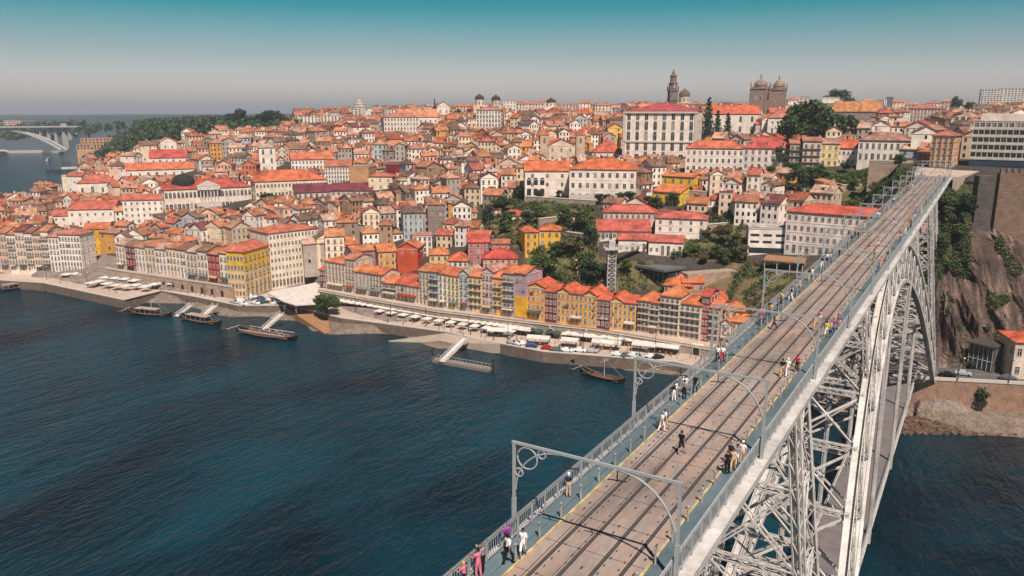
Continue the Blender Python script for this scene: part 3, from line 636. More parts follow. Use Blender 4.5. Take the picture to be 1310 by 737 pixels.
def building(t, w, d, H, floors, cols, wc, rc, roof='hip', rh=3, separate=True, win=(1.0, 1.7), side=True, base=None, balc=0, arch_ground=False, arch=False, chimney=0, dormer=0, found=6, sidecols=None, skip=0, oh=.45, belts=True, winh0=None, rail=False):
    """walls, roof and openings; front is the -y side. t = the thing's empty"""
    g_ = sum(rc) / 3; rc = tuple(v * .9 + g_ * .1 + .01 for v in rc)
    fh = H / floors; wb = wall_mb(w, d, H, rh, roof, wc, found, base, .6 * fh if base else 0)
    if belts and floors > 2 and separate:
        for k in range(1, floors): wb.box(-w / 2 - .07, w / 2 + .07, -.07, d + .07, k * fh - .12, k * fh + .1, 0, tuple(v * .93 for v in wc))
    fr = []  # (x,y,z,rot,kind)
    sx = w / cols
    for k in range(skip, floors):
        for i in range(cols): fr.append((-w / 2 + sx * (i + .5), 0, k * fh + (fh - win[1]) * .45, 0, k))
    if side:
        sc = sidecols or max(1, int(d / 3.6))
        for k in range(skip, floors):
            for i in range(sc):
                y = d / sc * (i + .5)
                if sidecols or random.random() < .8: fr.append((w / 2, y, k * fh + (fh - win[1]) * .45, math.pi / 2, k))
                if sidecols or random.random() < .5: fr.append((-w / 2, y, k * fh + (fh - win[1]) * .45, -math.pi / 2, k))
    if separate:
        wall = wb.build('wall', [M['wall'], M['trim']], t); kids = [wall]
        for x, y, z, a, k in fr:
            door = k == 0 and skip == 0 and a == 0 and (random.random() < .35 or arch_ground)
            if door:
                o = link('door', window_mesh(win[0] * 1.25, fh * .72, arch=arch_ground), t, (x, y, .02 + .12))
            else:
                o = link('window', window_mesh(win[0], win[1], rail or (balc and k > 0 and a == 0), arch), t, (x, y, z if not (balc and k > 0) else k * fh + .25))
            o.rotation_euler = (0, 0, a)
        if balc == 2:
            for k in range(1, floors):
                b = MB(); b.box(-w / 2 + .15, w / 2 - .15, -.95, -.02, k * fh - .1, k * fh + .04, 0)
                n = int(w / .42)
                for i in range(n + 1): b.box(-w / 2 + .2 + (w - .4) * i / n - .015, -w / 2 + .2 + (w - .4) * i / n + .015, -.92, -.88, k * fh + .04, k * fh + .95, 1)
                b.box(-w / 2 + .16, w / 2 - .16, -.92, -.87, k * fh + .95, k * fh + 1.0, 1); b.build('balcony', [M['trim'], M['iron']], t)
    else:
        for x, y, z, a, k in fr:
            hw, h = win[0] / 2, win[1]
            if a == 0: wb.quad((x - hw, -.05, z), (x + hw, -.05, z), (x + hw, -.05, z + h), (x - hw, -.05, z + h), 2)
            else:
                s = 1 if a > 0 else -1; X = x + s * .05
                q = [(X, y - hw, z), (X, y + hw, z), (X, y + hw, z + h), (X, y - hw, z + h)]
                wb.add(q if s > 0 else q[::-1], [(0, 1, 2, 3)], 2)
        wall = wb.build('wall', [M['wall'], M['trim'], M['glass']], t)
    rf = roof_mb(w, d, H, rh, roof, oh, rc).build('roof', [M['roof']], t)
    for i in range(chimney):
        c = MB(); x, y = random.uniform(-w * .35, w * .35), random.uniform(d * .3, d * .8); c.box(x - .35, x + .35, y - .3, y + .3, H, H + rh + 1.1, 0, jit(wc)); c.box(x - .42, x + .42, y - .37, y + .37, H + rh + 1.1, H + rh + 1.3, 1)
        c.build('chimney', [M['wall'], M['trim']], rf)
    for i in range(dormer):
        x = -w / 2 + w * (i + .5) / dormer; c = MB(); c.box(x - .8, x + .8, d * .12, d * .4, H + .1, H + rh * .25 + 1.5, 0, wc); c.box(x - .95, x + .95, d * .12 - .1, d * .4, H + rh * .25 + 1.5, H + rh * .25 + 1.65, 2, rc)
        c.quad((x - .5, d * .12 - .02, H + rh * .25 + .3), (x + .5, d * .12 - .02, H + rh * .25 + .3), (x + .5, d * .12 - .02, H + rh * .25 + 1.3), (x - .5, d * .12 - .02, H + rh * .25 + 1.3), 1)
        c.build('dormer', [M['wall'], M['glass'], M['roof']], rf)
    return wall
LMR = []
TAKEN = []   # (x, y, r) footprints of the buildings placed by hand
def take(p, w, d, rz):
    c = Vector((p[0], p[1])) ; ux = Vector((math.cos(rz), math.sin(rz))); uy = Vector((-ux.y, ux.x))
    TAKEN.append((c, ux, uy, w / 2, d))
def facing(p, yaw=0):
    """rotation that turns a facade to the camera side, plus yaw degrees (positive shows its right side)"""
    return math.atan2(p[1] - 0, p[0] - UC) - math.pi / 2 + R(yaw)
def ztop(p, y):
    X, Y = p[0] - UC, p[1]; f0 = -X * sp + Y * cp; m = (y - 368.5) / F
    return ZC - f0 * (st + m * ct) / (ct - m * st)
def LM(name, label, cat, xc, wpx, yeave, ybase=None, D=None, yaw=0, d=14, roof='hip', rpx=8, floors=4, cols=6, wc='#efe6dc', rc='#d4693a', group=None, **k):
    if ybase is not None:
        p = gp(xc, ybase)
        D = proj(p)[2]; zb = p.z; H = ztop(p, yeave) - zb; q = Vector((p.x, p.y, zb + H)); gz = ground(q.x, q.y)
    else:
        q = at(xc, yeave, D); gz = zb = ground(q.x, q.y); H = q.z - gz
    s = F / D; rz = facing(q, yaw); w = wpx / s / math.cos(R(yaw))
    LMR.append((xc - wpx / 2 - 1, xc + wpx / 2 + 1, yeave, ybase or yeave + 10, D))
    t = empty(name, (q.x, q.y, zb), rz, label, cat, group)
    rh = rpx / s if roof != 'flat' else .3
    take(q, w, d, rz)
    k.setdefault('found', max(6, zb - gz + 8))
    wcs = srgb(wc) if isinstance(wc, str) else wc
    building(t, w, d, max(2, H), floors, cols, wcs, srgb(rc), roof, rh, **k)
    return t, w, H, d
# ---------------------------------------------------------------- landmark buildings on the hill
def landmarks():
    big = dict(win=(1.3, 2.6))
    t, w, H, d = LM('bishops_palace', 'huge white palace block with eight columns of tall arched windows and a red roof', 'palace', 842, 89, 142, 207, 560, -8, 40, 'hip', 10, 5, 8, '#f2e8de', '#c4484a', win=(2.0, 4.2), arch=True, sidecols=5, belts=True)
    mb = MB(); 
    for x in (-w / 2, w / 2): mb.box(x - .8, x + .8, -.5, 0, -2, H - 1)
    mb.box(-w / 2 - 1, w / 2 + 1, -.9, -.05, H - 1.4, H - .3); mb.box(-w / 2 - .4, w / 2 + .4, -.5, -.05, H * .38, H * .41); mb.build('cornice', [M['trim']], t)
    LM('palace_wing', 'white palace wing with a bright orange roof, between the conifers and the cathedral towers', 'building', 939, 56, 146, 172, 590, 0, 14, 'gable', 11, 2, 4, '#efe6dc', '#d8603a', win=(1.6, 3.2), arch=True)
    LM('orange_annex', 'low annex with a bright orange lean-to roof at the foot of the cathedral towers', 'building', 975, 17, 159, 172, 575, 0, 8, 'shed', 6, 1, 2, '#e6c7ae', '#dc6c3c')
    LM('hill_house', 'white house with the long orange hipped roof below the palace, left of its red-roofed neighbour', 'house', 913, 72, 190, 220, 440, 0, 12, 'hip', 9, 3, 10, '#efe6dc', '#d8693f', win=(1.1, 1.8))
    LM('hill_house', 'white house with a red roof and three dormers right below the cathedral', 'house', 979, 57, 190, 217, 440, -5, 12, 'hip', 13, 3, 7, '#eae0d6', '#c94b3d', dormer=3, win=(1.1, 1.8))
    LM('hill_house', 'small white house with two windows right of the cathedral towers and a flat salmon roof', 'house', 1000, 36, 151, 172, 540, 0, 10, 'hip', 7, 2, 3, '#efe6dc', '#cf7a66')
    # convent
    LM('convent', 'large white convent wing with an orange roof, standing above a stone base', 'convent', 770, 84, 217, 257, None, -3, 20, 'hip', 12, 3, 9, '#f0e5da', '#de6a36', win=(1.3, 2.0), base=srgb('#a58c74'))
    t, w, H, d = LM('convent', 'lower white convent wing with dark arcades at its left end and an orange roof', 'convent', 700, 57, 219, 252, None, 4, 16, 'gable', 11, 3, 3, '#f0e5da', '#de6a36', win=(1.2, 1.6), skip=1)
    mb = MB()
    for k in range(3):
        for r_ in range(2):
            x = -w / 2 + 2 + k * 3.2; z = .8 + r_ * H * .4; hw = 1.05; h = H * .2
            mb.add([(x - hw, -.06, z), (x + hw, -.06, z)] + [(x + hw * math.cos(math.pi * j / 8), -.06, z + h + hw * math.sin(math.pi * j / 8)) for j in range(9)], [tuple(range(11))])
    mb.build('arcade', [M['dark']], t)  # dark shapes laid on the facade, painted shade of the arcade openings
    LM('roof_pavilion', 'round-shouldered white hall with a broad orange-red hipped roof behind the convent', 'building', 777, 40, 195, 203, 430, 0, 18, 'hip', 14, 1, 5, '#efe0d2', '#cf5a3f')
    # church with two small towers
    t, w, H, d = LM('hill_church', 'pale church with two square bell towers with orange caps above the convent', 'church', 718, 34, 186, 207, 455, 6, 20, 'cross', 8, 2, 3, '#dcc9b6', '#d4693a')
    for x in (-w / 2 - 2.2, w / 2 + 3.5):
        b = MB(); b.box(x - 2.6, x + 2.6, 0, 5, -5, H + 6, 0, srgb('#c7ae98')); b.box(x - 2.9, x + 2.9, -.3, 5.3, H + 6, H + 6.5, 1)
        tw = b.build('bell_tower', [M['wall'], M['trim']], t)
        for zz in (H + 1.5,):
            o = link('window', window_mesh(1.2, 2.4, arch=True), tw, (x, 0, zz))
        b = MB(); b.lathe(x, 2.5, [(4.2, H + 6.5), (2.6, H + 8), (.3, H + 9.6)], 4, 0, srgb('#cf6a44'), R(45)); b.build('tower_cap', [M['roof']], tw)
    # cathedral: dark granite towers with domed lanterns
    D = 600; p = at(978, 145, D); s = D / F; gz = ground(p.x, p.y); z1 = at(978, 114, D).z; H = z1 - gz
    t = empty('cathedral', (p.x, p.y, gz), facing(p, -12), 'brown granite cathedral with two square domed towers rising above the skyline', 'cathedral')
    take(p, 34, 40, facing(p))
    gc = (.9, .8, .74)
    for cx, dy, w, k in ((-5.6, 0, 11.8, 1.0), (7.4, 4, 10.2, .97)):
        b = MB(); b.box(cx - w / 2, cx + w / 2, dy, dy + w, -4, H * k, 0, gc); b.box(cx - w / 2 - .5, cx + w / 2 + .5, dy - .5, dy + w + .5, H * k, H * k + .7, 0, gc)
        for e in (-1, 1): b.box(cx + e * w / 2 - .8, cx + e * w / 2 + .8, dy - .25, dy + .5, -4, H * k, 0, gc)
        tw = b.build('tower', [M['stone']], t)
        for i in range(2):
            o = link('window', window_mesh(1.1, 2.6, arch=True), tw, (cx - 2 + 4 * i, dy, H * k - 8))
        for i in range(12):
            q = MB(); 
        q = MB()
        for i in range(9):
            for (x, y) in ((cx - w / 2 + w * i / 8, dy), (cx - w / 2 + w * i / 8, dy + w), (cx - w / 2, dy + w * i / 8), (cx + w / 2, dy + w * i / 8)): q.box(x - .18, x + .18, y - .18, y + .18, H * k + .7, H * k + 1.8, 0, gc)
        q.box(cx - w / 2 - .2, cx + w / 2 + .2, dy - .2, dy + .1, H * k + 1.7, H * k + 2, 0, gc); q.box(cx + w / 2 - .1, cx + w / 2 + .2, dy, dy + w, H * k + 1.7, H * k + 2, 0, gc); q.build('balustrade', [M['stone']], tw)
        for ex in (-1, 1):
            for ey in (0, 1): 
                q = MB(); q.lathe(cx + ex * w / 2, dy + ey * w, [(.55, H * k + .7), (.4, H * k + 3.2), (.6, H * k + 3.5), (.12, H * k + 5.6)], 8, 0, gc); q.build('pinnacle', [M['stone']], tw)
        q = MB(); c0 = H * k + .7; R_ = w * .36
        q.lathe(cx, dy + w / 2, [(R_, c0), (R_, c0 + 2.2), (R_ * 1.08, c0 + 2.3), (R_ * .98, c0 + 3.8), (R_ * .8, c0 + 5.2), (R_ * .5, c0 + 6.4), (R_ * .2, c0 + 7), (.5, c0 + 7.1), (.5, c0 + 8.6), (.7, c0 + 8.8), (.1, c0 + 11)], 14, 0, gc)
        q.build('dome', [M['stone']], tw)
    b = MB(); b.box(-2, 4, 3, 20, -4, H * .72, 0, gc); b.build('nave_wall', [M['stone']], t)
    # baroque tower
    D = 800; p = at(860, 135, D); gz = ground(p.x, p.y); Z = lambda y: at(860, y, D).z - gz
    t = empty('clock_tower', (p.x, p.y, gz), facing(p, 20), 'slender dark baroque stone tower poking above the red palace roof', 'tower'); take(p, 12, 12, 0)
    gc = (.6, .56, .54)
    b = MB(); b.box(-4.1, 4.1, -4.1, 4.1, -4, Z(116), 0, gc)
    for z in (Z(128), Z(116)): b.box(-4.7, 4.7, -4.7, 4.7, z - .5, z + .4, 0, gc)
    b.build('shaft', [M['stone']], t)
    b = MB(); b.lathe(0, 0, [(4.4, Z(116)), (4.2, Z(107)), (5.2, Z(107) + .1), (5.2, Z(106.4)), (3.3, Z(106)), (3.1, Z(98)), (3.9, Z(98) + .1), (3.8, Z(97)), (2.2, Z(96)), (1.5, Z(93)), (.8, Z(91)), (.15, Z(88.5))], 8, 0, gc, R(22.5)); b.build('belfry', [M['stone']], t)
    for z in (Z(126), Z(113)):
        o = link('window', window_mesh(1.6, 4.0, arch=True), t, (0, -4.15 if z < Z(116) else -4.3, z))
    for e in (-1, 1):
        for f in (-1, 1): q = MB(); q.lathe(e * 4.2, f * 4.2, [(.6, Z(116)), (.7, Z(112)), (.1, Z(109.5))], 6, 0, gc); q.build('pinnacle', [M['stone']], t)
    def dome(x, ytop, ydrum, ybase, wpx, D, label, col, dc):
        p = at(x, ydrum, D); gz = ground(p.x, p.y) - 4; r = wpx / 2 * D / F; Z = lambda y: at(x, y, D).z - gz
        t = empty('domed_church', (p.x, p.y, gz), facing(p), label, 'church'); take(p, r * 2.4, r * 2.4, 0)
        b = MB(); b.box(-r * 1.3, r * 1.3, -r * 1.3, r * 1.3, 0, Z(ybase), 0, srgb(col)); b.build('wall', [M['wall']], t)
        b = MB(); b.lathe(0, 0, [(r * .95, Z(ybase)), (r * .95, Z(ydrum)), (r * 1.05, Z(ydrum) + .1)], 16, 0, srgb(col)); b.build('drum', [M['wall']], t)
        b = MB(); h = Z(ytop) - Z(ydrum); b.lathe(0, 0, [(r * 1.02, Z(ydrum)), (r * .97, Z(ydrum) + h * .3), (r * .78, Z(ydrum) + h * .55), (r * .45, Z(ydrum) + h * .74), (r * .16, Z(ydrum) + h * .82), (r * .16, Z(ydrum) + h * .94), (.05, Z(ytop))], 16, 0, srgb(dc)); b.build('dome', [M['stone']], t, smooth=False)
        for k in range(8):
            a = k * math.pi / 4; o = link('window', window_mesh(1.2, 2.2, arch=True), t, (r * .95 * math.sin(a), -r * .95 * math.cos(a), Z(ybase) + 1)); o.rotation_euler = (0, 0, a)
    dome(875.5, 113, 123, 131, 14, 760, 'pale domed lantern church beside the dark baroque tower', '#cbbfb0', '#a9a398')
    dome(613.5, 120, 127, 135, 12, 820, 'church with a dark rounded dome on the skyline above the white office block', '#d8c8b8', '#6b675f')
    dome(634.5, 121, 128, 135, 12, 850, 'church with a smaller dark dome on the skyline, right of its twin', '#d0bfae', '#6b675f')
    dome(705, 125, 131, 137, 13, 900, 'wide pale hall with a dark glass dome on the skyline', '#e6d8cb', '#66615c')
    LM('office_block', 'white office block with five rows of dark windows below the two domes', 'building', 625, 31, 141, 168, 640, -6, 16, 'hip', 4, 5, 8, '#f0e6de', '#c77a6a', win=(1.2, 2.2))
    # yellow house on the slope
    LM('yellow_house', 'bright yellow house with an orange roof, upper of two below the white hill houses', 'house', 866, 40, 226, 246, None, -25, 9, 'gable', 4, 2, 4, '#ecc02e', '#dd7a40')
    LM('yellow_house', 'bright yellow house with a long sloping orange roof, lower of two on the slope', 'house', 852, 34, 246, 262, None, -30, 8, 'shed', 8, 1, 3, '#f0c62c', '#e0783c')
    # white and red terraces above the lift
    LM('terrace_house', 'pinkish house with the uppermost long red roof above the lift tower', 'house', 806, 68, 272, 290, None, 2, 9, 'hip', 8, 2, 10, '#dcc4b6', '#cc5b48', win=(.9, 1.5))
    LM('terrace_house', 'plain white house with five small windows and a red roof right of the lift terraces', 'house', 870, 64, 280, 306, None, -4, 10, 'hip', 7, 3, 5, '#f2e8de', '#cf6450', win=(.9, 1.2), skip=1)
    LM('terrace_house', 'white house with a glazed gallery under a long red lean-to roof, left above the lift', 'house', 798, 67, 296, 306, 300, 5, 8, 'shed', 12, 1, 14, '#e6dcd4', '#cb5a48', win=(1.0, 1.5))
    LM('terrace_house', 'small white house with a red roof just right of the lift platform', 'house', 809, 36, 307, 324, 292, 2, 7, 'gable', 6, 1, 5, '#f2e8de', '#cc5e4c', win=(.8, 1.2))
    LM('terrace_house', 'small white house with a red roof beside the flat dark station roof', 'house', 851, 43, 310, 328, 290, -4, 8, 'gable', 7, 1, 6, '#f2e8de', '#cf6250', win=(.8, 1.2))
    # modern white, long red roof
    t, w, H, d = LM('modern_block', 'curved-front white modern block with long strip windows left of the long red-roofed building', 'building', 980, 46, 292, 325, 272, 6, 12, 'flat', 0, 3, 1, '#f0e8e0', '#cfc5ba', separate=False, win=(.1, .1), side=False)
    for k in range(2):
        for i in range(3):
            b = MB(); b.box(-w / 2 + .8 + i * w / 3, -w / 2 + w / 3 * (i + 1) - .6, -.06, .02, H * .42 + k * H * .26, H * .42 + k * H * .26 + .9); b.build('strip_window', [M['dglass']], t)
    b = MB(); b.box(-w / 2 + .4, w / 2 - .4, -.08, .02, .3, H * .24); b.build('glazed_ground_floor', [M['dglass']], t)
    LM('long_building', 'long white four-storey building under a bright red-orange hipped roof behind the bridge', 'building', 1066, 122, 275, 328, 285, -14, 13, 'hip', 9, 4, 15, '#efe4dc', '#d8573c', win=(.9, 1.4), sidecols=4)
    # top right group
    LM('monastery_church', 'tall grey church with a steep ochre-orange gable roof near the right skyline', 'church', 1092, 56, 143, 158, 560, -18, 16, 'gable', 13, 1, 3, '#a8978a', '#dc8a4c', win=(1.4, 4))
    t, w, H, d = LM('arched_chapel', 'grey chapel with one tall arch and a white attic, left of the grey gabled church', 'church', 1060, 22, 132, 156, 540, -5, 10, 'flat', 0, 1, 1, '#9c8d82', '#e8ded4', win=(4.2, 9), arch=True)
    b = MB(); b.box(-w / 2 + 1, w / 2 - 1, .5, d, H + .3, H + 5, 0, srgb('#efe6dc')); b.box(-w / 2 + .6, w / 2 - .6, .2, d, H + 5, H + 5.5, 0, srgb('#efe6dc')); b.build('attic', [M['wall']], t)
    LM('hill_house', 'white house with an orange roof right of the yellow house above the green bank', 'house', 1090, 38, 190, 212, 365, -6, 10, 'gable', 10, 2, 7, '#f0e4da', '#db6238', win=(.9, 1.3))
    LM('long_house', 'long white house with eight tall windows and a faded brown roof above the terrace wall', 'building', 1131, 64, 180, 207, 375, -4, 14, 'hip', 9, 2, 9, '#f2e8e0', '#b07a68', win=(1.0, 2.4), skip=0)
    LM('hill_house', 'white gabled house with a red roof right behind the long white one', 'house', 1172, 30, 163, 184, 440, -12, 12, 'cross', 8, 3, 4, '#f0e6de', '#c94b42', win=(.9, 1.6))
    LM('hill_house', 'tall peach house at the head of the bridge', 'house', 1203, 26, 174, 214, 350, -10, 12, 'hip', 6, 5, 4, '#e2ae80', '#bb6a50', win=(.9, 1.7), rail=True)
    LM('hill_house', 'narrow pale yellow house left of the white one with the orange roof', 'house', 1060, 22, 184, 213, 362, 5, 9, 'gable', 6, 3, 3, '#eed79a', '#c98e7c')
    for i, (x, w_, ye, yb, c_) in enumerate(((1037, 22, 181, 216, '#d8c2ae'), (1018, 17, 184, 215, '#b9a596'))):
        LM('balcony_house', 'tall %s house with open balconies, %s of two above the green bank' % (('beige', 'brownish')[i], ('right', 'left')[i]), 'house', x, w_, ye, yb, 370, 8, 10, 'gable', 5, 4, 3, c_, '#b5735c', balc=2)
    LM('pink_block', 'wide pale pink block with many small windows on the right skyline', 'building', 1180, 38, 139, 160, 520, -5, 16, 'hip', 5, 5, 10, '#e6c8bc', '#c4705c', win=(1., 1.5))
    LM('terrace_wall', 'plain stone terrace wall standing below the long white house', 'wall', 1138, 50, 207, 222, 345, -2, 6, 'flat', 0, 2, 1, '#a99484', '#b7a596', win=(.1, .1), side=False, separate=False)
    # apartment block on the right, with balconies
    t, w, H, d = LM('apartment_block', 'long white modernist apartment block with rows of balconies at the right edge', 'building', 1283, 76, 156, 214, 290, -3, 14, 'flat', 0, 6, 12, '#b3a594', '#b5a99c', win=(1.3, 1.9), found=3, sidecols=3)
    fh = H / 6
    for k in range(1, 6):
        b = MB(); b.box(-w / 2 - .2, w / 2 + .2, -1.3, -.02, k * fh - .12, k * fh + .08, 0); b.box(-w / 2 - .2, w / 2 + .2, -1.32, -1.22, k * fh + .08, k * fh + .95, 0)
        for i in range(13): b.box(-w / 2 + w * i / 12 - .1, -w / 2 + w * i / 12 + .1, -1.25, -.02, k * fh + .08, (k + 1) * fh - .14, 0)
        b.build('balcony', [M['apt_balcony']], t)
    b = MB(); b.box(-w / 2 - .1, w / 2 + .1, -1.1, -.02, .2, fh * .85); b.build('shop_front', [mat('blue_glass', (.04, .06, .085), .3, n1=(.3, 1))], t)
    b = MB(); b.box(-w / 2 + 2, w / 2, 3, d - 2, H + .3, H + 3, 0, srgb('#e2d8cf')); b.build('roof_storey', [M['wall']], t)
    for i, (x, w_, y) in enumerate(((1270, 24, 114), (1296, 26, 113), (1322, 24, 115))):
        LM('tower_block', 'pale tower block on the far right skyline, %s of the cluster' % ('leftmost', 'middle one', 'rightmost')[i], 'tower block', x, w_, y, None, 1500, 10, 18, 'flat', 0, 12, 7, '#dcd4cc', '#c9c0b8', separate=False, win=(3.2, 2.2))
    for i, (x, w_, y, c) in enumerate(((1130, 9, 127, '#efe9e2'), (1139, 8, 124, '#6c7480'), (1123, 7, 129, '#a8a6a8'))):
        LM('tower_block', 'small distant tower block behind the gabled grey church, the %s one' % ('white', 'dark slate', 'grey')[i], 'tower block', x, w_, y, None, 1200, 5, 14, 'flat', 0, 7, 3, c, '#b8b0a8', separate=False, win=(2, 1.8))
    # centre and left hill
    LM('hotel', 'big pale hotel with four rows of windows under the skyline, upper middle of the hill', 'hotel', 514, 44, 150, 173, 620, 8, 18, 'hip', 5, 4, 11, '#eadfd2', '#c9745a', win=(1.1, 1.9))
    LM('market_hall', 'long skyline hall with a pale orange roof', 'building', 535, 50, 150, None, 690, 5, 26, 'gable', 10, 2, 8, '#efe4d8', '#dd8a5c', win=(1.1, 2))
    t, w, H, d = LM('round_tower_block', 'stepped pale round-topped tower block on the skyline left of centre', 'tower block', 460, 24, 139, None, 1000, 0, 18, 'flat', 0, 5, 5, '#d8cfc6', '#cbc2ba', separate=False, win=(2.2, 1.6))
    b = MB()
    for k, r in enumerate((9, 7.5, 5)): b.lathe(0, 9, [(r, H + k * 3.2), (r, H + k * 3.2 + 2.2), (r + .7, H + k * 3.2 + 2.3), (r + .7, H + k * 3.2 + 3.1)], 16, 0, srgb('#d8cfc6'))
    b.lathe(0, 9, [(2, H + 9.6), (.5, H + 12), (.2, H + 18)], 8, 0, srgb('#b9aea6')); b.build('crown_storeys', [M['wall']], t)
    LM('bell_tower', 'square white bell tower in the middle of the left hillside', 'church', 343.5, 20, 189, 222, None, 4, 8, 'hip', 4, 3, 2, '#efe5da', '#caa592', win=(1.3, 2.6), arch=True)
    t = empty('storage_tank', gp(316, 214), 0, 'tall blue-grey cylindrical tank among roofs left of the white bell tower', 'tank'); p = t.location; s = proj(p)[2] / F
    b = MB(); b.lathe(0, 0, [(3.4 * s, -3), (3.4 * s, 22 * s), (3.0 * s, 23.5 * s), (.3, 24 * s)], 20, 0, srgb('#5f7684')); b.build('shell', [M['conc']], t); take(p, 8, 8, 0)
    b = MB(); b.bar((3.4 * s, -.5, 0), (3.4 * s, -.5, 22 * s), .3, .3); b.build('ladder', [M['steel']], t)
    LM('market_building', 'long cream building with a big bright orange hipped roof and a palm court', 'building', 374, 88, 231, 252, None, 10, 20, 'hip', 12, 2, 20, '#eadcc6', '#de6a3c', win=(1.0, 1.6))
    LM('school_building', 'white three-storey building with a wide salmon-orange roof below the left skyline', 'building', 400, 52, 204, 217, None, 4, 14, 'gable', 9, 2, 12, '#f0e6dc', '#dc7148', win=(.9, 1.4))
    LM('school_building', 'long white five-row building with a brownish roof beside a blank tan wall', 'building', 433, 32, 213, 234, None, -8, 12, 'gable', 7, 4, 9, '#f0e8e0', '#c2694f', win=(.9, 1.4))
    LM('blank_wall_house', 'house showing one big blank tan wall in the middle of the hill', 'house', 460, 24, 214, 234, None, -20, 14, 'flat', 0, 1, 1, '#c99a72', '#b98c70', side=False, separate=False, win=(.1, .1))
    LM('crimson_house', 'house with a deep crimson blank wall on the middle hillside', 'house', 505, 22, 209, 223, None, -15, 10, 'flat', 0, 2, 2, '#7a2436', '#8c4650', separate=False, side=False, win=(.1, .1))
    LM('cream_house', 'broad cream house with a blank side, right of the tan blank wall', 'house', 487, 30, 226, 243, None, -12, 10, 'hip', 4, 2, 3, '#ecdcc0', '#cc7058', separate=True, win=(.8, 1.2))
    LM('warehouse', 'low warehouse with a dark maroon roof in the middle left of town', 'warehouse', 402, 42, 246, 254, None, 10, 16, 'gable', 9, 1, 6, '#d8c5b8', '#7e3340')
    LM('warehouse', 'long low warehouse with a maroon roof right of a similar shorter one', 'warehouse', 450, 52, 244, 250, None, -8, 14, 'gable', 8, 1, 8, '#cdbcb2', '#86303c')
    # stock exchange palace and its neighbours on the left
    t, w, H, d = LM('exchange_palace', 'long pale neoclassical palace with arched windows, a columned portico and red roofs', 'palace', 269, 104, 241, 270, None, 6, 24, 'hip', 10, 2, 22, '#e9ddd0', '#c8503e', win=(1.3, 2.4), arch=True)
    b = MB()
    for i in range(6): b.tube([(-4.5 + 1.8 * i, -2, H * .45), (-4.5 + 1.8 * i, -2, H * .95)], .4, 8)
    b.box(-6, 6, -2.8, 0, H * .95, H * 1.12); b.box(-6, 6, -2.8, 0, -3, H * .45); b.add([(-6.3, -2.9, H * 1.12), (6.3, -2.9, H * 1.12), (0, -2.9, H * 1.34), (-6.3, 0, H * 1.12), (6.3, 0, H * 1.12), (0, 0, H * 1.34)], [(0, 1, 2), (0, 2, 5, 3), (1, 4, 5, 2)])
    b.build('portico', [M['canvas']], t)
    b = MB(); b.lathe(-12, 9, [(6.5, H + 1), (6.2, H + 4), (5, H + 6), (2.5, H + 7.2), (.4, H + 7.6)], 18, 0, srgb('#4f5a60')); b.build('courtyard_dome', [M['stone']], t)
    LM('church_nave', 'white riverside church nave with a broad salmon roof behind the tiled tower', 'church', 126, 46, 234, 251, None, -6, 18, 'hip', 10, 1, 4, '#f0e4da', '#d0654f', win=(1.4, 2.6), arch=True)
    t, w, H, d = LM('tiled_tower', 'square white church tower with a dark tile panel and a yellow side wall', 'church', 91, 16, 225, 252, None, -10, 7, 'flat', 0, 1, 1, '#efe2c8', '#d8cdbd', separate=False, win=(.1, .1), side=False)
    b = MB(); b.box(-1.3, 1.3, -.1, 0, H * .35, H * .82); b.build('tile_panel', [M['tile']], t)
    b = MB(); b.box(w / 2, w / 2 + 4, 1, d + 4, -4, H * .7, 0, srgb('#e8b63a')); b.build('side_wall', [M['wall']], t)
    LM('church', 'long white church with an orange roof, behind the exchange palace', 'church', 207, 80, 217, 229, None, 3, 15, 'gable', 8, 1, 8, '#f0e6dc', '#dd6f45', win=(1.2, 2.2), arch=True)
    LM('church', 'white hall with a bright red roof, highest of the long roofs on the left hill', 'building', 218, 47, 202, 210, None, -3, 14, 'gable', 10, 1, 6, '#f0e6dc', '#cf4e42')
    LM('gabled_hall', 'large white gabled hall with a red-orange roof on the far left', 'building', 119, 52, 268, 291, None, -18, 18, 'gable', 9, 2, 6, '#f3e8de', '#cc6048', win=(.9, 1.4))
    LM('gabled_hall', 'smaller white gabled hall left of the larger one', 'building', 88, 34, 276, 292, None, -14, 13, 'gable', 6, 2, 4, '#f3e8de', '#d06a4c', win=(.9, 1.4))
    LM('white_house', 'tall plain white house with a blank gable in the middle of the left district', 'house', 186, 48, 256, 286, None, -12, 13, 'gable', 6, 4, 7, '#f3eae2', '#cf6a50', win=(.9, 1.4))
    LM('yellow_house', 'ochre yellow four-storey house with an orange roof behind the left square', 'house', 127, 28, 293, 326, None, -14, 10, 'gable', 6, 4, 4, '#e2ae3c', '#cf6b44', win=(.9, 1.5))
    LM('church', 'white church front with a round window, middle right of the hill below the skyline', 'church', 567, 16, 136, None, 760, 4, 14, 'cross', 6, 2, 2, '#eadfd2', '#c98066', win=(1.2, 2.2))
    LM('yellow_house', 'double yellow house with orange roofs at the foot of the green slope, left half', 'house', 680, 17, 297, 326, None, 14, 9, 'hip', 6, 3, 2, '#e9b93a', '#e0703a')
    LM('yellow_house', 'double yellow house with orange roofs at the foot of the green slope, right half', 'house', 703, 27, 295, 316, None, -4, 9, 'hip', 6, 2, 3, '#ebb830', '#e0703a')
    LM('cottage', 'white cottage with a red roof alone among the trees left of the convent', 'house', 657, 30, 276, 284, None, 0, 8, 'hip', 6, 1, 4, '#eadfd4', '#d2583e')
    LM('black_wall_house', 'house with a black clad wall and an orange roof below the trees', 'house', 611, 28, 303, 328, None, -16, 10, 'gable', 6, 3, 3, '#2c2c34', '#d06a48', separate=True, win=(.8, 1.2))
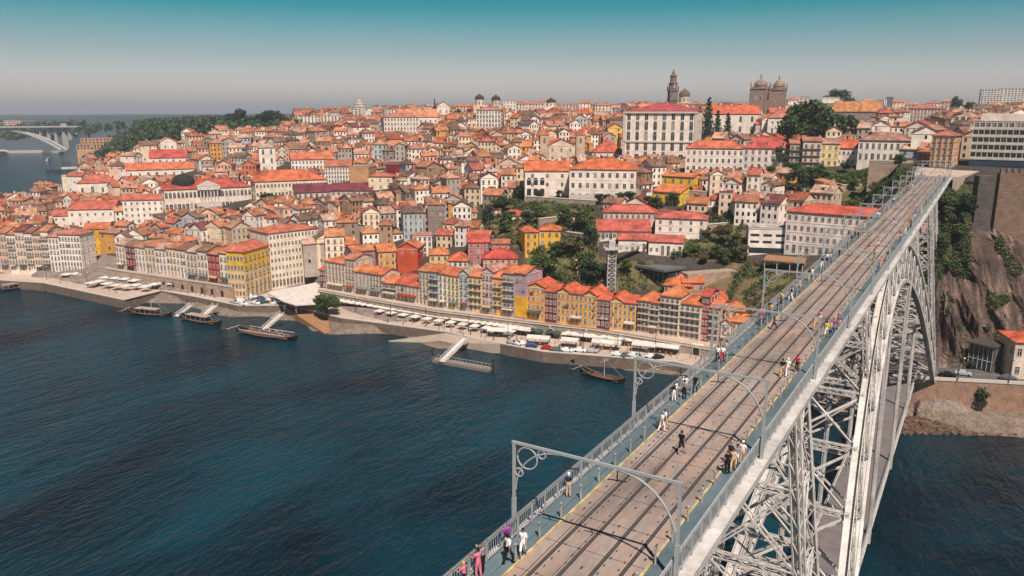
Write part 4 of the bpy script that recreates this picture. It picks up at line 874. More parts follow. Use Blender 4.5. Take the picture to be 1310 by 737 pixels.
def skyline():
    L_ = [(395, 22, 149, 'white'), (425, 30, 148, 'long cream'), (500, 16, 140, 'pale'), (552, 12, 137, 'white'), (592, 18, 136, 'pink'), (652, 16, 129, 'white gabled'), (676, 40, 133, 'long pale pink'), (700, 20, 130, 'cream'), (728, 18, 134, 'beige'), (748, 14, 132, 'white'), (772, 22, 135, 'cream'), (790, 14, 138, 'grey'),
          (1018, 18, 128, 'white'), (1028, 10, 124, 'pale'), (1112, 12, 130, 'white'), (1150, 14, 131, 'cream'), (1168, 20, 134, 'pink'), (1195, 16, 132, 'white'), (1214, 18, 130, 'beige'), (1236, 20, 134, 'white')]
    cc = {'white': '#efe8e0', 'pale': '#dcd0c6', 'cream': '#ead9c4', 'pink': '#dcb8a8', 'beige': '#cdb8a4', 'grey': '#a8a09c'}
    for i, (x, w, y, c) in enumerate(L_):
        k = [q for q in cc if q in c.split()][0]
        LM('skyline_building', '%s building breaking the skyline above the roofs, %s from the left' % (c, nth(i + 1)), 'building', x, w, y, None, 840 + (i * 37) % 160, random.uniform(-10, 10), 12, random.choice(('hip', 'gable', 'flat')), 3, 5, max(2, w // 4), cc[k], random.choice(('#c9745a', '#d08c76', '#cf7a50')), separate=False, win=(1.2, 1.9))
landmarks()
skyline()
# ---------------------------------------------------------------- riverside rows
def BQ(name, label, cat, a, b, z, ye, d=12, floors=5, cols=4, wc='#efe6dc', rc='#d4693a', roof='gable', rpx=6, group=None, **k):
    A, B_ = hp(*a, z), hp(*b, z); w = (B_ - A).length; rz = math.atan2(B_.y - A.y, B_.x - A.x); c = (A + B_) / 2
    cols = max(2, min(cols, int(round(w / 1.7)))) if name == 'riverside_house' and cols > 1 else cols; H = ztop(A, ye) - z; t = empty(name, c, rz, label, cat, group); take(c, w, d, rz); s = F / proj(c)[2]
    k.setdefault('found', 4)
    building(t, w, d, H, floors, cols, srgb(wc), srgb(rc), roof, rpx / s, **k)
    if name == 'riverside_house' and w > 3 and random.random() < .6:
        b = MB(); c = srgb(random.choice(('#e6ddd0', '#b0483c', '#4a6a5a', '#d9c19a', '#8a8f96'))); x0, x1 = -w * random.uniform(.3, .46), w * random.uniform(.3, .46); b.add([(x0, -.1, 3.0), (x1, -.1, 3.0), (x1, -1.5, 2.5), (x0, -1.5, 2.5), (x0, -1.5, 2.25), (x1, -1.5, 2.25)], [(0, 3, 2, 1), (3, 4, 5, 2)], 0, c); b.build('awning', [M['canvas']], t)
    for i in range(random.choice((0, 1, 2, 3)) if name == 'riverside_house' and w > 3 else 0):
        b = MB(); f = random.randint(1, max(1, floors - 1)); x = random.uniform(-w * .35, w * .3); z = f * H / floors + .35; q = random.uniform(.5, 1.1); b.box(x, x + q, -.5, -.46, z, z + .8, 0, srgb(random.choice(('#e8e2da', '#b8505a', '#5a7ca0', '#d8b860', '#9aa890')))); b.build('hung_laundry', [M['canvas']], t)
    return t, w, H
def row(pts, z, houses, where, group, roof='gable', d=11, **kk):
    """houses: (x0, x1, eave y, wall, roof colour, floors, cols, options)"""
    for i, h in enumerate(houses):
        x0, x1, ye, wc, rc, fl, co, wn, rn = h[:9]; opt = dict(h[9]) if len(h) > 9 else {}
        def yb(x):
            return float(np.interp(x, [p[0] for p in pts], [p[1] for p in pts]))
        k = dict(kk); k.update(opt); rf = k.pop('roof', roof)
        rn2 = {'hip': 'hipped', 'gable': 'pitched', 'flat': 'flat', 'cross': 'gabled', 'shed': 'lean-to'}[rf]
        BQ('riverside_house', '%s %s-storey house, %s %s roof, %s from left in %s' % (wn, NUM[fl], rn, rn2, nth(i + 1), where), 'house', (x0, yb(x0)), (x1 - .15, yb(x1)), zrow(x0) if z == 9.5 else z, ye, k.pop('d', d), fl, co, wc, rc, rf, k.pop('rpx', 6), group, **k)
W0 = dict(win=(.7, 1.5))
def zrow(x): return float(np.interp(x, [760, 815, 918], [8.5, 7.6, 6.5]))
def riverside():
    G = 'houses in rows along the river'
    # far left row
    cs = [('#e6cdbb', 'pale pink'), ('#efe6dc', 'white'), ('#d9c0a8', 'beige'), ('#efe0cc', 'cream'), ('#cdb3a4', 'dusty pink'), ('#efe6dc', 'white')]
    H_ = []; xs = [-44, -33, -20, -9, 2, 14, 25, 37, 47, 57, 67]
    for i in range(10):
        c = cs[i % 6]; r = wpick(RCOL); H_.append((xs[i], xs[i + 1], 296 + (i % 3) * 2, c[0], r[1], 5, 3, c[1], r[0], dict(balc=1 + (i % 2))))
    row([(-44, 343), (67, 347)], 6, H_, 'the far-left quay row', G, **W0)
    row([(67, 347), (107, 348)], 6, [(67, 80, 303, '#f2eae2', '#cf8a74', 6, 4, 'white', 'pinkish', dict(balc=1, roof='hip')), (80, 107, 300, '#f2eae2', '#c8745e', 6, 7, 'broad white', 'red', dict(balc=1, roof='hip'))], 'the far-left row corner', G, **W0)
    # row above the left quay wall
    xs = [151, 163, 175, 188, 201, 215, 228, 241, 255, 268, 283, 299]
    cc = [('#e9d9c8', 'cream'), ('#8c3340', 'dark red'), ('#efe6dc', 'white'), ('#e3cdb8', 'beige'), ('#efe6dc', 'white'), ('#e6d6c4', 'cream'), ('#f0e8de', 'white'), ('#d8c6b8', 'grey-beige'), ('#efe4d6', 'white'), ('#b9483f', 'red-brown'), ('#f0e6da', 'white')]
    H_ = []
    for i in range(11):
        r = wpick(RCOL); H_.append((xs[i], xs[i + 1], 312 + i * 1.25 + random.uniform(-1.5, 1.5), cc[i][0], r[1], 4, 3, cc[i][1], r[0], dict(balc=1, roof=random.choice(('gable', 'hip')))))
    row([(151, 343), (299, 365)], 9, H_, 'the left quay row', G, **W0)
    A, B_ = hp(150, 344, 9), hp(300, 366, 9); mb = MB(); u = (B_ - A).normalized(); n = Vector((u.y, -u.x, 0)); t = empty('quay_terrace_wall', A, math.atan2(u.y, u.x), 'plain tan retaining wall with small arches below the left riverside row', 'wall')
    L_ = (B_ - A).length; mb.box(-6, L_ + 1, -2.2, 1, -7, -.15, 0, (1.25, 1.12, .98)); mb.box(-6, L_ + 1, -2.4, -2.0, -.15, .75, 1); mb.build('wall_face', [M['stone'], M['trim']], t)
    for i in range(7):
        x = L_ * .45 + i * L_ * .08; q = MB(); q.add([(-.9, 0, 0), (.9, 0, 0)] + [(.9 * math.cos(math.pi * j / 8), 0, 2 + .9 * math.sin(math.pi * j / 8)) for j in range(9)], [tuple(range(11))]); q.build('archway', [M['dark']], t, loc=(x, -2.22, -5))  # arch opening is a flat sheet, its inner shade painted dark
    # the two big corner buildings by the square
    t, w, H = BQ('corner_building', 'tall bright yellow corner building over dark arcades, left side of the square', 'building', (315, 381), (347, 369), 4.5, 323, 8.5, 5, 6, '#e2c48c', '#d4694a', 'hip', 9, arch_ground=True, balc=1, win=(1., 1.8), sidecols=5)
    b = MB(); b.box(-w / 2 - .02, w / 2 + .02, -.024, 8.52, H * .6, H - .5, 0, srgb('#ebb92c')); b.build('yellow_upper_wall', [M['wall']], t)
    t, w, H = BQ('corner_building', 'biggest riverside block, cream white with seven rows of windows and arcades, facing the square', 'building', (348, 368), (410, 357.5), 4.5, 299, 18, 7, 14, '#f0e4d2', '#cd6c4a', 'hip', 5, arch_ground=True, win=(.85, 1.5), sidecols=4)
    A, B_ = hp(297, 366, 4.5), hp(314, 381, 4.5)
    # row C
    C1 = [(409, 367), (560, 392), (672, 406)]
    H_ = [(410, 417, 345, '#8e2f3f', '#cf6a4a', 3, 2, 'narrow dark red', 'orange'), (417, 443, 334, '#e2d0bd', '#dc7a44', 5, 6, 'beige', 'orange', dict(balc=1, roof='hip')), (443, 455, 331, '#d6c2b0', '#c9785e', 5, 3, 'grey-beige', 'brownish', dict(balc=1)),
          (455, 474, 347, '#cdbfb6', '#e07a3e', 4, 4, 'grey', 'bright orange'), (474, 490, 350, '#dccabb', '#d8703c', 4, 4, 'beige', 'orange', dict(balc=1)), (490, 508, 361, '#c7b6aa', '#da7440', 3, 4, 'grey-brown', 'orange', dict(balc=2)),
          (508, 537, 363, '#dcc8b4', '#d25a38', 3, 6, 'low beige', 'red-orange', dict(rpx=11)), (537, 550, 346, '#e3d2bc', '#d6804c', 5, 3, 'tall beige', 'orange', dict(balc=1)), (550, 562, 347, '#b7c0c4', '#d9713c', 5, 3, 'tall grey-blue', 'orange', dict(balc=2)),
          (562, 573, 350, '#efe6dc', '#de7636', 5, 3, 'tall white', 'orange', dict(balc=1)), (573, 588, 352, '#ead9a8', '#db6c38', 5, 3, 'pale yellow', 'orange', dict(balc=1)), (588, 600, 350, '#b3bcc2', '#c6a090', 5, 3, 'slate-blue', 'pinkish', dict(balc=1, roof='cross')),
          (600, 617, 353, '#e9c987', '#da7a4a', 5, 4, 'soft yellow', 'orange', dict(balc=2)), (617, 631, 347, '#d2b4b4', '#cf8a80', 5, 3, 'lilac pink', 'pinkish', dict(balc=1, roof='cross')), (631, 643, 355, '#e0aa5c', '#e07a3c', 4, 3, 'ochre', 'orange', dict(balc=2)),
          (643, 659, 349, '#b0aaa8', '#db7240', 5, 4, 'grey end', 'orange', dict(balc=2)), ]
    row(C1, 9.5, H_, 'the middle promenade row', G, **W0)
    t, w, H = BQ('riverside_house', 'end house with a lilac and yellow blank side wall, right end of the middle row', 'house', (659, 404.5), (672.5, 407), 8.5, 349, 11, 5, 1, '#b39aa8', '#db7240', 'gable', 7, G, side=False, win=(.6, 1.2), skip=4)
    b = MB(); b.box(-w / 2 - .1, w / 2 + .1, -.1, 6, 0, H * .48, 0, srgb('#e9b23c')); b.build('yellow_lower_wall', [M['wall']], t)
    D1 = [(674, 406), (764, 417.5), (814, 422.5)]
    och = '#dfa55a'
    H_ = [(674, 697, 366, och, '#df5f36', 4, 4, 'ochre', 'red-orange', dict(roof='cross')), (697, 712, 372, '#7c2c38', '#df5f36', 4, 3, 'maroon', 'red-orange'), (712, 729, 373, '#e3ad62', '#df5f36', 4, 4, 'ochre', 'red-orange', dict(roof='cross')), (729, 746, 375, '#e0a758', '#de6038', 4, 4, 'ochre', 'red-orange'),
          (746, 763, 377, '#e3ae64', '#df6236', 4, 4, 'ochre', 'red-orange', dict(roof='cross')), (763, 779, 383, '#77303a', '#df6036', 4, 3, 'maroon', 'red-orange'), (779, 796, 385, '#e6b368', '#e06638', 4, 4, 'ochre', 'red-orange', dict(roof='cross')), (796, 813, 387, '#e2ac5e', '#df6238', 4, 4, 'ochre', 'red-orange')]
    row(D1, 9.5, H_, 'the ochre row', G, **W0)
    F1 = [(815, 423.5), (918, 438.5), (955, 444)]
    H_ = [(815, 830, 384, '#d8c4ae', '#df7038', 5, 3, 'beige', 'orange', dict(balc=2, roof='hip')), (830, 843, 387, '#cdbba8', '#d96c3c', 5, 3, 'grey-beige', 'orange', dict(balc=2)), (843, 868, 378, '#e0d2c0', '#dc7a44', 6, 5, 'widest cream', 'orange', dict(balc=2, roof='hip', rpx=10)),
          (868, 895, 388, '#dccbb8', '#e0723c', 5, 6, 'cream', 'orange', dict(balc=2, roof='hip')), (895, 905, 379, '#a02f44', '#c9503c', 6, 2, 'crimson', 'red', dict(win=(.7, 1.4))), (905, 919, 393, '#c2ae9e', '#e07a4a', 5, 3, 'brownish', 'orange', dict(balc=2)),
          (921, 934, 413, '#ece2d6', '#d87850', 3, 2, 'small white', 'orange', dict(roof='cross')), (935, 952, 411, '#e0c89c', '#e2803c', 3, 3, 'small cream', 'orange')]
    row(F1, 9.5, H_, 'the row beside the bridge', G, **W0)
    # second tier with colours that show in the photograph
    def S(xc, w, ye, yb, wc, rc, lab, roof='gable', fl=4, co=3, yaw=0, rpx=7, dd=10, **k):
        LM('tall_house', lab, 'house', xc, w, ye, yb, None, yaw, dd, roof, rpx, fl, co, wc, rc, 'houses standing right behind the riverside rows', **k)
    S(470, 34, 321, 350, '#9a8296', '#dc8048', 'house with a big dusty purple blank wall and an orange roof behind the middle row', 'gable', 3, 2, 18, 5, 12, win=(.8, 1.2), skip=1)
    S(496, 22, 322, 350, '#e3ab62', '#df7c40', 'ochre house with an orange roof between the purple wall and the vermilion wall', 'gable', 3, 3, 10, 8)
    S(522, 26, 318, 348, '#c95a3a', '#d8743e', 'house with a vivid vermilion blank gable wall behind the middle row', 'cross', 3, 2, -14, 8, 12, win=(.7, 1.1), skip=2)
    S(541, 24, 302, 330, '#efe8e0', '#c98474', 'plain white flat-topped house above the vermilion wall', 'flat', 4, 4)
    S(562, 24, 326, 352, '#e8c184', '#e2803e', 'yellow-cream house with an orange hipped roof behind the blue-grey front houses', 'hip', 3, 3)
    S(586, 26, 334, 356, '#eedfce', '#dd6c3a', 'cream house with a large orange roof behind the soft yellow front house', 'hip', 3, 4, -8, 9)
    S(612, 26, 310, 340, '#c47a78', '#d0503c', 'rose pink house with a red roof below the black clad wall', 'gable', 4, 3)
    S(640, 44, 331, 350, '#dcae8c', '#d24434', 'wide salmon house with a double red roof behind the end of the middle row', 'hip', 3, 6, 0, 10)
    S(652, 36, 347, 362, '#e3a948', '#e27434', 'ochre house with an orange roof next to the lilac side wall', 'hip', 2, 5, 0, 6)
    S(866, 34, 366, 392, '#d8c4b0', '#e2753a', 'beige gallery house with an orange roof rising behind the balconied row', 'hip', 3, 6, -6, 10)
    S(886, 26, 362, 385, '#c98a66', '#e0703a', 'tan house with a steep orange roof nearest the masonry arch', 'gable', 2, 4, 10, 7)
    S(938, 24, 398, 425, '#e6b878', '#e27c40', 'small ochre house with an orange roof next to the bridge railing', 'hip', 3, 3)
    S(918, 20, 384, 410, '#cf9a74', '#df6c3a', 'orange-tan house right of the crimson one', 'hip', 3, 3)
riverside()
# ---------------------------------------------------------------- town filling the hillside
def clear(p, r):
    for c, ux, uy, hw, d in TAKEN:
        v = Vector((p[0] - c.x, p[1] - c.y)); a = v.dot(ux); b = v.dot(uy)
        if abs(a) < hw + r and -r < b < d + r: return False
    return True
EX = [[(1000, 262), (1003, 206), (1120, 212), (1170, 214), (1150, 262)], [(76, 262), (76, 222), (112, 222), (112, 262)], [(674, 412), (674, 362), (960, 362), (960, 425)], [(790, 365), (812, 330), (940, 325), (945, 400), (905, 372), (875, 378)], [(300, 400), (345, 372), (352, 352), (415, 350), (415, 400)], [(765, 400), (765, 300), (800, 300), (812, 340), (800, 400)], [(953, 460), (958, 330), (1130, 262), (1220, 215), (1232, 236), (1130, 460)],
      [(40, 275), (82, 243), (108, 196), (60, 190), (-300, 190), (-300, 290)], [(1195, 216), (1215, 175), (1222, 175), (1240, 216)], [(1230, 225), (1400, 225), (1400, 600), (1150, 600)], [(480, 262), (482, 247), (510, 247), (508, 260)], [(893, 190), (893, 160), (968, 160), (968, 190)], [(1030, 190), (1030, 145), (1048, 145), (1100, 178), (1090, 186), (1062, 186)]]
FX = [-80, 100, 150, 300, 350, 410, 560, 672, 760, 815, 900, 950, 958, 1180, 1400]; FY = [328, 330, 330, 346, 350, 348, 374, 388, 398, 404, 410, 404, 330, 212, 214]
def town():
    P_ = []; d = 268.; ring = 0
    while d < 1150:
        step = 10.4 + max(0, (d - 420)) * .02; ring += 1; az = R(-68 + (ring % 2) * .7); n = 0
        while az < R(6):
            far = d > 560; w = random.uniform(4.8, 9.5) * (1.25 if far else 1); dep = random.uniform(8, 12) * (1.2 if far else 1)
            aw = w / d; az += aw * .5; x = UC + d * math.sin(az); y = d * math.cos(az)
            jd = random.uniform(-2.5, 2.5); x += jd * math.sin(az); y += jd * math.cos(az)
            z = ground(x, y); px, py, D = proj((x, y, z)); az += aw * .5 + random.choice((.1, .1, .3, .8, 2.2)) / d
            if z < 5.5 or px < -40 or px > 1335 or py < 148: continue
            if py > np.interp(px, FX, FY): continue
            if any(inpoly(g, px, py) for g in GREEN) or any(inpoly(g, px, py) for g in EX): continue
            if not clear((x, y), w * .42): continue
            yaw = (vnoise(x, y, 60, 20)[()] - .5) * 110 + random.uniform(-14, 14) + (90 if random.random() < .12 else 0)
            fl = random.choice((1, 2, 2, 3, 3, 4)) if d < 600 else random.choice((2, 3, 3, 4, 5))
            if py < 175: fl = min(fl, 4)
            wc = wpick(WCOL); rc = wpick(RCOL); kind = random.choices(('gable', 'hip', 'cross', 'shed', 'flat'), (5, 5, 3, 1, .7))[0]
            H = fl * 2.95 + random.uniform(0, 1); bad = False
            for (a, b, ye, yb_, DL) in LMR:
                if D < DL + 14 and px + w * F / D * .62 > a and px - w * F / D * .62 < b:
                    lim = yb_ - .12 * (yb_ - ye)
                    while fl > 1 and py - (H + 2.2) * F / D < lim < py + 30: fl -= 1; H -= 2.95
                    if py - (H + 2.2) * F / D < lim and py > ye: bad = True
            if bad: continue
            n += 1; P_.append(dict(x=x, y=y, z=z, w=w, d=dep, fl=fl, H=H, wc=wc, rc=rc, k=kind, yaw=yaw, D=D, px=px, ring=ring, n=n, size=w * fl / D ** 2))
        d += step
    P_.sort(key=lambda h: -h['size']); N = 290
    rings = {}
    for h in P_[:N]: rings.setdefault(h['ring'], []).append(h)
    for r in rings.values():
        r.sort(key=lambda h: h['px'])
        for i, h in enumerate(r): h['n'] = i + 1
    S = MB(); kn = {'hip': 'hipped', 'gable': 'pitched', 'flat': 'flat', 'cross': 'gabled', 'shed': 'lean-to'}
    rr = sorted(rings)
    for i, h in enumerate(P_):
        wc = jit(srgb(h['wc'][1])); rc = jit(srgb(h['rc'][1]), .2); rz = facing((h['x'], h['y']), h['yaw']); rh = {'hip': min(h['w'], h['d']) * .32, 'gable': h['d'] * .28, 'cross': h['w'] * .3, 'shed': h['d'] * .22, 'flat': .3}[h['k']]
        cols = max(2, int(h['w'] / 2.2))
        if i < N:
            t = empty('hillside_house', (h['x'], h['y'], h['z']), rz, '%s %s-storey house, %s %s roof, %s from the left in hillside tier %s' % (h['wc'][0], NUM[h['fl']], h['rc'][0], kn[h['k']], nth(h['n']), str(rr.index(h['ring']) + 1)), 'house', 'houses packed on the hillside')
            building(t, h['w'], h['d'], h['H'], h['fl'], cols, wc, rc, h['k'], rh, separate=h['H'] * F / h['D'] > 31 and i < 120, win=(.95, 1.6), balc=random.choice((0, 0, 1)), chimney=random.choice((0, 1, 1)), dormer=1 if random.random() < .12 and h['k'] != 'flat' else 0)
            rf_ = [q for q in t.children if q.name.startswith('roof')][0]; clutter(None, h['w'], h['d'], h['H'], rh, each=lambda q: q.build('rooftop_box', [M['wall']], rf_))
        else:
            m_ = wall_mb(h['w'], h['d'], h['H'], rh, h['k'], wc, 7)
            fh = h['H'] / h['fl']; sx = h['w'] / cols
            for k in range(h['fl']):
                for c in range(cols):
                    x = -h['w'] / 2 + sx * (c + .5); z = k * fh + .7; m_.quad((x - .5, -.05, z), (x + .5, -.05, z), (x + .5, -.05, z + 1.6), (x - .5, -.05, z + 1.6), 2)
                if random.random() < .6:
                    for sgn in (1, -1):
                        X = sgn * (h['w'] / 2 + .05)
                        for y in (h['d'] * .25, h['d'] * .7): 
                            q = [(X, y - .5, z), (X, y + .5, z), (X, y + .5, z + 1.6), (X, y - .5, z + 1.6)]; m_.add(q if sgn > 0 else q[::-1], [(0, 1, 2, 3)], 2)
            clutter(m_, h['w'], h['d'], h['H'], rh)
            r_ = roof_mb(h['w'], h['d'], h['H'], rh, h['k'], .45, rc)
            if random.random() < .55 and h['H'] > 5:
                q = h['w'] * random.uniform(.3, .55); sx_ = random.choice((-1, 1)) * (h['w'] / 2 - q / 2); hh = h['H'] * random.uniform(.35, .8); m2 = wall_mb(q, 3.2, hh, .9, 'shed', jit(wc)); r2 = roof_mb(q, 3.2, hh, .9, 'shed', .3, jit(srgb(wpick(RCOL)[1]), .2)); T2 = Matrix.Translation((sx_, -3.2, 0)); m_.join(m2, T2); r_.join(r2, T2)
            T = Matrix.Translation((h['x'], h['y'], h['z'])) @ Matrix.Rotation(rz, 4, 'Z'); S.join(m_, T); S.join(r_, T, 3)
    o = S.build('distant_houses', [M['wall'], M['trim'], M['glass'], M['roof']]); tag(o, 'countless small white and pastel houses with orange roofs covering the far hill', 'houses', None, 'stuff')
    print('TOWN', len(P_))
town()
# ---------------------------------------------------------------- other structures on the slope
def slope_things():
    for i, (x0, y0, x1, y1, hh, lb) in enumerate(((600, 306, 640, 300, 3, 'below the white cottage'), (690, 292, 742, 286, 4, 'just above the double yellow house'), (724, 312, 764, 318, 5, 'left of the lift platform'), (735, 352, 768, 358, 6, 'at the foot of the lift'), (672, 262, 760, 268, 4, 'along the foot of the convent garden'), (870, 258, 950, 262, 5, 'below the small houses under the palace'), (905, 300, 950, 296, 4, 'left of the curved white block'), (1010, 250, 1060, 254, 3, 'on the green bank'), (1070, 246, 1125, 244, 3, 'on the upper green bank'))):
        A = gp(x0, y0); B_ = gp(x1, y1); z = min(A.z, B_.z); B_ = hp(x1, y1, z); A = hp(x0, y0, z); v = B_ - A; t = empty('garden_wall', A, math.atan2(v.y, v.x), 'rough stone garden wall %s' % lb, 'wall'); b = MB(); b.box(0, v.length, 0, 1.2, -4, hh, 0, (1.1, 1.05, 1)); b.build('wall_face', [M['stone']], t); b = MB(); b.box(-.1, v.length + .1, -.15, 1.3, hh, hh + .25); b.build('coping', [M['trim']], t)
    for i, (x, w_, ye, yb, c, lb) in enumerate(((632, 18, 268, 278, '#e8dccf', 'small white cottage in the garden slope far left of the convent trees'), (600, 20, 272, 284, '#d9c4ae', 'small beige cottage at the left edge of the green slope'), (748, 20, 344, 356, '#b9a48e', 'low stone cottage just left of the lift'), (640, 22, 312, 326, '#c98e78', 'dusty pink cottage above the end of the middle row'), (726, 18, 276, 286, '#e0d2c2', 'tiny white cottage among the trees right of the double yellow house'))):
        LM('cottage', lb, 'house', x, w_, ye, yb, None, random.uniform(-15, 15), 8, 'gable', 4, 2, 3, c, '#bf6a48', win=(.8, 1.1))
    # lift tower
    A = gp(781, 372); zt = ztop(A, 318); H = zt - A.z; s = F / proj(A)[2]; w = 10 / s
    t = empty('lift_tower', A, facing(A, 10), 'grey steel lattice lift tower with a viewing platform, standing in front of the green slope', 'lift tower'); take(A, 8, 8, 0)
    b = MB()
    for x in (-1, 1):
        for y in (-1, 1): b.bar((x * w / 2, y * w / 2, -8), (x * w / 2, y * w / 2, H), .28)
    b.build('corner_posts', [M['steel']], t); b = MB(); n = 9
    for k in range(n):
        z0, z1 = H * k / n, H * (k + 1) / n
        for (a, c) in (((-1, -1), (1, -1)), ((1, -1), (1, 1)), ((1, 1), (-1, 1)), ((-1, 1), (-1, -1))):
            a = Vector((a[0] * w / 2, a[1] * w / 2, 0)); c = Vector((c[0] * w / 2, c[1] * w / 2, 0)); u = Vector((0, 0, 1))
            b.bar(a + u * z0, c + u * z1, .16); b.bar(c + u * z0, a + u * z1, .16); b.bar(a + u * z1, c + u * z1, .18)
    b.build('lattice', [M['steel']], t); b = MB(); b.box(-w * .14, w * .14, -w * .14, w * .14, -6, H * .96); b.build('counterweight_shaft', [M['dark']], t)
    b = MB(); p = w * .95; b.box(-p, p, -p, p, H - .2, H + .1)
    for q in range(13):
        for e in (-1, 1): b.bar((-p + 2 * p * q / 12, e * p, H), (-p + 2 * p * q / 12, e * p, H + 1.1), .05); b.bar((e * p, -p + 2 * p * q / 12, H), (e * p, -p + 2 * p * q / 12, H + 1.1), .05)
    for e in (-1, 1): b.bar((-p, e * p, H + 1.1), (p, e * p, H + 1.1), .09); b.bar((e * p, -p, H + 1.1), (e * p, p, H + 1.1), .09)
    b.box(-w * .4, w * .4, -w * .4, w * .4, H + .1, H + 3.1); b.build('platform', [M['steel']], t)
    B_ = at(815, 320, proj(A)[2] + 4); t2 = empty('footbridge', Vector((A.x, A.y, zt)), 0, 'short footbridge leading from the lift platform to the slope', 'footbridge'); b = MB(); v = B_ - Vector((A.x, A.y, zt)); v.z = 0; n_ = Vector((-v.y, v.x, 0)).normalized()
    b.bar(v * .15, v * 1.15, 2.2, .3); b.build('deck', [M['conc']], t2); b = MB()
    for e in (-1, 1):
        b.bar(v * .15 + n_ * e + Vector((0, 0, 1.1)), v * 1.15 + n_ * e + Vector((0, 0, 1.1)), .08)
        for k in range(20): b.bar(v * (.15 + k / 20) + n_ * e, v * (.15 + k / 20) + n_ * e + Vector((0, 0, 1.1)), .05)
    b.build('handrail', [M['steel']], t2)
    # flat-roofed station
    A = gp(848, 356); D = proj(A)[2]; z0 = ztop(A, 343)
    def h(x, y): return hp(x, y, z0)
    t = empty('funicular_station', A, 0, 'long low glazed building with a flat dark grey roof beside the masonry arch', 'station')
    poly = [h(812, 340), (h(850, 347)), h(937, 334), h(925, 328)]; loc = [(p.x - A.x, p.y - A.y) for p in poly]
    b = MB(); b.prism(loc, z0 - A.z - .5, z0 - A.z + .4); b.build('roof', [mat('zinc_roof', (.12, .125, .13), .6, n1=(.2, .3))], t)
    c = sum((Vector(p) for p in loc), Vector((0, 0))) / 4; inn = [tuple(c + (Vector(p) - c) * .88) for p in loc]
    b = MB(); b.prism(inn, -1.5, z0 - A.z - .5); b.build('glazed_wall', [M['dglass']], t)
    b = MB(); b.prism([tuple(c + (Vector(p) - c) * .9) for p in loc], -9, -1.45); b.build('base_wall', [M['conc']], t)
    for k in range(14):
        q0 = Vector(inn[0]).lerp(Vector(inn[1]), k / 6) if k < 7 else Vector(inn[1]).lerp(Vector(inn[2]), (k - 7) / 7)
        b = MB(); b.bar((q0.x, q0.y, -1.4), (q0.x, q0.y, z0 - A.z - .5), .22); b.build('mullion', [M['steel']], t)
    # masonry wall with the arch
    D = 300; A = gp(878, 384); A.z -= 1; B_ = hp(941, 382, A.z); v = B_ - A; rz = math.atan2(v.y, v.x); L_ = v.length; H = ztop(A, 351) - A.z
    t = empty('arched_rock_wall', A, rz, 'rough granite wall pierced by one large dark arch below the station roof', 'wall')
    b = MB(); ax = L_ * .62; r = L_ * .15
    b.box(0, L_, 0, 5, -6, H, 0, (1.15, 1.08, 1)); b.build('wall_face', [M['stone']], t)
    b = MB(); b.add([(ax - r, -.06, 0), (ax + r, -.06, 0)] + [(ax + r * math.cos(math.pi * j / 12), -.06, H * .3 + r * math.sin(math.pi * j / 12)) for j in range(13)], [tuple(range(15))]); b.build('archway', [M['dark']], t)  # unrecessed dark sheet, the shade under the arch painted on
    b = MB()
    for j in range(12):
        a0, a1 = math.pi * j / 12, math.pi * (j + 1) / 12; q = r + .3; b.bar((ax + q * math.cos(a0), -.1, H * .3 + q * math.sin(a0)), (ax + q * math.cos(a1), -.1, H * .3 + q * math.sin(a1)), .5, .6, up=(0, 1, 0))
    b.build('arch_ring', [M['trim']], t); take((A.x, A.y), L_ * 2, 8, rz)
    # shelter with pale roof
    A = gp(1003, 346); D = proj(A)[2]; zt = ztop(A, 334)
    t = empty('shelter', A, facing(A, -10), 'open shelter with a low tan roof just left of the bridge railing', 'shelter')
    b = MB(); H = zt - A.z; b.prism([(-7, -2.5), (7, -2.5), (7, 3.5), (-7, 3.5)], [H, H, H + .9, H + .9], [H + .3, H + .3, H + 1.2, H + 1.2], 0, srgb('#d9a57c')); b.build('roof', [M['conc']], t)
    for x in (-6.5, -2.2, 2.2, 6.5):
        for y in (-2, 3): b = MB(); b.bar((x, y, -3), (x, y, H + .3), .25); b.build('post', [M['steel']], t)
    # marquee on the square
    poly = [hp(x, y, 7.2) for x, y in ((342, 375), (404, 362), (410, 366), (409, 389), (378, 391), (362, 386))]; c = sum(poly, Vector()) / 6
    t = empty('marquee', (c.x, c.y, 3.8), 0, 'broad flat white canopy covering the square below the big cream block', 'canopy')
    b = MB(); b.prism([(p.x - c.x, p.y - c.y) for p in poly], [3.2] * 6, [3.6] * 6); b.add([(p.x - c.x, p.y - c.y, 3.61) for p in poly] + [(0, 0, 4.4)], [(i, (i + 1) % 6, 6) for i in range(6)]); b.build('canopy', [M['canvas']], t)
    for p in poly: b = MB(); q = (p - c) * .95; b.bar((q.x, q.y, 0), (q.x, q.y, 3.2), .15); b.build('pole', [M['steel']], t)
    # right bank: retaining wall, road edge, glass building, house, city wall
    ed = [(1140, 482), (1200, 486), (1262, 489), (1320, 492), (1420, 498)]; w = [hp(x, y, 11) for x, y in ed]; t = empty('river_wall', (w[2].x, w[2].y, 0), 0, 'long brown stone river wall on the right bank above the pebble beach', 'wall'); o = Vector((w[2].x, w[2].y, 0))
    b = MB(); cpg = MB()
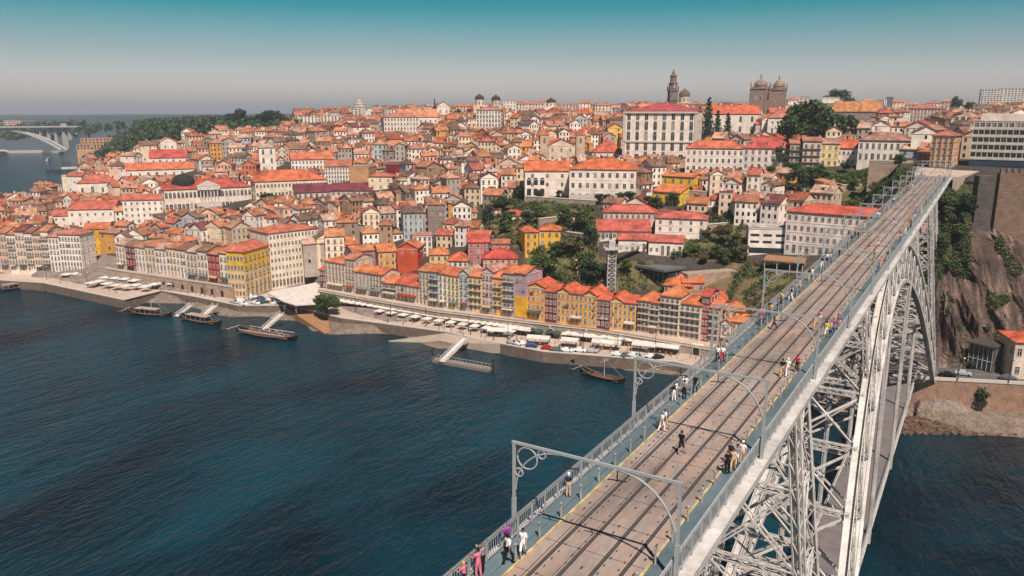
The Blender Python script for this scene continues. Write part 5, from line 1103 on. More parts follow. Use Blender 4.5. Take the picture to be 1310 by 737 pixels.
    for p, q in zip(w[:-1], w[1:]):
        u = (q - p).normalized(); n = Vector((u.y, -u.x, 0)); pp, qq = Vector((p.x, p.y, 0)) - o, Vector((q.x, q.y, 0)) - o
        b.add([pp + n * 1.6 + Vector((0, 0, 1)), qq + n * 1.6 + Vector((0, 0, 1)), qq + n * .6 + Vector((0, 0, 11)), pp + n * .6 + Vector((0, 0, 11)), pp - n * 3 + Vector((0, 0, 11)), qq - n * 3 + Vector((0, 0, 11))], [(0, 1, 2, 3), (3, 2, 5, 4)], 0, (.85, .66, .56))
        cpg.bar(pp + n * .6 + Vector((0, 0, 11.5)), qq + n * .6 + Vector((0, 0, 11.5)), .4, .9)
    b.build('wall_face', [M['stone']], t); cpg.build('parapet', [M['trim']], t)
    rd = [(p + (p - p)) for p in w]; b = MB(); f = [Vector((p.x, p.y, 11.35)) + Vector((0, .8, 0)) for p in w]; bk = [Vector((p.x, p.y + 11, 11.35)) for p in w]
    for i in range(4): b.quad(f[i], f[i + 1], bk[i + 1], bk[i])
    tag(b.build('road', [mat('asphalt', (.11, .10, .10), .9, n1=(.2, .5))]), kind='structure')
    b = MB()
    for i in range(4):
        for k in range(12):
            p = f[i].lerp(f[i + 1], k / 12) + Vector((0, 5.2, .006)); q = f[i].lerp(f[i + 1], (k + .5) / 12) + Vector((0, 5.2, .006)); b.quad(p + Vector((0, -.08, 0)), q + Vector((0, -.08, 0)), q + Vector((0, .08, 0)), p + Vector((0, .08, 0)))
    tag(b.build('road_marking', [M['wtrim']]), kind='structure')
    # glass-fronted box
    A = hp(1252, 473, 11.4); zt = ztop(A, 442); s = F / proj(A)[2]; H = zt - 11.4; wv = 43 / s
    t = empty('glass_pavilion', A, facing(A, -24), 'small concrete pavilion with a glazed front at the foot of the cliff', 'building'); w_ = wv * .72; d_ = wv * .75
    b = MB(); b.box(-w_ / 2, w_ / 2, .15, d_, -1, H, 0, srgb('#8a7d74')); b.build('wall', [M['conc']], t); b = MB(); b.box(-w_ / 2 - .5, w_ / 2 + .3, -.8, d_ + .2, H, H + .45, 0, srgb('#6d645f')); b.build('roof', [M['conc']], t)
    b = MB(); b.box(-w_ / 2 + .3, w_ / 2 - .3, 0, .14, .3, H - .2); b.build('glazing', [M['dglass']], t)
    for i in range(6): b = MB(); x = -w_ / 2 + .3 + (w_ - .6) * i / 5; b.bar((x, -.05, .2), (x, -.05, H), .12, .12); b.build('mullion', [M['steel']], t)
    b = MB(); b.bar((-w_ / 2, -.05, H * .42), (w_ / 2, -.05, H * .42), .14, .14); b.build('transom', [M['steel']], t)
    BQ('riverside_house', 'pale stone house with a bright orange roof at the right edge below the cliff', 'house', (1293, 484), (1345, 487), 11.4, 438, 11, 2, 4, '#d9cabb', '#e5622e', 'hip', 7, None, win=(1, 2.0))
    # medieval wall under the apartment block
    A, B_ = gp(1246, 286), gp(1340, 288); A.z = B_.z = min(A.z, B_.z) - 1; B_ = hp(1345, proj(Vector((A.x, A.y, A.z)))[1] + 2, A.z); v = B_ - A; L_ = v.length; rz = math.atan2(v.y, v.x); H = ztop(A, 221) - A.z
    t = empty('city_wall', A, rz, 'tall crenellated medieval stone wall on the clifftop below the apartment block', 'wall')
    b = MB(); b.box(6, L_, 0, 2.5, -5, H, 0, (.62, .52, .46)); k = 6
    while k < L_: b.box(k, k + .9, 0, .8, H, H + 1.3, 0, (.66, .56, .5)); k += 1.9
    b.build('wall_face', [M['stone']], t); b = MB(); b.box(-.5, 4.6, -.8, 3, -5, H - 1, 0, (.33, .34, .37)); b.build('slate_buttress', [M['stone']], t)
    # houses and blocks under the far end of the bridge
    LM('pier_block', 'small pinkish stone block under the bridge end, the larger of two', 'building', 1186, 14, 281, 296, None, 0, 6, 'flat', 0, 1, 1, '#d9a68c', '#c98b76', separate=False, side=False, win=(.1, .1))
    LM('pier_block', 'small pinkish stone block under the bridge end, the upper smaller one', 'building', 1191, 13, 268, 276, None, 0, 6, 'shed', 3, 1, 1, '#d0917a', '#b9745c', separate=False, side=False, win=(.1, .1))
    # metro canopy and plaza at the end of the deck
    b = MB(); b.prism([(UB - 6.5, 300), (UB + 6.5, 300), (UB + 14, 345), (UB + 12, 420), (UB - 6, 420), (UB - 9, 345)], 50, 62.02); tag(b.build('bridgehead_plaza', [M['quay']]), kind='structure')
slope_things()
# ---------------------------------------------------------------- vegetation
def leaf_cloud(centers, radii, n_per, size, cols, flat=.75, seed=0):
    """small leaf-clump faces through a set of lobes -> arrays of verts and colours"""
    g = np.random.default_rng(seed); V = []; Cc = []
    for (c, r, n) in zip(centers, radii, n_per):
        n = int(n); d = g.normal(size=(n, 3)); d /= np.linalg.norm(d, axis=1)[:, None]; rad = r * (g.random(n) ** .45)[:, None]
        p = d * rad * np.array([1, 1, flat]) + np.array(c)
        a = g.normal(size=(n, 3)); a /= np.linalg.norm(a, axis=1)[:, None]; b = np.cross(a, g.normal(size=(n, 3))); b /= np.linalg.norm(b, axis=1)[:, None]
        s = size * g.uniform(.6, 1.4, n)[:, None]
        V.append(np.stack([p - a * s - b * s * .6, p + a * s - b * s * .3, p + a * s * .7 + b * s, p - a * s * .8 + b * s * .7], 1))
        k = g.integers(0, len(cols), n); cc = np.array(cols)[k] * g.uniform(.7, 1.3, n)[:, None] * g.uniform(.75, 1.2)
        Cc.append(cc)
    return np.concatenate(V), np.concatenate(Cc)
def cloud_mesh(name, V, Cc, m):
    n = len(V); me = bpy.data.meshes.new(name); me.vertices.add(n * 4); me.vertices.foreach_set('co', V.reshape(-1).astype(np.float32))
    me.loops.add(n * 4); me.loops.foreach_set('vertex_index', np.arange(n * 4, dtype=np.int32)); me.polygons.add(n); me.polygons.foreach_set('loop_start', np.arange(0, n * 4, 4, dtype=np.int32)); me.update()
    ca = me.color_attributes.new('Col', 'FLOAT_COLOR', 'CORNER'); cc = np.ones((n, 4), np.float32); cc[:, :3] = Cc; ca.data.foreach_set('color', np.repeat(cc, 4, axis=0).ravel()); me.materials.append(m); return me
G1 = [(.075, .11, .028), (.045, .075, .022), (.11, .14, .038)]; G2 = [(.03, .055, .022), (.05, .08, .03), (.075, .095, .035)]; G3 = [(.09, .15, .028), (.13, .17, .04), (.06, .1, .022)]; G4 = [(.16, .12, .06), (.11, .10, .045), (.07, .08, .03)]
TREES = {}
def tree_proto(kind, k):
    g = random.Random(k * 17 + len(kind)); pal = {'broad': G1, 'dark': G2, 'bright': G3, 'dry': G4, 'conifer': G2, 'round': G1}[kind]
    t = MB(); h = 6.; cs, rs, ns = [], [], []
    if kind == 'conifer':
        h = 16; t.tube([(0, 0, -1), (0, 0, 8), (0, 0, 15.5)], [.4, .25, .05], 7)
        for i in range(26):
            z = 2.5 + 13.3 * i / 26; r = (1 - i / 27) * 3.3 + .4; a = i * 2.4; q = r * .55; cs.append((q * math.cos(a), q * math.sin(a), z)); rs.append(r * .62); ns.append(60); t.tube([(0, 0, z), (q * 1.4 * math.cos(a), q * 1.4 * math.sin(a), z - .2)], [.08, .03], 4)
        V, c = leaf_cloud(cs, rs, ns, .28, pal, .5, k)
    elif kind == 'round':
        t.tube([(0, 0, -1), (0, 0, 2.5)], [.35, .25], 8)
        for i in range(34):
            v = Vector((g.gauss(0, 1), g.gauss(0, 1), g.gauss(0, 1))).normalized() * g.uniform(1.6, 3.1); cs.append((v.x, v.y, max(1.6, 4.1 + v.z * .95))); rs.append(g.uniform(.9, 1.35)); ns.append(rs[-1] ** 2 * 95)
            if i % 4 == 0: t.tube([(0, 0, 2.2), tuple(Vector(cs[-1]) * .6 + Vector((0, 0, 1))), cs[-1]], [.12, .07, .03], 5)
        V, c = leaf_cloud(cs, rs, ns, .2, G1[:2] + G2[1:] + G3[2:], .85, k)
    else:
        t.tube([(0, 0, -1), (.1, .05, 1.5), (.05, .15, 3.2)], [.32, .26, .18], 8)
        for i in range(13):
            a = g.uniform(0, 6.28); q = g.uniform(.6, 2.6); z = g.uniform(3.0, 6.8) - q * .35; p = (q * math.cos(a), q * math.sin(a), z)
            cs.append(p); rs.append(g.uniform(.8, 1.6)); ns.append(rs[-1] ** 2 * 95)
            if i < 8: t.tube([(.05, .1, 2.4 + i * .1), (p[0] * .5, p[1] * .5, (2.6 + z) / 2), p], [.12, .08, .03], 5)
        V, c = leaf_cloud(cs, rs, ns, .21, pal, .8, k)
    return t.mesh('trunk', [M['bark']]), cloud_mesh('crown', V, c, M['leaf'])
for kd in ('broad', 'dark', 'bright', 'dry', 'conifer', 'round'): TREES[kd] = [tree_proto(kd, k) for k in range(2)]
def tree(kind, p, h, label, group=None, name=None, wide=1.):
    tm, cm = random.choice(TREES[kind]); base = 16 if kind == 'conifer' else 7.6
    s = h / base; t = empty(name or ('conifer' if kind == 'conifer' else 'tree'), p, random.uniform(0, 6), label, 'tree', group); t.scale = (s * wide, s * wide, s)
    link('trunk', tm, t); link('crown', cm, t); return t
def tpx(kind, x, yt, yb, label, **k):
    p = gp(x, yb); return tree(kind, p, max(3, ztop(p, yt) - p.z), label, **k)
def trees():
    A = at(418, 398, 1)  # the round quay tree stands on the quay
    p = hp(418, 402, 3.8); tree('round', p, ztop(p, 373) - 3.8, 'big round green tree standing alone on the quay by the white canopy', wide=1.3)
    for x, yt, yb, w, l in ((905, 123, 172, .8, 'tallest dark conifer in front of the palace'), (893, 136, 176, .9, 'dark conifer touching the right palace wall'), (930, 143, 176, .9, 'second tallest dark conifer, midway to the cathedral'), (917, 140, 177, .9, 'dark conifer between the tallest two')):
        p = at(x, yb, 520); gz = ground(p.x, p.y); p.z = min(p.z, gz); tree('conifer', p, ztop(p, yt) - p.z, l, wide=w)
    for x, yt, yb, w, l in ((1036, 124, 168, 1.3, 'huge dark round tree left of the arched chapel'), (1077, 143, 182, 1.35, 'large dark round tree in front of the grey gabled church'), (1022, 126, 160, 1.0, 'dark tree behind the huge round one right of the cathedral')):
        p = at(x, yb, 430); p.z = ground(p.x, p.y); tree('round', p, ztop(p, yt) - p.z, l, wide=w * .8)
    n = 0
    spots = [(765, 246, 262, 'dark'), (778, 247, 262, 'dark'), (793, 246, 262, 'dark'), (805, 243, 260, 'dark'), (668, 236, 254, 'dark'), (660, 240, 256, 'dark'), (716, 243, 256, 'dark'), (690, 243, 256, 'dark'), (692, 322, 356, 'bright'), (700, 326, 360, 'broad'), (714, 308, 330, 'broad'), (640, 250, 275, 'dark'), (650, 268, 290, 'broad'), (675, 268, 290, 'dark'), (690, 262, 286, 'broad'),
             (590, 288, 303, 'bright'), (604, 286, 303, 'bright'), (578, 290, 303, 'broad'), (625, 262, 285, 'dark'), (645, 282, 300, 'broad'), (722, 264, 290, 'dark'), (742, 268, 296, 'broad'), (755, 290, 315, 'dark'), (735, 300, 330, 'dry'), (748, 320, 350, 'broad'), (762, 330, 362, 'dark'), (800, 330, 350, 'broad'), (828, 250, 268, 'dark'), (840, 252, 270, 'dark'), (495, 246, 259, 'bright'), (488, 249, 260, 'bright'), (503, 248, 259, 'broad'),
             (570, 176, 190, 'dark'), (578, 178, 190, 'dark'), (655, 172, 190, 'dark'), (675, 172, 188, 'dark'), (684, 174, 190, 'dark'), (878, 312, 330, 'bright'), (905, 290, 308, 'dry'), (925, 288, 312, 'dry'), (938, 296, 322, 'dry'), (915, 312, 332, 'broad'), (890, 310, 328, 'bright'), (930, 316, 338, 'broad'), (864, 320, 332, 'bright'), (902, 322, 338, 'dry'), (944, 310, 336, 'dry'), (885, 285, 300, 'broad'),
             (1015, 206, 232, 'broad'), (1040, 208, 240, 'broad'), (1020, 215, 248, 'dark'), (1005, 165, 190, 'dark'), (1080, 205, 222, 'dark'), (1092, 225, 245, 'bright'), (1060, 226, 246, 'broad'), (1120, 232, 250, 'broad'), (1140, 228, 246, 'dark'), (1180, 165, 195, 'dark'), (1172, 182, 200, 'dark'), (1150, 196, 214, 'broad'), (995, 186, 214, 'dark'), (985, 212, 232, 'dark'), (860, 246, 264, 'dark'),
             (1238, 455, 473, 'broad'), (1248, 492, 522, 'dark'), (1262, 462, 478, 'bright'), (1214, 470, 480, 'broad'), (1206, 250, 290, 'dark'), (1225, 245, 285, 'dark'), (1222, 284, 310, 'broad'), (1200, 300, 328, 'dark'), (8, 250, 270, 'dark'), (18, 252, 270, 'dark'), (-6, 250, 270, 'broad'), (30, 255, 270, 'dark'), (1275, 105, 140, 'dark'), (740, 206, 222, 'dark'), (350, 246, 262, 'dark'), (362, 246, 263, 'bright'), (338, 246, 262, 'dark')]
    kn = {'broad': 'olive green', 'dark': 'dark green', 'bright': 'bright green', 'dry': 'dry brownish', 'conifer': 'dark'}
    near = [(418, 388, 'the white canopy'), (770, 230, 'the right convent wing'), (700, 235, 'the left convent wing'), (693, 310, 'the double yellow house'), (781, 340, 'the lift tower'), (870, 350, 'the flat-roofed station'), (980, 305, 'the curved white modern block'), (1066, 300, 'the long red-roofed building'), (1252, 455, 'the glass pavilion'), (1131, 190, 'the long white house'), (1240, 255, 'the slate buttress'), (840, 170, 'the white palace'), (270, 250, 'the exchange palace'), (374, 240, 'the cream market building'), (625, 155, 'the white office block'), (10, 290, 'the far left river bend'), (611, 315, 'the black clad wall'), (980, 120, 'the cathedral'), (487, 235, 'the broad cream house'), (866, 235, 'the yellow slope houses'), (1283, 190, 'the apartment block')]
    cnt = {}
    for x, yt, yb, kd in spots:
        if (x, yt) == (1275, 105): continue
        lm = min(near, key=lambda q: (q[0] - x) ** 2 + (q[1] - yb) ** 2); key = (kd, lm[2]); cnt[key] = cnt.get(key, 0) + 1
        dx, dy = x - lm[0], yb - lm[1]; rel = ('right of' if dx > 0 else 'left of') if abs(dx) > abs(dy) else ('below' if dy > 0 else 'above')
        kk = (kd, rel, lm[2]); cnt[kk] = cnt.get(kk, 0) + 1; c = cnt[kk]
        tpx(kd, x, yt, yb, '%s%s tree standing %s %s' % ('' if c == 1 else nth(c) + ' ', kn[kd], rel, lm[2]), group='trees scattered over the slopes', wide=random.uniform(1.0, 1.35))
trees()
def scrub():
    """shrubs, ivy and brambles as masses: one object for each slope"""
    g = np.random.default_rng(5)
    spec = [(0, 9000, 'green shrubs and brambles on the slope between the yellow house and the lift', G1 + G4[:2], .42), (1, 4200, 'brownish scrub on the slope right of the flat-roofed station', G4 + G1[:1], .42), (2, 7000, 'dense green bushes on the bank below the hill houses', G1 + G3[:1], .42), (3, 1600, 'dark bushes below the tan-roofed shelter', G2 + G1, .4), (4, 20000, 'dark ivy and bushes clinging to the cliff beside the bridge', G2 + G4 + G1[:1], .36)]
    for gi, n, lab, pal, size in spec:
        poly = np.array(GREEN[gi]); x0, y0 = poly.min(0); x1, y1 = poly.max(0); P_ = []
        # seeds spread over the ground itself
        cs = [gp(x, y) for x, y in [(poly[:, 0].mean(), poly[:, 1].mean())] + [tuple(q) for q in poly]]
        X0, X1 = min(c.x for c in cs) - 5, max(c.x for c in cs) + 5; Y0, Y1 = min(c.y for c in cs) - 5, max(c.y for c in cs) + 5
        m = 0
        while m < n:
            X = g.uniform(X0, X1, 20000); Y = g.uniform(Y0, Y1, 20000); Z = ground_np(X, Y); px, py, _ = proj((X, Y, Z)); ok = inpoly(GREEN[gi], px, py)
            if gi == 4:
                ok &= ((Z > 30 + 12 * vnoise(X + Y, Z, 16, 13)) & (px < 1240) & (vnoise(X, Z, 4, 71) > .25)) | ((vnoise(X + Y, Z, 12, 13) > .68) & (Z > 26)) | (vnoise(X, Z, 3.5, 77) > .8); ok &= Z > 13
            ok &= (vnoise(X, Y, 9, 31 + gi) > .34) | (gi == 4)
            dens = vnoise(X, Y, 3.2, 44); ok &= (dens > .4) | (gi == 4)
            if gi == 4:
                Y = Y + cliff_off(X, Z)
            hh = (vnoise(X, Y, 4, 50) * 2.6)
            P_.append(np.stack([X, Y, Z + g.random(len(X)) * hh - .2], 1)[ok]); m += ok.sum()
            if len(P_) > 60: break
        P_ = np.concatenate(P_)[:n]; k = len(P_)
        # five leaves a seed
        V, c = leaf_cloud(np.repeat(P_, 1, 0), [.75] * k, [5] * k, size * .62, pal, .7, gi)
        o = link('undergrowth', cloud_mesh('undergrowth', V, c, M['leaf'])); tag(o, lab, 'undergrowth', None, 'stuff')
    # rocks of the beach
    m_ = MB()
    for i in range(900):
        x = random.uniform(1150, 1420); y = random.uniform(538, 556) + (x - 1150) * .01; p = hp(x, y, 0); s = random.uniform(.3, .95); vs = []
        for a in range(6):
            for q in (-1, 1): vs.append((p.x + s * math.cos(a * 1.047) * random.uniform(.7, 1.2), p.y + s * math.sin(a * 1.047) * random.uniform(.7, 1.2), .15 + max(0, (552 - y)) * .09 + q * s * random.uniform(.3, .6)))
        m_.add(vs, [(0, 2, 4, 6, 8, 10), (11, 9, 7, 5, 3, 1)] + [(2 * a, 2 * a + 1, (2 * a + 3) % 12, (2 * a + 2) % 12) for a in range(6)], 0, jit((.42, .33, .27), .35))
    tag(m_.build('beach_rocks', [M['stone']]), 'pale loose boulders along the waterline under the brown river wall', 'rocks', None, 'stuff')
scrub()
def forest():
    g = np.random.default_rng(11); poly = GREEN[5]; cs, rs, ns = [], [], []
    X = g.uniform(-1700, 200, 160000); Y = g.uniform(350, 1500, 160000); Z = ground_np(X, Y); px, py, D = proj((X, Y, Z))
    ok = inpoly([(108, 196), (108, 160), (125, 152), (372, 152), (385, 172), (330, 183), (240, 190), (180, 205), (135, 222), (120, 215)], px, py) & (vnoise(X, Y, 60, 3) > .22); idx = np.nonzero(ok)[0][:1500]
    for i in idx:
        r = g.uniform(3.5, 9)
        if py[i] - 1.75 * r * F / D[i] < np.interp(px[i], [108, 200, 270, 372], [157, 150, 147, 149]): continue
        cs.append((X[i], Y[i], Z[i] + r * .8)); rs.append(r); ns.append(34)
    V, c = leaf_cloud(cs, rs, ns, 1.5, G2 + G1[1:2], .85, 2)
    tag(link('woodland', cloud_mesh('woodland', V, c, M['leaf'])), 'dark wooded hill covering the far left skyline', 'woodland', None, 'stuff')
    cs, rs, ns = [], [], []; X = g.uniform(-4200, -300, 90000); Y = g.uniform(900, 4200, 90000); Z = ground_np(X, Y); px, py, D = proj((X, Y, Z))
    ok = (px > -30) & (px < 115) & (py < 190) & (py > 163) & (Z > 6); idx = np.nonzero(ok)[0][:900]
    for i in idx: r = g.uniform(7, 11); cs.append((X[i], Y[i], Z[i] + r * .6)); rs.append(r); ns.append(22)
    V, c = leaf_cloud(cs, rs, ns, 3.4, G2 + G1[:1], .8, 3)
    tag(link('woodland', cloud_mesh('woodland', V, c, M['leaf'])), 'hazy wooded slope behind the far arch bridge', 'woodland', None, 'stuff')
    # dark tree clumps on the skyline left of centre
    for j, (x, yt, w) in enumerate(((308, 139, 1.2), (338, 139, 1.5), (352, 141, 1.3), (295, 145, 1.2), (322, 148, 1.2), (365, 148, 1.0), (880, 130, .8), (770, 142, 1), (1178, 140, 1), (1240, 130, 1), (1262, 132, 1.2), (1288, 130, 1.2), (585, 138, .7), (556, 125, .42), (1072, 114, 1.3), (1225, 121, .6))):
        p = at(x, yt + 12, 850); p.z = ground(p.x, p.y); h = max(6, ztop(p, yt) - p.z); tree('conifer' if x == 556 else 'dark', p, h, 'dark tree rising from the skyline, %s from the left' % nth(sorted([308, 338, 352, 295, 322, 365, 880, 770, 1178, 1240, 1262, 1288, 585, 556, 1072, 1225]).index(x) + 1), 'trees along the skyline', wide=w)
forest()
# ---------------------------------------------------------------- the far river
def far_things():
    D = 1500; 
    # concrete arch bridge
    zd = at(60, 161, D).z; A = at(82, 195, D); A.z = 0
    t = empty('concrete_arch_bridge', A, 0, 'pale concrete arch road bridge across the river far away on the left', 'bridge'); o = A.copy(); o.z = 0
    def Q(x, y): p = at(x, y, D); return p - o
    b = MB(); L0, L1 = Q(-60, 163), Q(102, 162); b.bar(L0, L1, 18, 2.2); b.build('road_deck', [M['conc']], t)
    b = MB(); pts = []
    for k in range(31):
        x = -84 + 166 * k / 30; a = (x + 1) / 83; pts.append(Q(x, 165.2 + 27 * a * a))
    for e in (-5, 5):
        n = Vector((math.sin(.8), math.cos(.8), 0)) * e
        for p, q in zip(pts[:-1], pts[1:]): b.bar(p + n, q + n, 5, 2.6)
    b.build('arch', [M['conc']], t)
    for x, yb in ((41, 168), (51, 173), (61, 179), (70, 185), (88, 179), (97, 172)):
        b = MB(); p, q = Q(x, 163), Q(x, yb)
        b.bar(p, Vector((p.x, p.y, q.z)), 4.5, 3); b.build('column', [M['conc']], t)
    b = MB(); p, q = Q(81, 158), Q(81, 193); b.bar(p, Vector((p.x, p.y, q.z)), 8, 6); b.build('tower_pier', [M['conc']], t)
    def far(name, lab, x, w, yt, yb, D, c, cat='building', rc='#b9877a', fl=4, cols=6, roof='flat', rpx=2):
        p = at(x, yb, D); s = F / D; H = max(5, ztop(p, yt) - p.z); t = empty(name, p, facing(p), lab, cat); take(p, w / s, 20, facing(p)); building(t, w / s, 20, H, fl, cols, srgb(c), srgb(rc), roof, rpx / s, separate=False, win=(2.6, 2.2), found=25, side=False)
    far('riverside_mansion', 'long orange-yellow building on the far bank right of the concrete bridge, upper range', 125, 38, 177, 184, 1180, '#c99b6c', fl=2, cols=9)
    far('riverside_mansion', 'long orange-yellow building on the far bank, lower front range', 122, 42, 185, 191, 1150, '#cfa27c', fl=2, cols=11)
    for i, (x, w, yt, yb, c) in enumerate(((18, 20, 154, 164, '#d9b3a4'), (38, 16, 155, 164, '#6f7a86'), (58, 18, 156, 163, '#cfc5c2'), (5, 12, 157, 165, '#9aa0a6'), (16, 18, 168, 176, '#b4b2b0'), (16, 9, 178, 191, '#8f8a88'))):
        far('far_building', 'hazy %s building beyond the concrete bridge' % ('pale pink long', 'blue-grey long', 'whitish broken', 'small grey', 'mid-slope light grey', 'riverside grey tower-like')[i], x, w, yt, yb, 1750, c)
    # pleasure boats
    for i, (x, y, L_) in enumerate(((62, 205, 22), (10, 193, 30))):
        p = hp(x, y, 0); t = empty('motor_boat', p, 2.4, ('small white motor boat alone on the far river', 'white river ship moored on the far bank at the left edge')[i], 'boat'); b = MB(); pl = [(-L_ / 2, -2), (L_ * .3, -2.4), (L_ / 2, 0), (L_ * .3, 2.4), (-L_ / 2, 2)]; b.prism(pl, -.3, 1.6); b.build('hull', [M['canvas']], t); b = MB(); b.box(-L_ * .35, L_ * .2, -1.6, 1.6, 1.6, 4); b.build('cabin', [M['glass']], t); b = MB(); b.box(-L_ * .37, L_ * .24, -1.9, 1.9, 4, 4.3); b.build('roof', [M['canvas']], t)
    # pontoon with a ship at the bend
    p = hp(97, 218, 0); t = empty('moored_barge', p, facing(p, 10), 'long dark moored barge with a pale deckhouse at the river bend', 'barge'); b = MB(); b.prism([(-38, 0), (-30, -5), (30, -6), (34, 5), (-30, 6)], -.4, 2.2, 0, srgb('#3c4f55')); b.build('hull', [M['conc']], t); b = MB(); b.box(-18, 10, -3, 3, 2.2, 5, 0, srgb('#d8d2c8')); b.build('deckhouse', [M['wall']], t)
    pts = [hp(x, y, 1.5) for x, y in ((-40, 196), (60, 194.5), (112, 197), (112, 192), (60, 191), (-40, 192))]
    b = MB(); b.prism([(q.x, q.y) for q in pts], -3, 4); tag(b.build('far_quay', [M['conc']]), kind='structure')
far_things()
# ---------------------------------------------------------------- people
def person_meshes(pose, seed=0):
    g = random.Random(seed)
    V = [(0, 0, .96), (0, 0, 1.12), (0, .005, 1.33), (0, 0, 1.47), (0, .01, 1.55), (0, .02, 1.65), (0, 0, 1.73)]
    Rr = [.125, .112, .125, .052, .068, .092, .06]; E = [(0, 1), (1, 2), (2, 3), (3, 4), (4, 5), (5, 6)]; B = ['hip', 'torso', 'torso', 'neck', 'head', 'head', 'head']
    def add(p, r, e, b): V.append(p); Rr.append(r); E.append((e, len(V) - 1)); B.append(b); return len(V) - 1
    for s in (-1, 1):
        sh = add((s * .17, 0, 1.41), .058, 2, 'torso')
        if pose == 'stand': el, wr = (s * .22, -.03, 1.14), (s * .21, .07, .92)
        elif pose == 'walk': el, wr = (s * .21, -.1 * s, 1.15), (s * .2, .1 - .16 * s, .93)
        elif pose == 'lean': el, wr = (s * .23, .17, 1.17), (s * .16, .38, 1.12)
        elif pose == 'photo': el, wr = (s * .22, .13, 1.2), (s * .07, .3, 1.42)
        else: el, wr = (s * .24, .08, 1.15), (s * .18, .28, 1.05)
        e_ = add(el, .042, sh, 'arm'); w_ = add(wr, .028, e_, 'arm'); d = (Vector(wr) - Vector(el)).normalized(); pm = Vector(wr) + d * .06; p_ = add(tuple(pm), .032, w_, 'hand')
        side = Vector((1, 0, 0)) if abs(d.x) < .8 else Vector((0, 1, 0))
        for k in range(4):
            ln = (.055, .066, .06, .045)[k]; q = pm + side * (-.026 + .0175 * k) + d * .035; a_ = add(tuple(q), .0095, p_, 'hand'); add(tuple(q + d * ln + Vector((0, .012, -.01))), .008, a_, 'hand')
        th = pm + side * s * -.042 - d * .02; a_ = add(tuple(th), .011, p_, 'hand'); add(tuple(th + d * .04 - side * s * .008), .009, a_, 'hand')
        f = {'walk': .26 * s, 'lean': -.08 * s}.get(pose, .03 * s); bk = .07 if pose == 'walk' else .02
        h_ = add((s * .09, 0, .88), .088, 0, 'hip'); k_ = add((s * .1, f * .55 + bk, .5), .057, h_, 'leg'); a2 = add((s * .1, f - .01, .09 if f >= 0 else .12), .038, k_, 'shin'); add((s * .11, f + .13, .035), .034, a2, 'foot')
    me = bpy.data.meshes.new('p'); me.from_pydata(V, E, []); o = bpy.data.objects.new('p', me); C.objects.link(o)
    o.modifiers.new('s', 'SKIN'); 
    for i, r in enumerate(Rr): me.skin_vertices[0].data[i].radius = (r, r * (.78 if B[i] in ('torso', 'hip') else 1)); me.skin_vertices[0].data[i].use_root = (i == 0)
    o.modifiers.new('u', 'SUBSURF').levels = 1
    dg = bpy.context.evaluated_depsgraph_get(); em = bpy.data.meshes.new_from_object(o.evaluated_get(dg)); bpy.data.objects.remove(o)
    co = np.array([v.co for v in em.vertices]); nrm = np.array([v.normal for v in em.vertices]); SV = np.array(V)
    bones = [(a, b) for a, b in E]
    fc = np.array([p.center for p in em.polygons]); best = np.full(len(fc), 9.); reg = np.zeros(len(fc), int)
    for j, (a, b) in enumerate(bones):
        A, Bv = SV[a], SV[b]; d = Bv - A; k = np.clip(((fc - A) @ d) / (d @ d + 1e-9), 0, 1); q = np.linalg.norm(fc - A - k[:, None] * d, axis=1) - Rr[a] * (1 - k) - Rr[b] * k
        m = q < best; best[m] = q[m]; reg[m] = j
    name = np.array([B[bones[j][1]] if B[bones[j][1]] != 'hip' or True else 0 for j in reg]); z = fc[:, 2]
    def sub(mask, infl, nm, m):
        idx = np.nonzero(mask)[0]; vs = sorted({v for i in idx for v in em.polygons[i].vertices}); mp = {v: k for k, v in enumerate(vs)}
        me2 = bpy.data.meshes.new(nm); me2.from_pydata([tuple(co[v] + nrm[v] * infl) for v in vs], [], [tuple(mp[v] for v in em.polygons[i].vertices) for i in idx]); me2.materials.append(m); me2.polygons.foreach_set('use_smooth', [True] * len(idx)); return me2
    em.materials.clear(); em.materials.append(M['skin']); em.polygons.foreach_set('use_smooth', [True] * len(em.polygons)); em.name = 'person_body'
    arm_up = (name == 'arm') & (z > 1.22 if pose in ('stand', 'walk', 'other') else z > 1.15) & (np.abs(fc[:, 0]) > .1)
    shirt = sub(((name == 'torso') & (z > .98)) | arm_up | ((name == 'neck') & (z < 1.42)), .016, 'shirt', M['cloth'])
    legz = .06 if g.random() < .45 else .46
    tr = sub(((name == 'hip') | (name == 'leg') | (name == 'shin') | ((name == 'torso') & (z < 1.06))) & (z > legz) & (z < 1.06), .02, 'trousers' if legz < .1 else 'shorts', M['cloth'])
    hair = sub((name == 'head') & ((z > 1.665) | ((fc[:, 1] < -.01) & (z > 1.56))), .018, 'hair', M['hair'])
    shoes = sub((name == 'foot') | ((name == 'shin') & (z < .09)), .012, 'shoes', M['dark'])
    fm = MB()
    for x in (-.032, .032): fm.lathe(x, .1, [(.004, 1.632), (.013, 1.64), (.004, 1.648)], 6, 0)
    fm.box(-.022, .022, .088, .098, 1.582, 1.588, 0); fm.add([(-.012, .09, 1.6), (.012, .09, 1.6), (0, .125, 1.607), (0, .09, 1.645)], [(0, 1, 2), (0, 2, 3), (2, 1, 3)], 1)
    for x in (-.09, .09): fm.lathe(x, .01, [(.008, 1.6), (.018, 1.63), (.008, 1.66)], 6, 1)
    return [('body', em), ('shirt', shirt), (tr.name.split('.')[0], tr), ('hair', hair), ('shoes', shoes), ('face', fm.mesh('face', [M['dark'], M['skin']]))]
PROT = {}
for i, ps in enumerate(('stand', 'walk', 'lean', 'photo', 'other')):
    for v in range(2): PROT.setdefault(ps, []).append(person_meshes(ps, i * 5 + v + 3))
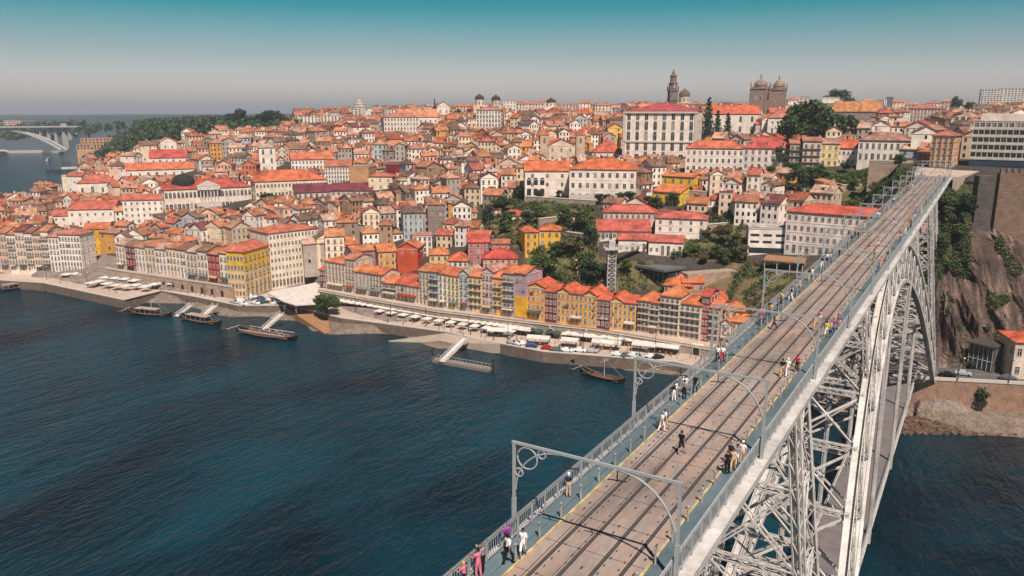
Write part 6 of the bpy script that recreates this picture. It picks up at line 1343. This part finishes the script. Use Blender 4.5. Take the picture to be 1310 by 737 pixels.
CL = {'white': '#ece8e2', 'black': '#1c1b20', 'navy': '#242c4c', 'red': '#b8283a', 'pink': '#d8788a', 'grey': '#8b8785', 'blue': '#4c6c98', 'beige': '#c9ab88', 'purple': '#9a3f9c', 'green': '#52704a', 'yellow': '#dcb44c', 'orange': '#d0683a'}
import itertools
HR = ['#1d1512', '#33221a', '#5a3c26', '#8a6a44', '#15131a']
def person(p, rz, pose, top, bottom, label, group=None, h=1.7, simple=False, hair=None, bag=None):
    parts = random.choice(PROT[pose]); body = parts[0][1]; t = link('person', body, None, p); t.rotation_euler = (0, 0, rz); t.scale = (h / 1.74,) * 3; tag(t, label, 'person', group)
    hc = (*srgb(hair or random.choice(HR)), 1)
    for nm, me in parts[1:]:
        if simple and nm in ('face', 'shoes'): continue
        o = link(nm, me, t); o.color = (*srgb(CL[top]), 1) if nm == 'shirt' else (*srgb(CL[bottom]), 1) if nm in ('trousers', 'shorts') else hc if nm == 'hair' else (1, 1, 1, 1)
    return t
def bridge_people():
    Z1 = 62.0; ZT = 61.99
    def U(x, y, z=Z1): p = hp(x, y, z); return p
    L_ = [(573, 748, 'lean', 'pink', 'black', R(90), 'person in a magenta top with blond hair leaning on the railing, lowest in frame', '#c8a058'), (606, 737, 'lean', 'pink', 'pink', R(80), 'person in a pink and red patterned dress with an arm on the railing', None),
          (601, 728, 'photo', 'grey', 'black', R(95), 'person in grey raising both hands beside the pink dress', None), (644, 703, 'lean', 'purple', 'black', R(90), 'person with a purple scarf over the head leaning on the railing', '#9a3fa0'), (650, 722, 'walk', 'white', 'black', R(-20), 'person in a white top and black skirt walking on the walkway', None),
          (669, 712, 'walk', 'white', 'white', R(200), 'dark-haired person in a white top and white shorts facing the camera', '#15131a'), (727, 636, 'stand', 'navy', 'beige', R(10), 'man in a navy shirt, beige shorts and a white cap on the walkway', '#ece8e2'),
          (846, 552, 'walk', 'white', 'white', R(-30), 'couple member in white walking beside the left yellow line, near one', None), (850, 549, 'walk', 'white', 'beige', R(-30), 'person in white and beige walking half hidden behind the one in white', None), (871, 580, 'walk', 'black', 'black', R(0), 'lone person in a black dress walking between the tram rails', '#33221a'),
          (930, 607, 'stand', 'black', 'black', R(30), 'person in black in the near group on the right walkway', None), (937, 603, 'walk', 'beige', 'beige', R(190), 'person in beige in the near group on the right walkway', None), (942, 599, 'walk', 'grey', 'white', R(200), 'person in grey top and white trousers in the near right group', None), (949, 594, 'stand', 'white', 'beige', R(180), 'person in white with a white hat in the near right group', '#ece8e2'), (934, 594, 'walk', 'navy', 'black', R(170), 'person in dark navy behind the near right group', None),
          (1000, 482, 'walk', 'black', 'beige', R(15), 'person in black top beside the right yellow line', None), (1007, 481, 'walk', 'white', 'white', R(10), 'tall person in white with a white hat near the person in red', '#ece8e2'), (1019, 476, 'stand', 'red', 'black', R(20), 'person in a bright red top on the right walkway', None),
          (859, 513, 'lean', 'black', 'white', R(70), 'person in black at the left railing, front of the busy group', None), (864, 511, 'lean', 'white', 'grey', R(80), 'person in white at the left railing in the busy group', None), (875, 511, 'stand', 'grey', 'black', R(0), 'person in grey standing in the busy left group', None), (877, 504, 'photo', 'white', 'beige', R(60), 'person in white taking a photo in the busy left group', None), (889, 503, 'walk', 'black', 'navy', R(180), 'slim person in black beside the left yellow line', None),
          (917, 463, 'walk', 'white', 'black', R(180), 'person in white in the trio near a left bollard', None), (924, 463, 'walk', 'white', 'red', R(190), 'person in white with red shorts in the trio', None), (929, 456, 'stand', 'beige', 'grey', R(90), 'person in beige at the back of the trio', None)]
    for x, y, ps, a, b, rz, lab, hr in L_:
        p = U(x, y); u_ = p.x - UB
        if abs(u_) < 2.7: p.z = 61.96
        if u_ < -3.75: p.x = UB - 3.75
        if u_ > 3.8: p.x = UB + 3.8
        person(p, rz, ps, a, b, lab, None, random.uniform(1.52, 1.68), hair=hr)
    cols = list(CL); k = 0
    far = []
    for i in range(74):
        y = random.choice((78, 82, 84, 86, 92, 96, 104, 118, 122, 135, 150, 165)) + random.uniform(-4, 4) if i < 40 else random.uniform(140, 290)
        s = -1 if random.random() < .68 else 1; u_ = s * random.uniform(3.1, 3.8) if random.random() < .85 else random.uniform(-2.3, 2.3)
        far.append((y, UB + u_, s, u_))
    far.sort(); ci = {}
    for y, x, s, u_ in far:
        a, b = random.choice(cols), random.choice(('black', 'grey', 'beige', 'white', 'blue', 'navy')); side = ('left walkway' if s < 0 else 'right walkway') if abs(u_) > 2.5 else 'tracks'
        key = (a, b, side); ci[key] = ci.get(key, 0) + 1
        person((x, y, 62.0 if abs(u_) > 2.5 else 61.96), random.uniform(0, 6.28), random.choice(('walk', 'stand', 'walk', 'lean') if abs(u_) > 2.5 else ('walk',)), a, b, 'distant person in %s top and %s trousers on the bridge %s, %s of them' % (a, b, side, nth(ci[key])), 'people farther along the bridge', random.uniform(1.6, 1.8), True)
bridge_people()
# ---------------------------------------------------------------- boats
def hull_mb(L_, Bm, hgt, bow=2.4, stern=2.0, c=(1, 1, 1), ci=None):
    mb = MB(); n = 18; secs = []
    for i in range(n + 1):
        a = i / n; x = -L_ / 2 + L_ * a; w = Bm / 2 * max(.03, math.sin(math.pi * min(1, max(0, a * .94 + .03))) ** .55); e = abs(2 * a - 1) ** 3
        z = hgt + e * (bow if a > .5 else stern); zb = -.4 + e * e * hgt * .9; secs.append([(x, -w, z), (x, -w * .92, (z + zb) / 2), (x, -w * .5, zb), (x, w * .5, zb), (x, w * .92, (z + zb) / 2), (x, w, z), (x, w * .85, z - .35), (x, -w * .85, z - .35)])
    v = [p for s in secs for p in s]; fs = []
    for i in range(n):
        for j in range(8): fs.append((i * 8 + j, i * 8 + (j + 1) % 8, (i + 1) * 8 + (j + 1) % 8, (i + 1) * 8 + j))
    fs += [tuple(range(7, -1, -1)), tuple(n * 8 + j for j in range(8))]; mb.add(v, fs, 0, c)
    for i in range(n):
        for j in (0, 5): mb.bar(secs[i][j], secs[i + 1][j], .22, .16, 0, ci or (.2, .16, .13))
    return mb
def boats():
    dk = srgb('#1f1613'); wd = srgb('#6f5038')
    def rabelo(x, y, L_, rz, lab, crew, canopy=True, white=False, mast=True, aw=1):
        p = hp(x, y, 0); t = empty('river_boat', p, rz, lab, 'boat'); hull_mb(L_, L_ * .22, .95, 1.3, 1.6, dk).build('hull', [M['wood']], t)
        b = MB(); b.box(-L_ * .4, L_ * .4, -L_ * .085, L_ * .085, .55, 1.15 if crew else .75, 0, wd)
        if crew: b.box(-L_ * .38, L_ * .38, -L_ * .1, -L_ * .097, 1.95, 2.1, 0, srgb('#e8e2d8')); b.box(-L_ * .38, L_ * .38, L_ * .097, L_ * .1, 1.95, 2.1, 0, srgb('#e8e2d8'))
        for i in range(7): b.box(-L_ * .3 + i * L_ * .1, -L_ * .3 + i * L_ * .1 + .35, -L_ * .08, L_ * .08, .75, 1.1, 0, wd)
        b.build('benches', [M['wood']], t)
        if canopy:
            b = MB(); b.prism([(-L_ * .3, -1.7), (L_ * .2, -1.7), (L_ * .2, 1.7), (-L_ * .3, 1.7)], 2.75, 2.87, 0, srgb('#cdbfb0')); b.build('canopy', [M['canvas']], t)
            for i in range(5):
                for e in (-1.6, 1.6): b = MB(); b.bar((-L_ * .29 + i * L_ * .12, e, .8), (-L_ * .29 + i * L_ * .12, e, 2.8), .07); b.build('canopy_post', [M['steel']], t)
        if mast:
            b = MB(); b.tube([(L_ * .05, 0, .6), (L_ * .05, 0, 7)], [.12, .06], 8); b.bar((L_ * .05, -2.4, 6.1), (L_ * .05, 2.4, 6.1), .09); b.tube([(L_ * .05, 0, 6.9), (L_ * .46, 0, 2.2)], .025, 4); b.tube([(L_ * .05, 0, 6.9), (-L_ * .42, 0, 2.4)], .025, 4); b.build('mast', [M['steel']], t)
        b = MB(); b.bar((-L_ * .47, 0, 2.6), (-L_ * .72, .3, .1), .14); b.box(-L_ * .8, -L_ * .7, .2, .4, -.2, .5, 0, wd); b.build('steering_oar', [M['wood']], t)
        for i in range(crew):
            a = random.uniform(-.33, .36) * L_; q = random.uniform(-.07, .07) * L_; c1 = random.choice(list(CL)); v = Vector((a, q, 1.15)); v.rotate(Matrix.Rotation(rz, 4, 'Z').to_euler())
            person(p + v, random.uniform(0, 6.28), random.choice(('stand', 'other', 'lean')), c1, random.choice(('black', 'blue', 'grey')), 'passenger in %s aboard the most crowded boat, %s from the front' % (c1, nth(i + 1)), 'passengers on the crowded river boat', 1.65, True)
        return t, p
    def ry(p, q): return math.atan2(q.y - p.y, q.x - p.x)
    a = lambda x0, y0, x1, y1: ry(hp(x0, y0, 0), hp(x1, y1, 0))
    rabelo(20, 370, 17, a(0, 373, 42, 368), 'wooden boat with a canopy at the left edge beside the quay', 0)
    rabelo(192, 403, 22, a(162, 399, 222, 405), 'wooden river boat with a flat grey canopy, left of the moored three', 0)
    rabelo(257, 412, 23, a(228, 406, 286, 416), 'wooden river boat with a pale canopy and white stern rail, middle of the moored three', 0)
    rabelo(341, 430, 29, a(300, 423, 384, 436), 'largest wooden river boat crowded with passengers, right of the moored three', 44, False, mast=False)
    rabelo(770, 484, 17, a(744, 476, 800, 491), 'slender open wooden boat with an oar moored below the bridge', 0, False)
    rabelo(715, 461, 14, a(700, 456, 735, 466), 'small low dark boat tied to the quay near the red umbrellas', 0, False, mast=False)
    rabelo(70, 358 + 8, 12, a(58, 372, 86, 377), 'small dark boat moored by the corner of the left platform', 0, False, mast=False)
    # gangways between quay and boats
    def gang(x0, y0, z0, x1, y1, z1, w, lab):
        A, B_ = hp(x0, y0, z0), hp(x1, y1, z1); t = empty('gangway', B_, 0, lab, 'gangway'); v = A - B_; n = Vector((-v.y, v.x, 0)).normalized() * w / 2; b = MB(); b.bar((0, 0, 0), v, w, .2); b.build('deck', [M['canvas']], t)
        for e in (-1, 1):
            b = MB(); u = Vector((0, 0, 1.2)); b.bar(n * e + u, v + n * e + u, .14); b.bar(n * e + u * .1, v + n * e + u * .1, .14); k = 10
            for i in range(k + 1): b.bar(v * (i / k) + n * e, v * (i / k) + n * e + u, .1)
            for i in range(k): b.bar(v * (i / k) + n * e, v * ((i + 1) / k) + n * e + u, .07)
            b.build('truss_side', [M['steel']], t)
    gang(245, 391, 4, 226, 405, .8, 2.2, 'white gangway sloping to the left moored boat'); gang(276, 391, 4, 257, 408, .8, 2.4, 'white gangway reaching the middle moored boat'); gang(361, 402, 4.6, 338, 422, 1, 2.2, 'white gangway standing above the crowded boat'); gang(596, 433, 4.2, 566, 463, 1, 2.4, 'long white lattice gangway running from the quay down to the pontoon')
    A, B_ = hp(556, 461, .3), hp(628, 474, .3); v = B_ - A; rz = math.atan2(v.y, v.x); L_ = v.length; t = empty('floating_pontoon', A, rz, 'long grey floating pontoon with railings and piles below the quay', 'pontoon')
    b = MB(); b.box(0, L_, -1.6, 1.6, -.4, .6, 0, srgb('#b9aca0')); b.build('deck', [M['conc']], t); b = MB()
    for e in (-1.5, 1.5):
        b.bar((0, e, 1.6), (L_, e, 1.6), .09)
        for i in range(16): b.bar((L_ * i / 15, e, .6), (L_ * i / 15, e, 1.6), .07)
    b.build('railing', [M['steel']], t)
    for x in (-1.2, L_ + .6): b = MB(); b.tube([(x, .5, -3), (x, .5, 4)], .3, 8); b.build('mooring_pile', [M['dark']], t)
boats()
# ---------------------------------------------------------------- quay life: parasols, tents, cars, visitors
def quay_life():
    def para(w, d, h=2.9, c=(1, 1, 1)):
        b = MB(); b.add([(-w / 2, -d / 2, h - .45), (w / 2, -d / 2, h - .45), (w / 2, d / 2, h - .45), (-w / 2, d / 2, h - .45), (0, 0, h + .25), (-w / 2, -d / 2, h - .7), (w / 2, -d / 2, h - .7), (w / 2, d / 2, h - .7), (-w / 2, d / 2, h - .7)],
                        [(0, 1, 4), (1, 2, 4), (2, 3, 4), (3, 0, 4), (5, 6, 1, 0), (6, 7, 2, 1), (7, 8, 3, 2), (8, 5, 0, 3)], 0, c); p = MB(); p.bar((0, 0, 0), (0, 0, h + .2), .09); p.box(-.4, .4, -.4, .4, 0, .1); return b.mesh('canopy', [M['canvas']]), p.mesh('pole', [M['steel']])
    P1 = para(4.4, 4.2); P2 = para(3.2, 3.2, 2.7); PR = para(3.2, 3.2, 2.7, srgb('#b23a44')); PG = para(3.4, 3.4, 2.7, srgb('#3f6a58')); n = [0]
    def put(pr, x, y, rz, lab, z=3.8):
        p = hp(x, y, z); t = empty('parasol', p, rz, lab, 'parasol', 'parasols over the quay terraces'); link('canopy', pr[0], t); link('pole', pr[1], t)
    xs = [x for x in np.arange(438, 905, 7.6)]; k = 0
    for i, x in enumerate(xs):
        y = np.interp(x, [438, 560, 672, 760, 905], [391.5, 411.5, 429, 438, 452]); a, b = hp(x, y, 4), hp(x + 10, np.interp(x + 10, [438, 560, 672, 760, 905], [391.5, 411.5, 429, 438, 452]), 4); rz = math.atan2(b.y - a.y, b.x - a.x)
        if x > 690 and i % 3 == 1: continue
        k += 1; pr = P1
        if 676 < x < 690 or 700 < x < 720: pr = PG
        if 690 < x < 700 or 845 < x < 860: pr = PR
        put(pr, x, y, rz, '%s parasol in the long line along the arcaded wall, %s from the left' % ('dark green' if pr is PG else 'dark red' if pr is PR else 'square white', nth(k)))
        if 470 < x < 660 and i % 2 == 0: put(P2, x + 2, y + 5.5, rz, 'small white parasol in the second line nearer the water, %s from the left' % nth(i // 2 + 1))
    k = 0
    for x, y in ((118, 368), (128, 366), (138, 369), (150, 371), (162, 372), (174, 371), (186, 373), (198, 370), (172, 365), (160, 363), (148, 362), (136, 361), (124, 360), (212, 367), (222, 369), (110, 357), (98, 356), (86, 357)):
        k += 1; put(P1, x, y, .3, 'square white parasol on the left quay platform, %s of the cluster' % nth(k))
    # white roofed tents
    for i, (x, y, w) in enumerate(((689, 441, 8), (729, 444, 6), (776, 447, 10), (824, 450, 8), (850, 452, 10), (640, 431, 9))):
        p = hp(x, y, 3.8); t = empty('market_tent', p, facing(p, -12), '%s white tent with open sides near the quay edge, %s from the left' % ('long' if w > 8 else 'short', nth([0, 2, 3, 4, 5, 1][i] + 0 + 1) if False else nth([2, 3, 4, 5, 6, 1][i])), 'tent')
        b = MB(); b.prism([(-w / 2, -2), (w / 2, -2), (w / 2, 2), (-w / 2, 2)], [2.4] * 4, [2.7] * 4); b.add([(-w / 2, -2, 2.71), (w / 2, -2, 2.71), (w / 2, 2, 2.71), (-w / 2, 2, 2.71), (-w / 2, 0, 3.5), (w / 2, 0, 3.5)], [(0, 1, 5, 4), (2, 3, 4, 5), (1, 2, 5), (3, 0, 4)]); b.build('canopy', [M['canvas']], t)
        for e in (-1, 1):
            for f in (-1, 1): b = MB(); b.bar((e * (w / 2 - .1), f * 1.9, 0), (e * (w / 2 - .1), f * 1.9, 2.5), .1); b.build('pole', [M['steel']], t)
    # cars
    def car_proto():
        b = MB(); prof = [(-2.1, .35), (-2.1, .85), (-1.9, .95), (-1.5, 1.0), (-.95, 1.45), (.55, 1.47), (1.15, 1.0), (1.95, .85), (2.1, .65), (2.1, .35)]; n = len(prof)
        vs = [(x, -.85 if z < 1.1 else -.68, z) for x, z in prof] + [(x, .85 if z < 1.1 else .68, z) for x, z in prof]; b.add(vs, [tuple(range(n)), tuple(range(2 * n - 1, n - 1, -1))] + [(i, n + i, n + (i + 1) % n, (i + 1) % n) for i in range(n)]); body = b.mesh('body', [M['paint']])
        g_ = MB(); 
        for s in (-1, 1): g_.quad((-1.35, s * .8, 1.03), (1.0, s * .8, 1.03), (.5, s * .705, 1.42), (-.9, s * .705, 1.42))
        g_.quad((1.16, -.7, 1.02), (1.16, .7, 1.02), (.6, .62, 1.475), (.6, -.62, 1.475)); g_.quad((-1.5, -.7, 1.03), (-1.5, .7, 1.03), (-1.0, .62, 1.46), (-1.0, -.62, 1.46)); gl = g_.mesh('windows', [M['glass']])
        w = MB(); w.tube([(0, -.1, 0), (0, .1, 0)], .33, 12); return body, gl, w.mesh('wheel', [M['rubber']])
    cb, cg, cw = car_proto(); CC = {'white': '#e8e6e2', 'silver': '#a9acb0', 'black': '#17171b', 'dark green': '#2d5148', 'red': '#a32028', 'blue': '#2c4a86', 'grey': '#606266'}; k = {}
    def car(p, rz, c, lab):
        t = empty('parked_car', p, rz, lab, 'car', 'cars on the quayside and roads'); o = link('body', cb, t); o.color = (*srgb(CC[c]), 1); link('windows', cg, t)
        for x in (-1.35, 1.3):
            for y in (-.8, .8): link('wheel', cw, t, (x, y, .33))
    spots = [(306, 386, 'white'), (317, 384, 'silver'), (327, 389, 'white'), (338, 388, 'dark green'), (347, 385, 'white'), (354, 389, 'white'), (311, 390, 'white'), (328, 385, 'grey'), (300, 388, 'silver'), (334, 383, 'blue'), (322, 381, 'white'),
             (700, 447, 'red'), (712, 449, 'grey'), (725, 450, 'white'), (742, 450, 'white'), (757, 451, 'silver'), (790, 455, 'white'), (800, 456, 'grey'), (811, 457, 'white'), (822, 458, 'silver'), (833, 458, 'white'), (668, 441, 'white'), (680, 444, 'blue'), (842, 459, 'black'), (655, 440, 'silver')]
    for x, y, c in spots:
        k[c] = k.get(c, 0) + 1; car(hp(x, y, 3.8), R(random.choice((0, 20, 90, 70))) + R(-6), c, '%s car parked on the quay %s, %s of that colour' % (c, 'by the square' if x < 400 else 'near the bridge', nth(k[c])))
    for i, (x, y, c) in enumerate(((1212, 482, 'black'), (1290, 486, 'grey'), (1232, 480, 'silver'))): car(hp(x, y, 11.36), R(2), c, '%s car on the right-bank road, %s' % (c, ('just right of the bridge', 'under the orange-roofed stone house', 'left of the glass pavilion')[i]))
    # lamp posts
    for i, (x, y) in enumerate(((60, 358), (112, 366), (205, 365), (262, 379), (408, 398), (455, 400), (500, 409), (545, 415), (600, 425), (650, 436), (700, 440), (746, 446), (790, 452), (838, 452), (1225, 487), (1290, 490))):
        z = 3.8 if x < 1000 else 11.4; t = empty('street_lamp', hp(x, y, z), 0, 'thin dark street lamp along the waterfront, %s from the left' % nth(i + 1), 'street lamp', 'street lamps along the waterfront'); b = MB(); b.tube([(0, 0, 0), (0, 0, 6.5)], [.13, .07], 6); b.bar((0, 0, 6.4), (.9, 0, 6.6), .08); b.build('post', [M['dark']], t); b = MB(); b.lathe(.95, 0, [(.1, 6.35), (.25, 6.45), (.2, 6.7), (.05, 6.75)], 8); b.build('lamp_head', [M['wtrim']], t)
    # visitors on the quay
    cnt = {}
    for i in range(210):
        x = random.uniform(470, 900) if i < 150 else random.uniform(70, 340); 
        y = (np.interp(x, [470, 560, 672, 760, 905], [405, 420, 441, 449, 458]) + random.uniform(-7, 4)) if i < 150 else np.interp(x, [70, 158, 206, 260, 340], [362, 378, 372, 380, 388]) + random.uniform(-12, 0)
        c1 = random.choice(list(CL)); where = 'right half of the quay' if x > 600 else 'middle of the quay' if x > 400 else 'left quay platform'; kk = (c1, where); cnt[kk] = cnt.get(kk, 0) + 1
        person(hp(x, y, 3.8), random.uniform(0, 6.28), random.choice(('walk', 'stand')), c1, random.choice(('black', 'blue', 'beige', 'grey')), 'tiny visitor in %s on the %s, %s such figure' % (c1, where, nth(cnt[kk])), 'visitors strolling on the quay', 1.7, True)
quay_life()
# ---------------------------------------------------------------- sky, sun, air, camera
def finish():
    sc = bpy.context.scene
    SUN = Vector((2.4, -2.35, 4.9)).normalized(); el = math.asin(SUN.z); azm = math.atan2(SUN.x, SUN.y)
    w = bpy.data.worlds.new('World'); sc.world = w; w.use_nodes = True; N = w.node_tree.nodes; L = w.node_tree.links; bg = N['Background']
    sky = N.new('ShaderNodeTexSky'); sky.sky_type = 'NISHITA'; sky.sun_disc = False; sky.sun_elevation = el; sky.sun_rotation = azm; sky.air_density = 1.2; sky.dust_density = 1.5; sky.ozone_density = 2.5
    # the air of this day: warm grey near the horizon, teal higher up
    tc = N.new('ShaderNodeTexCoord'); sx = N.new('ShaderNodeSeparateXYZ'); L.new(tc.outputs['Generated'], sx.inputs[0])
    cr = N.new('ShaderNodeValToRGB'); L.new(sx.outputs['Z'], cr.inputs[0]); e = cr.color_ramp.elements
    e[0].position = 0; e[0].color = SKYR[0][1]; e[1].position = 1; e[1].color = SKYR[-1][1]
    for p, c in SKYR[1:-1]: q = e.new(p); q.color = c
    mx = N.new('ShaderNodeMix'); mx.data_type = 'RGBA'; mx.blend_type = 'MULTIPLY'; mx.inputs[0].default_value = 1; L.new(sky.outputs[0], mx.inputs[6]); L.new(cr.outputs[0], mx.inputs[7]); L.new(mx.outputs[2], bg.inputs[0]); bg.inputs[1].default_value = .07
    l = bpy.data.lights.new('sun', 'SUN'); l.energy = 4.9; l.angle = R(.5); l.color = (1, .89, .80); o = bpy.data.objects.new('sun', l); C.objects.link(o); o.rotation_euler = SUN.to_track_quat('Z', 'Y').to_euler(); o.location = (0, 0, 300)
    hz = MB(); hz.box(-9500, 4500, -700, 9500, -7, 134); m = bpy.data.materials.new('haze_air'); m.use_nodes = True; n = m.node_tree.nodes; n.remove(n['Principled BSDF']); v = n.new('ShaderNodeVolumePrincipled'); v.inputs['Density'].default_value = HAZE; v.inputs['Color'].default_value = (.86, .93, 1, 1); v.inputs['Anisotropy'].default_value = .2
    m.node_tree.links.new(v.outputs[0], n['Material Output'].inputs['Volume'])
    tag(hz.build('haze', [m]), kind='stuff')
    cam = bpy.data.cameras.new('camera'); cam.sensor_width = 36; cam.lens = F / 1310 * 36; cam.clip_end = 30000; cam.clip_start = .5
    o = bpy.data.objects.new('camera', cam); C.objects.link(o); o.location = (UC, 0, ZC); o.rotation_euler = (math.pi / 2 - TH, 0, PS); sc.camera = o
    vs = sc.view_settings; vs.view_transform = 'Standard'; vs.look = 'None'; vs.exposure = EXPO; vs.gamma = 1
    sc.cycles.max_bounces = 6; sc.cycles.volume_bounces = 0; sc.cycles.use_denoising = True
HAZE = .00015; EXPO = 0.32
SKYR = [(0, (2.1, 1.85, 2.15, 1)), (.022, (1.75, 1.6, 1.9, 1)), (.066, (.93, 1.0, 1.12, 1)), (.12, (.14, .70, .72, 1)), (.17, (.1, .5, .6, 1)), (.3, (.15, .32, .45, 1)), (1, (.18, .34, .48, 1))]
finish()
print('OBJECTS', len(bpy.data.objects))
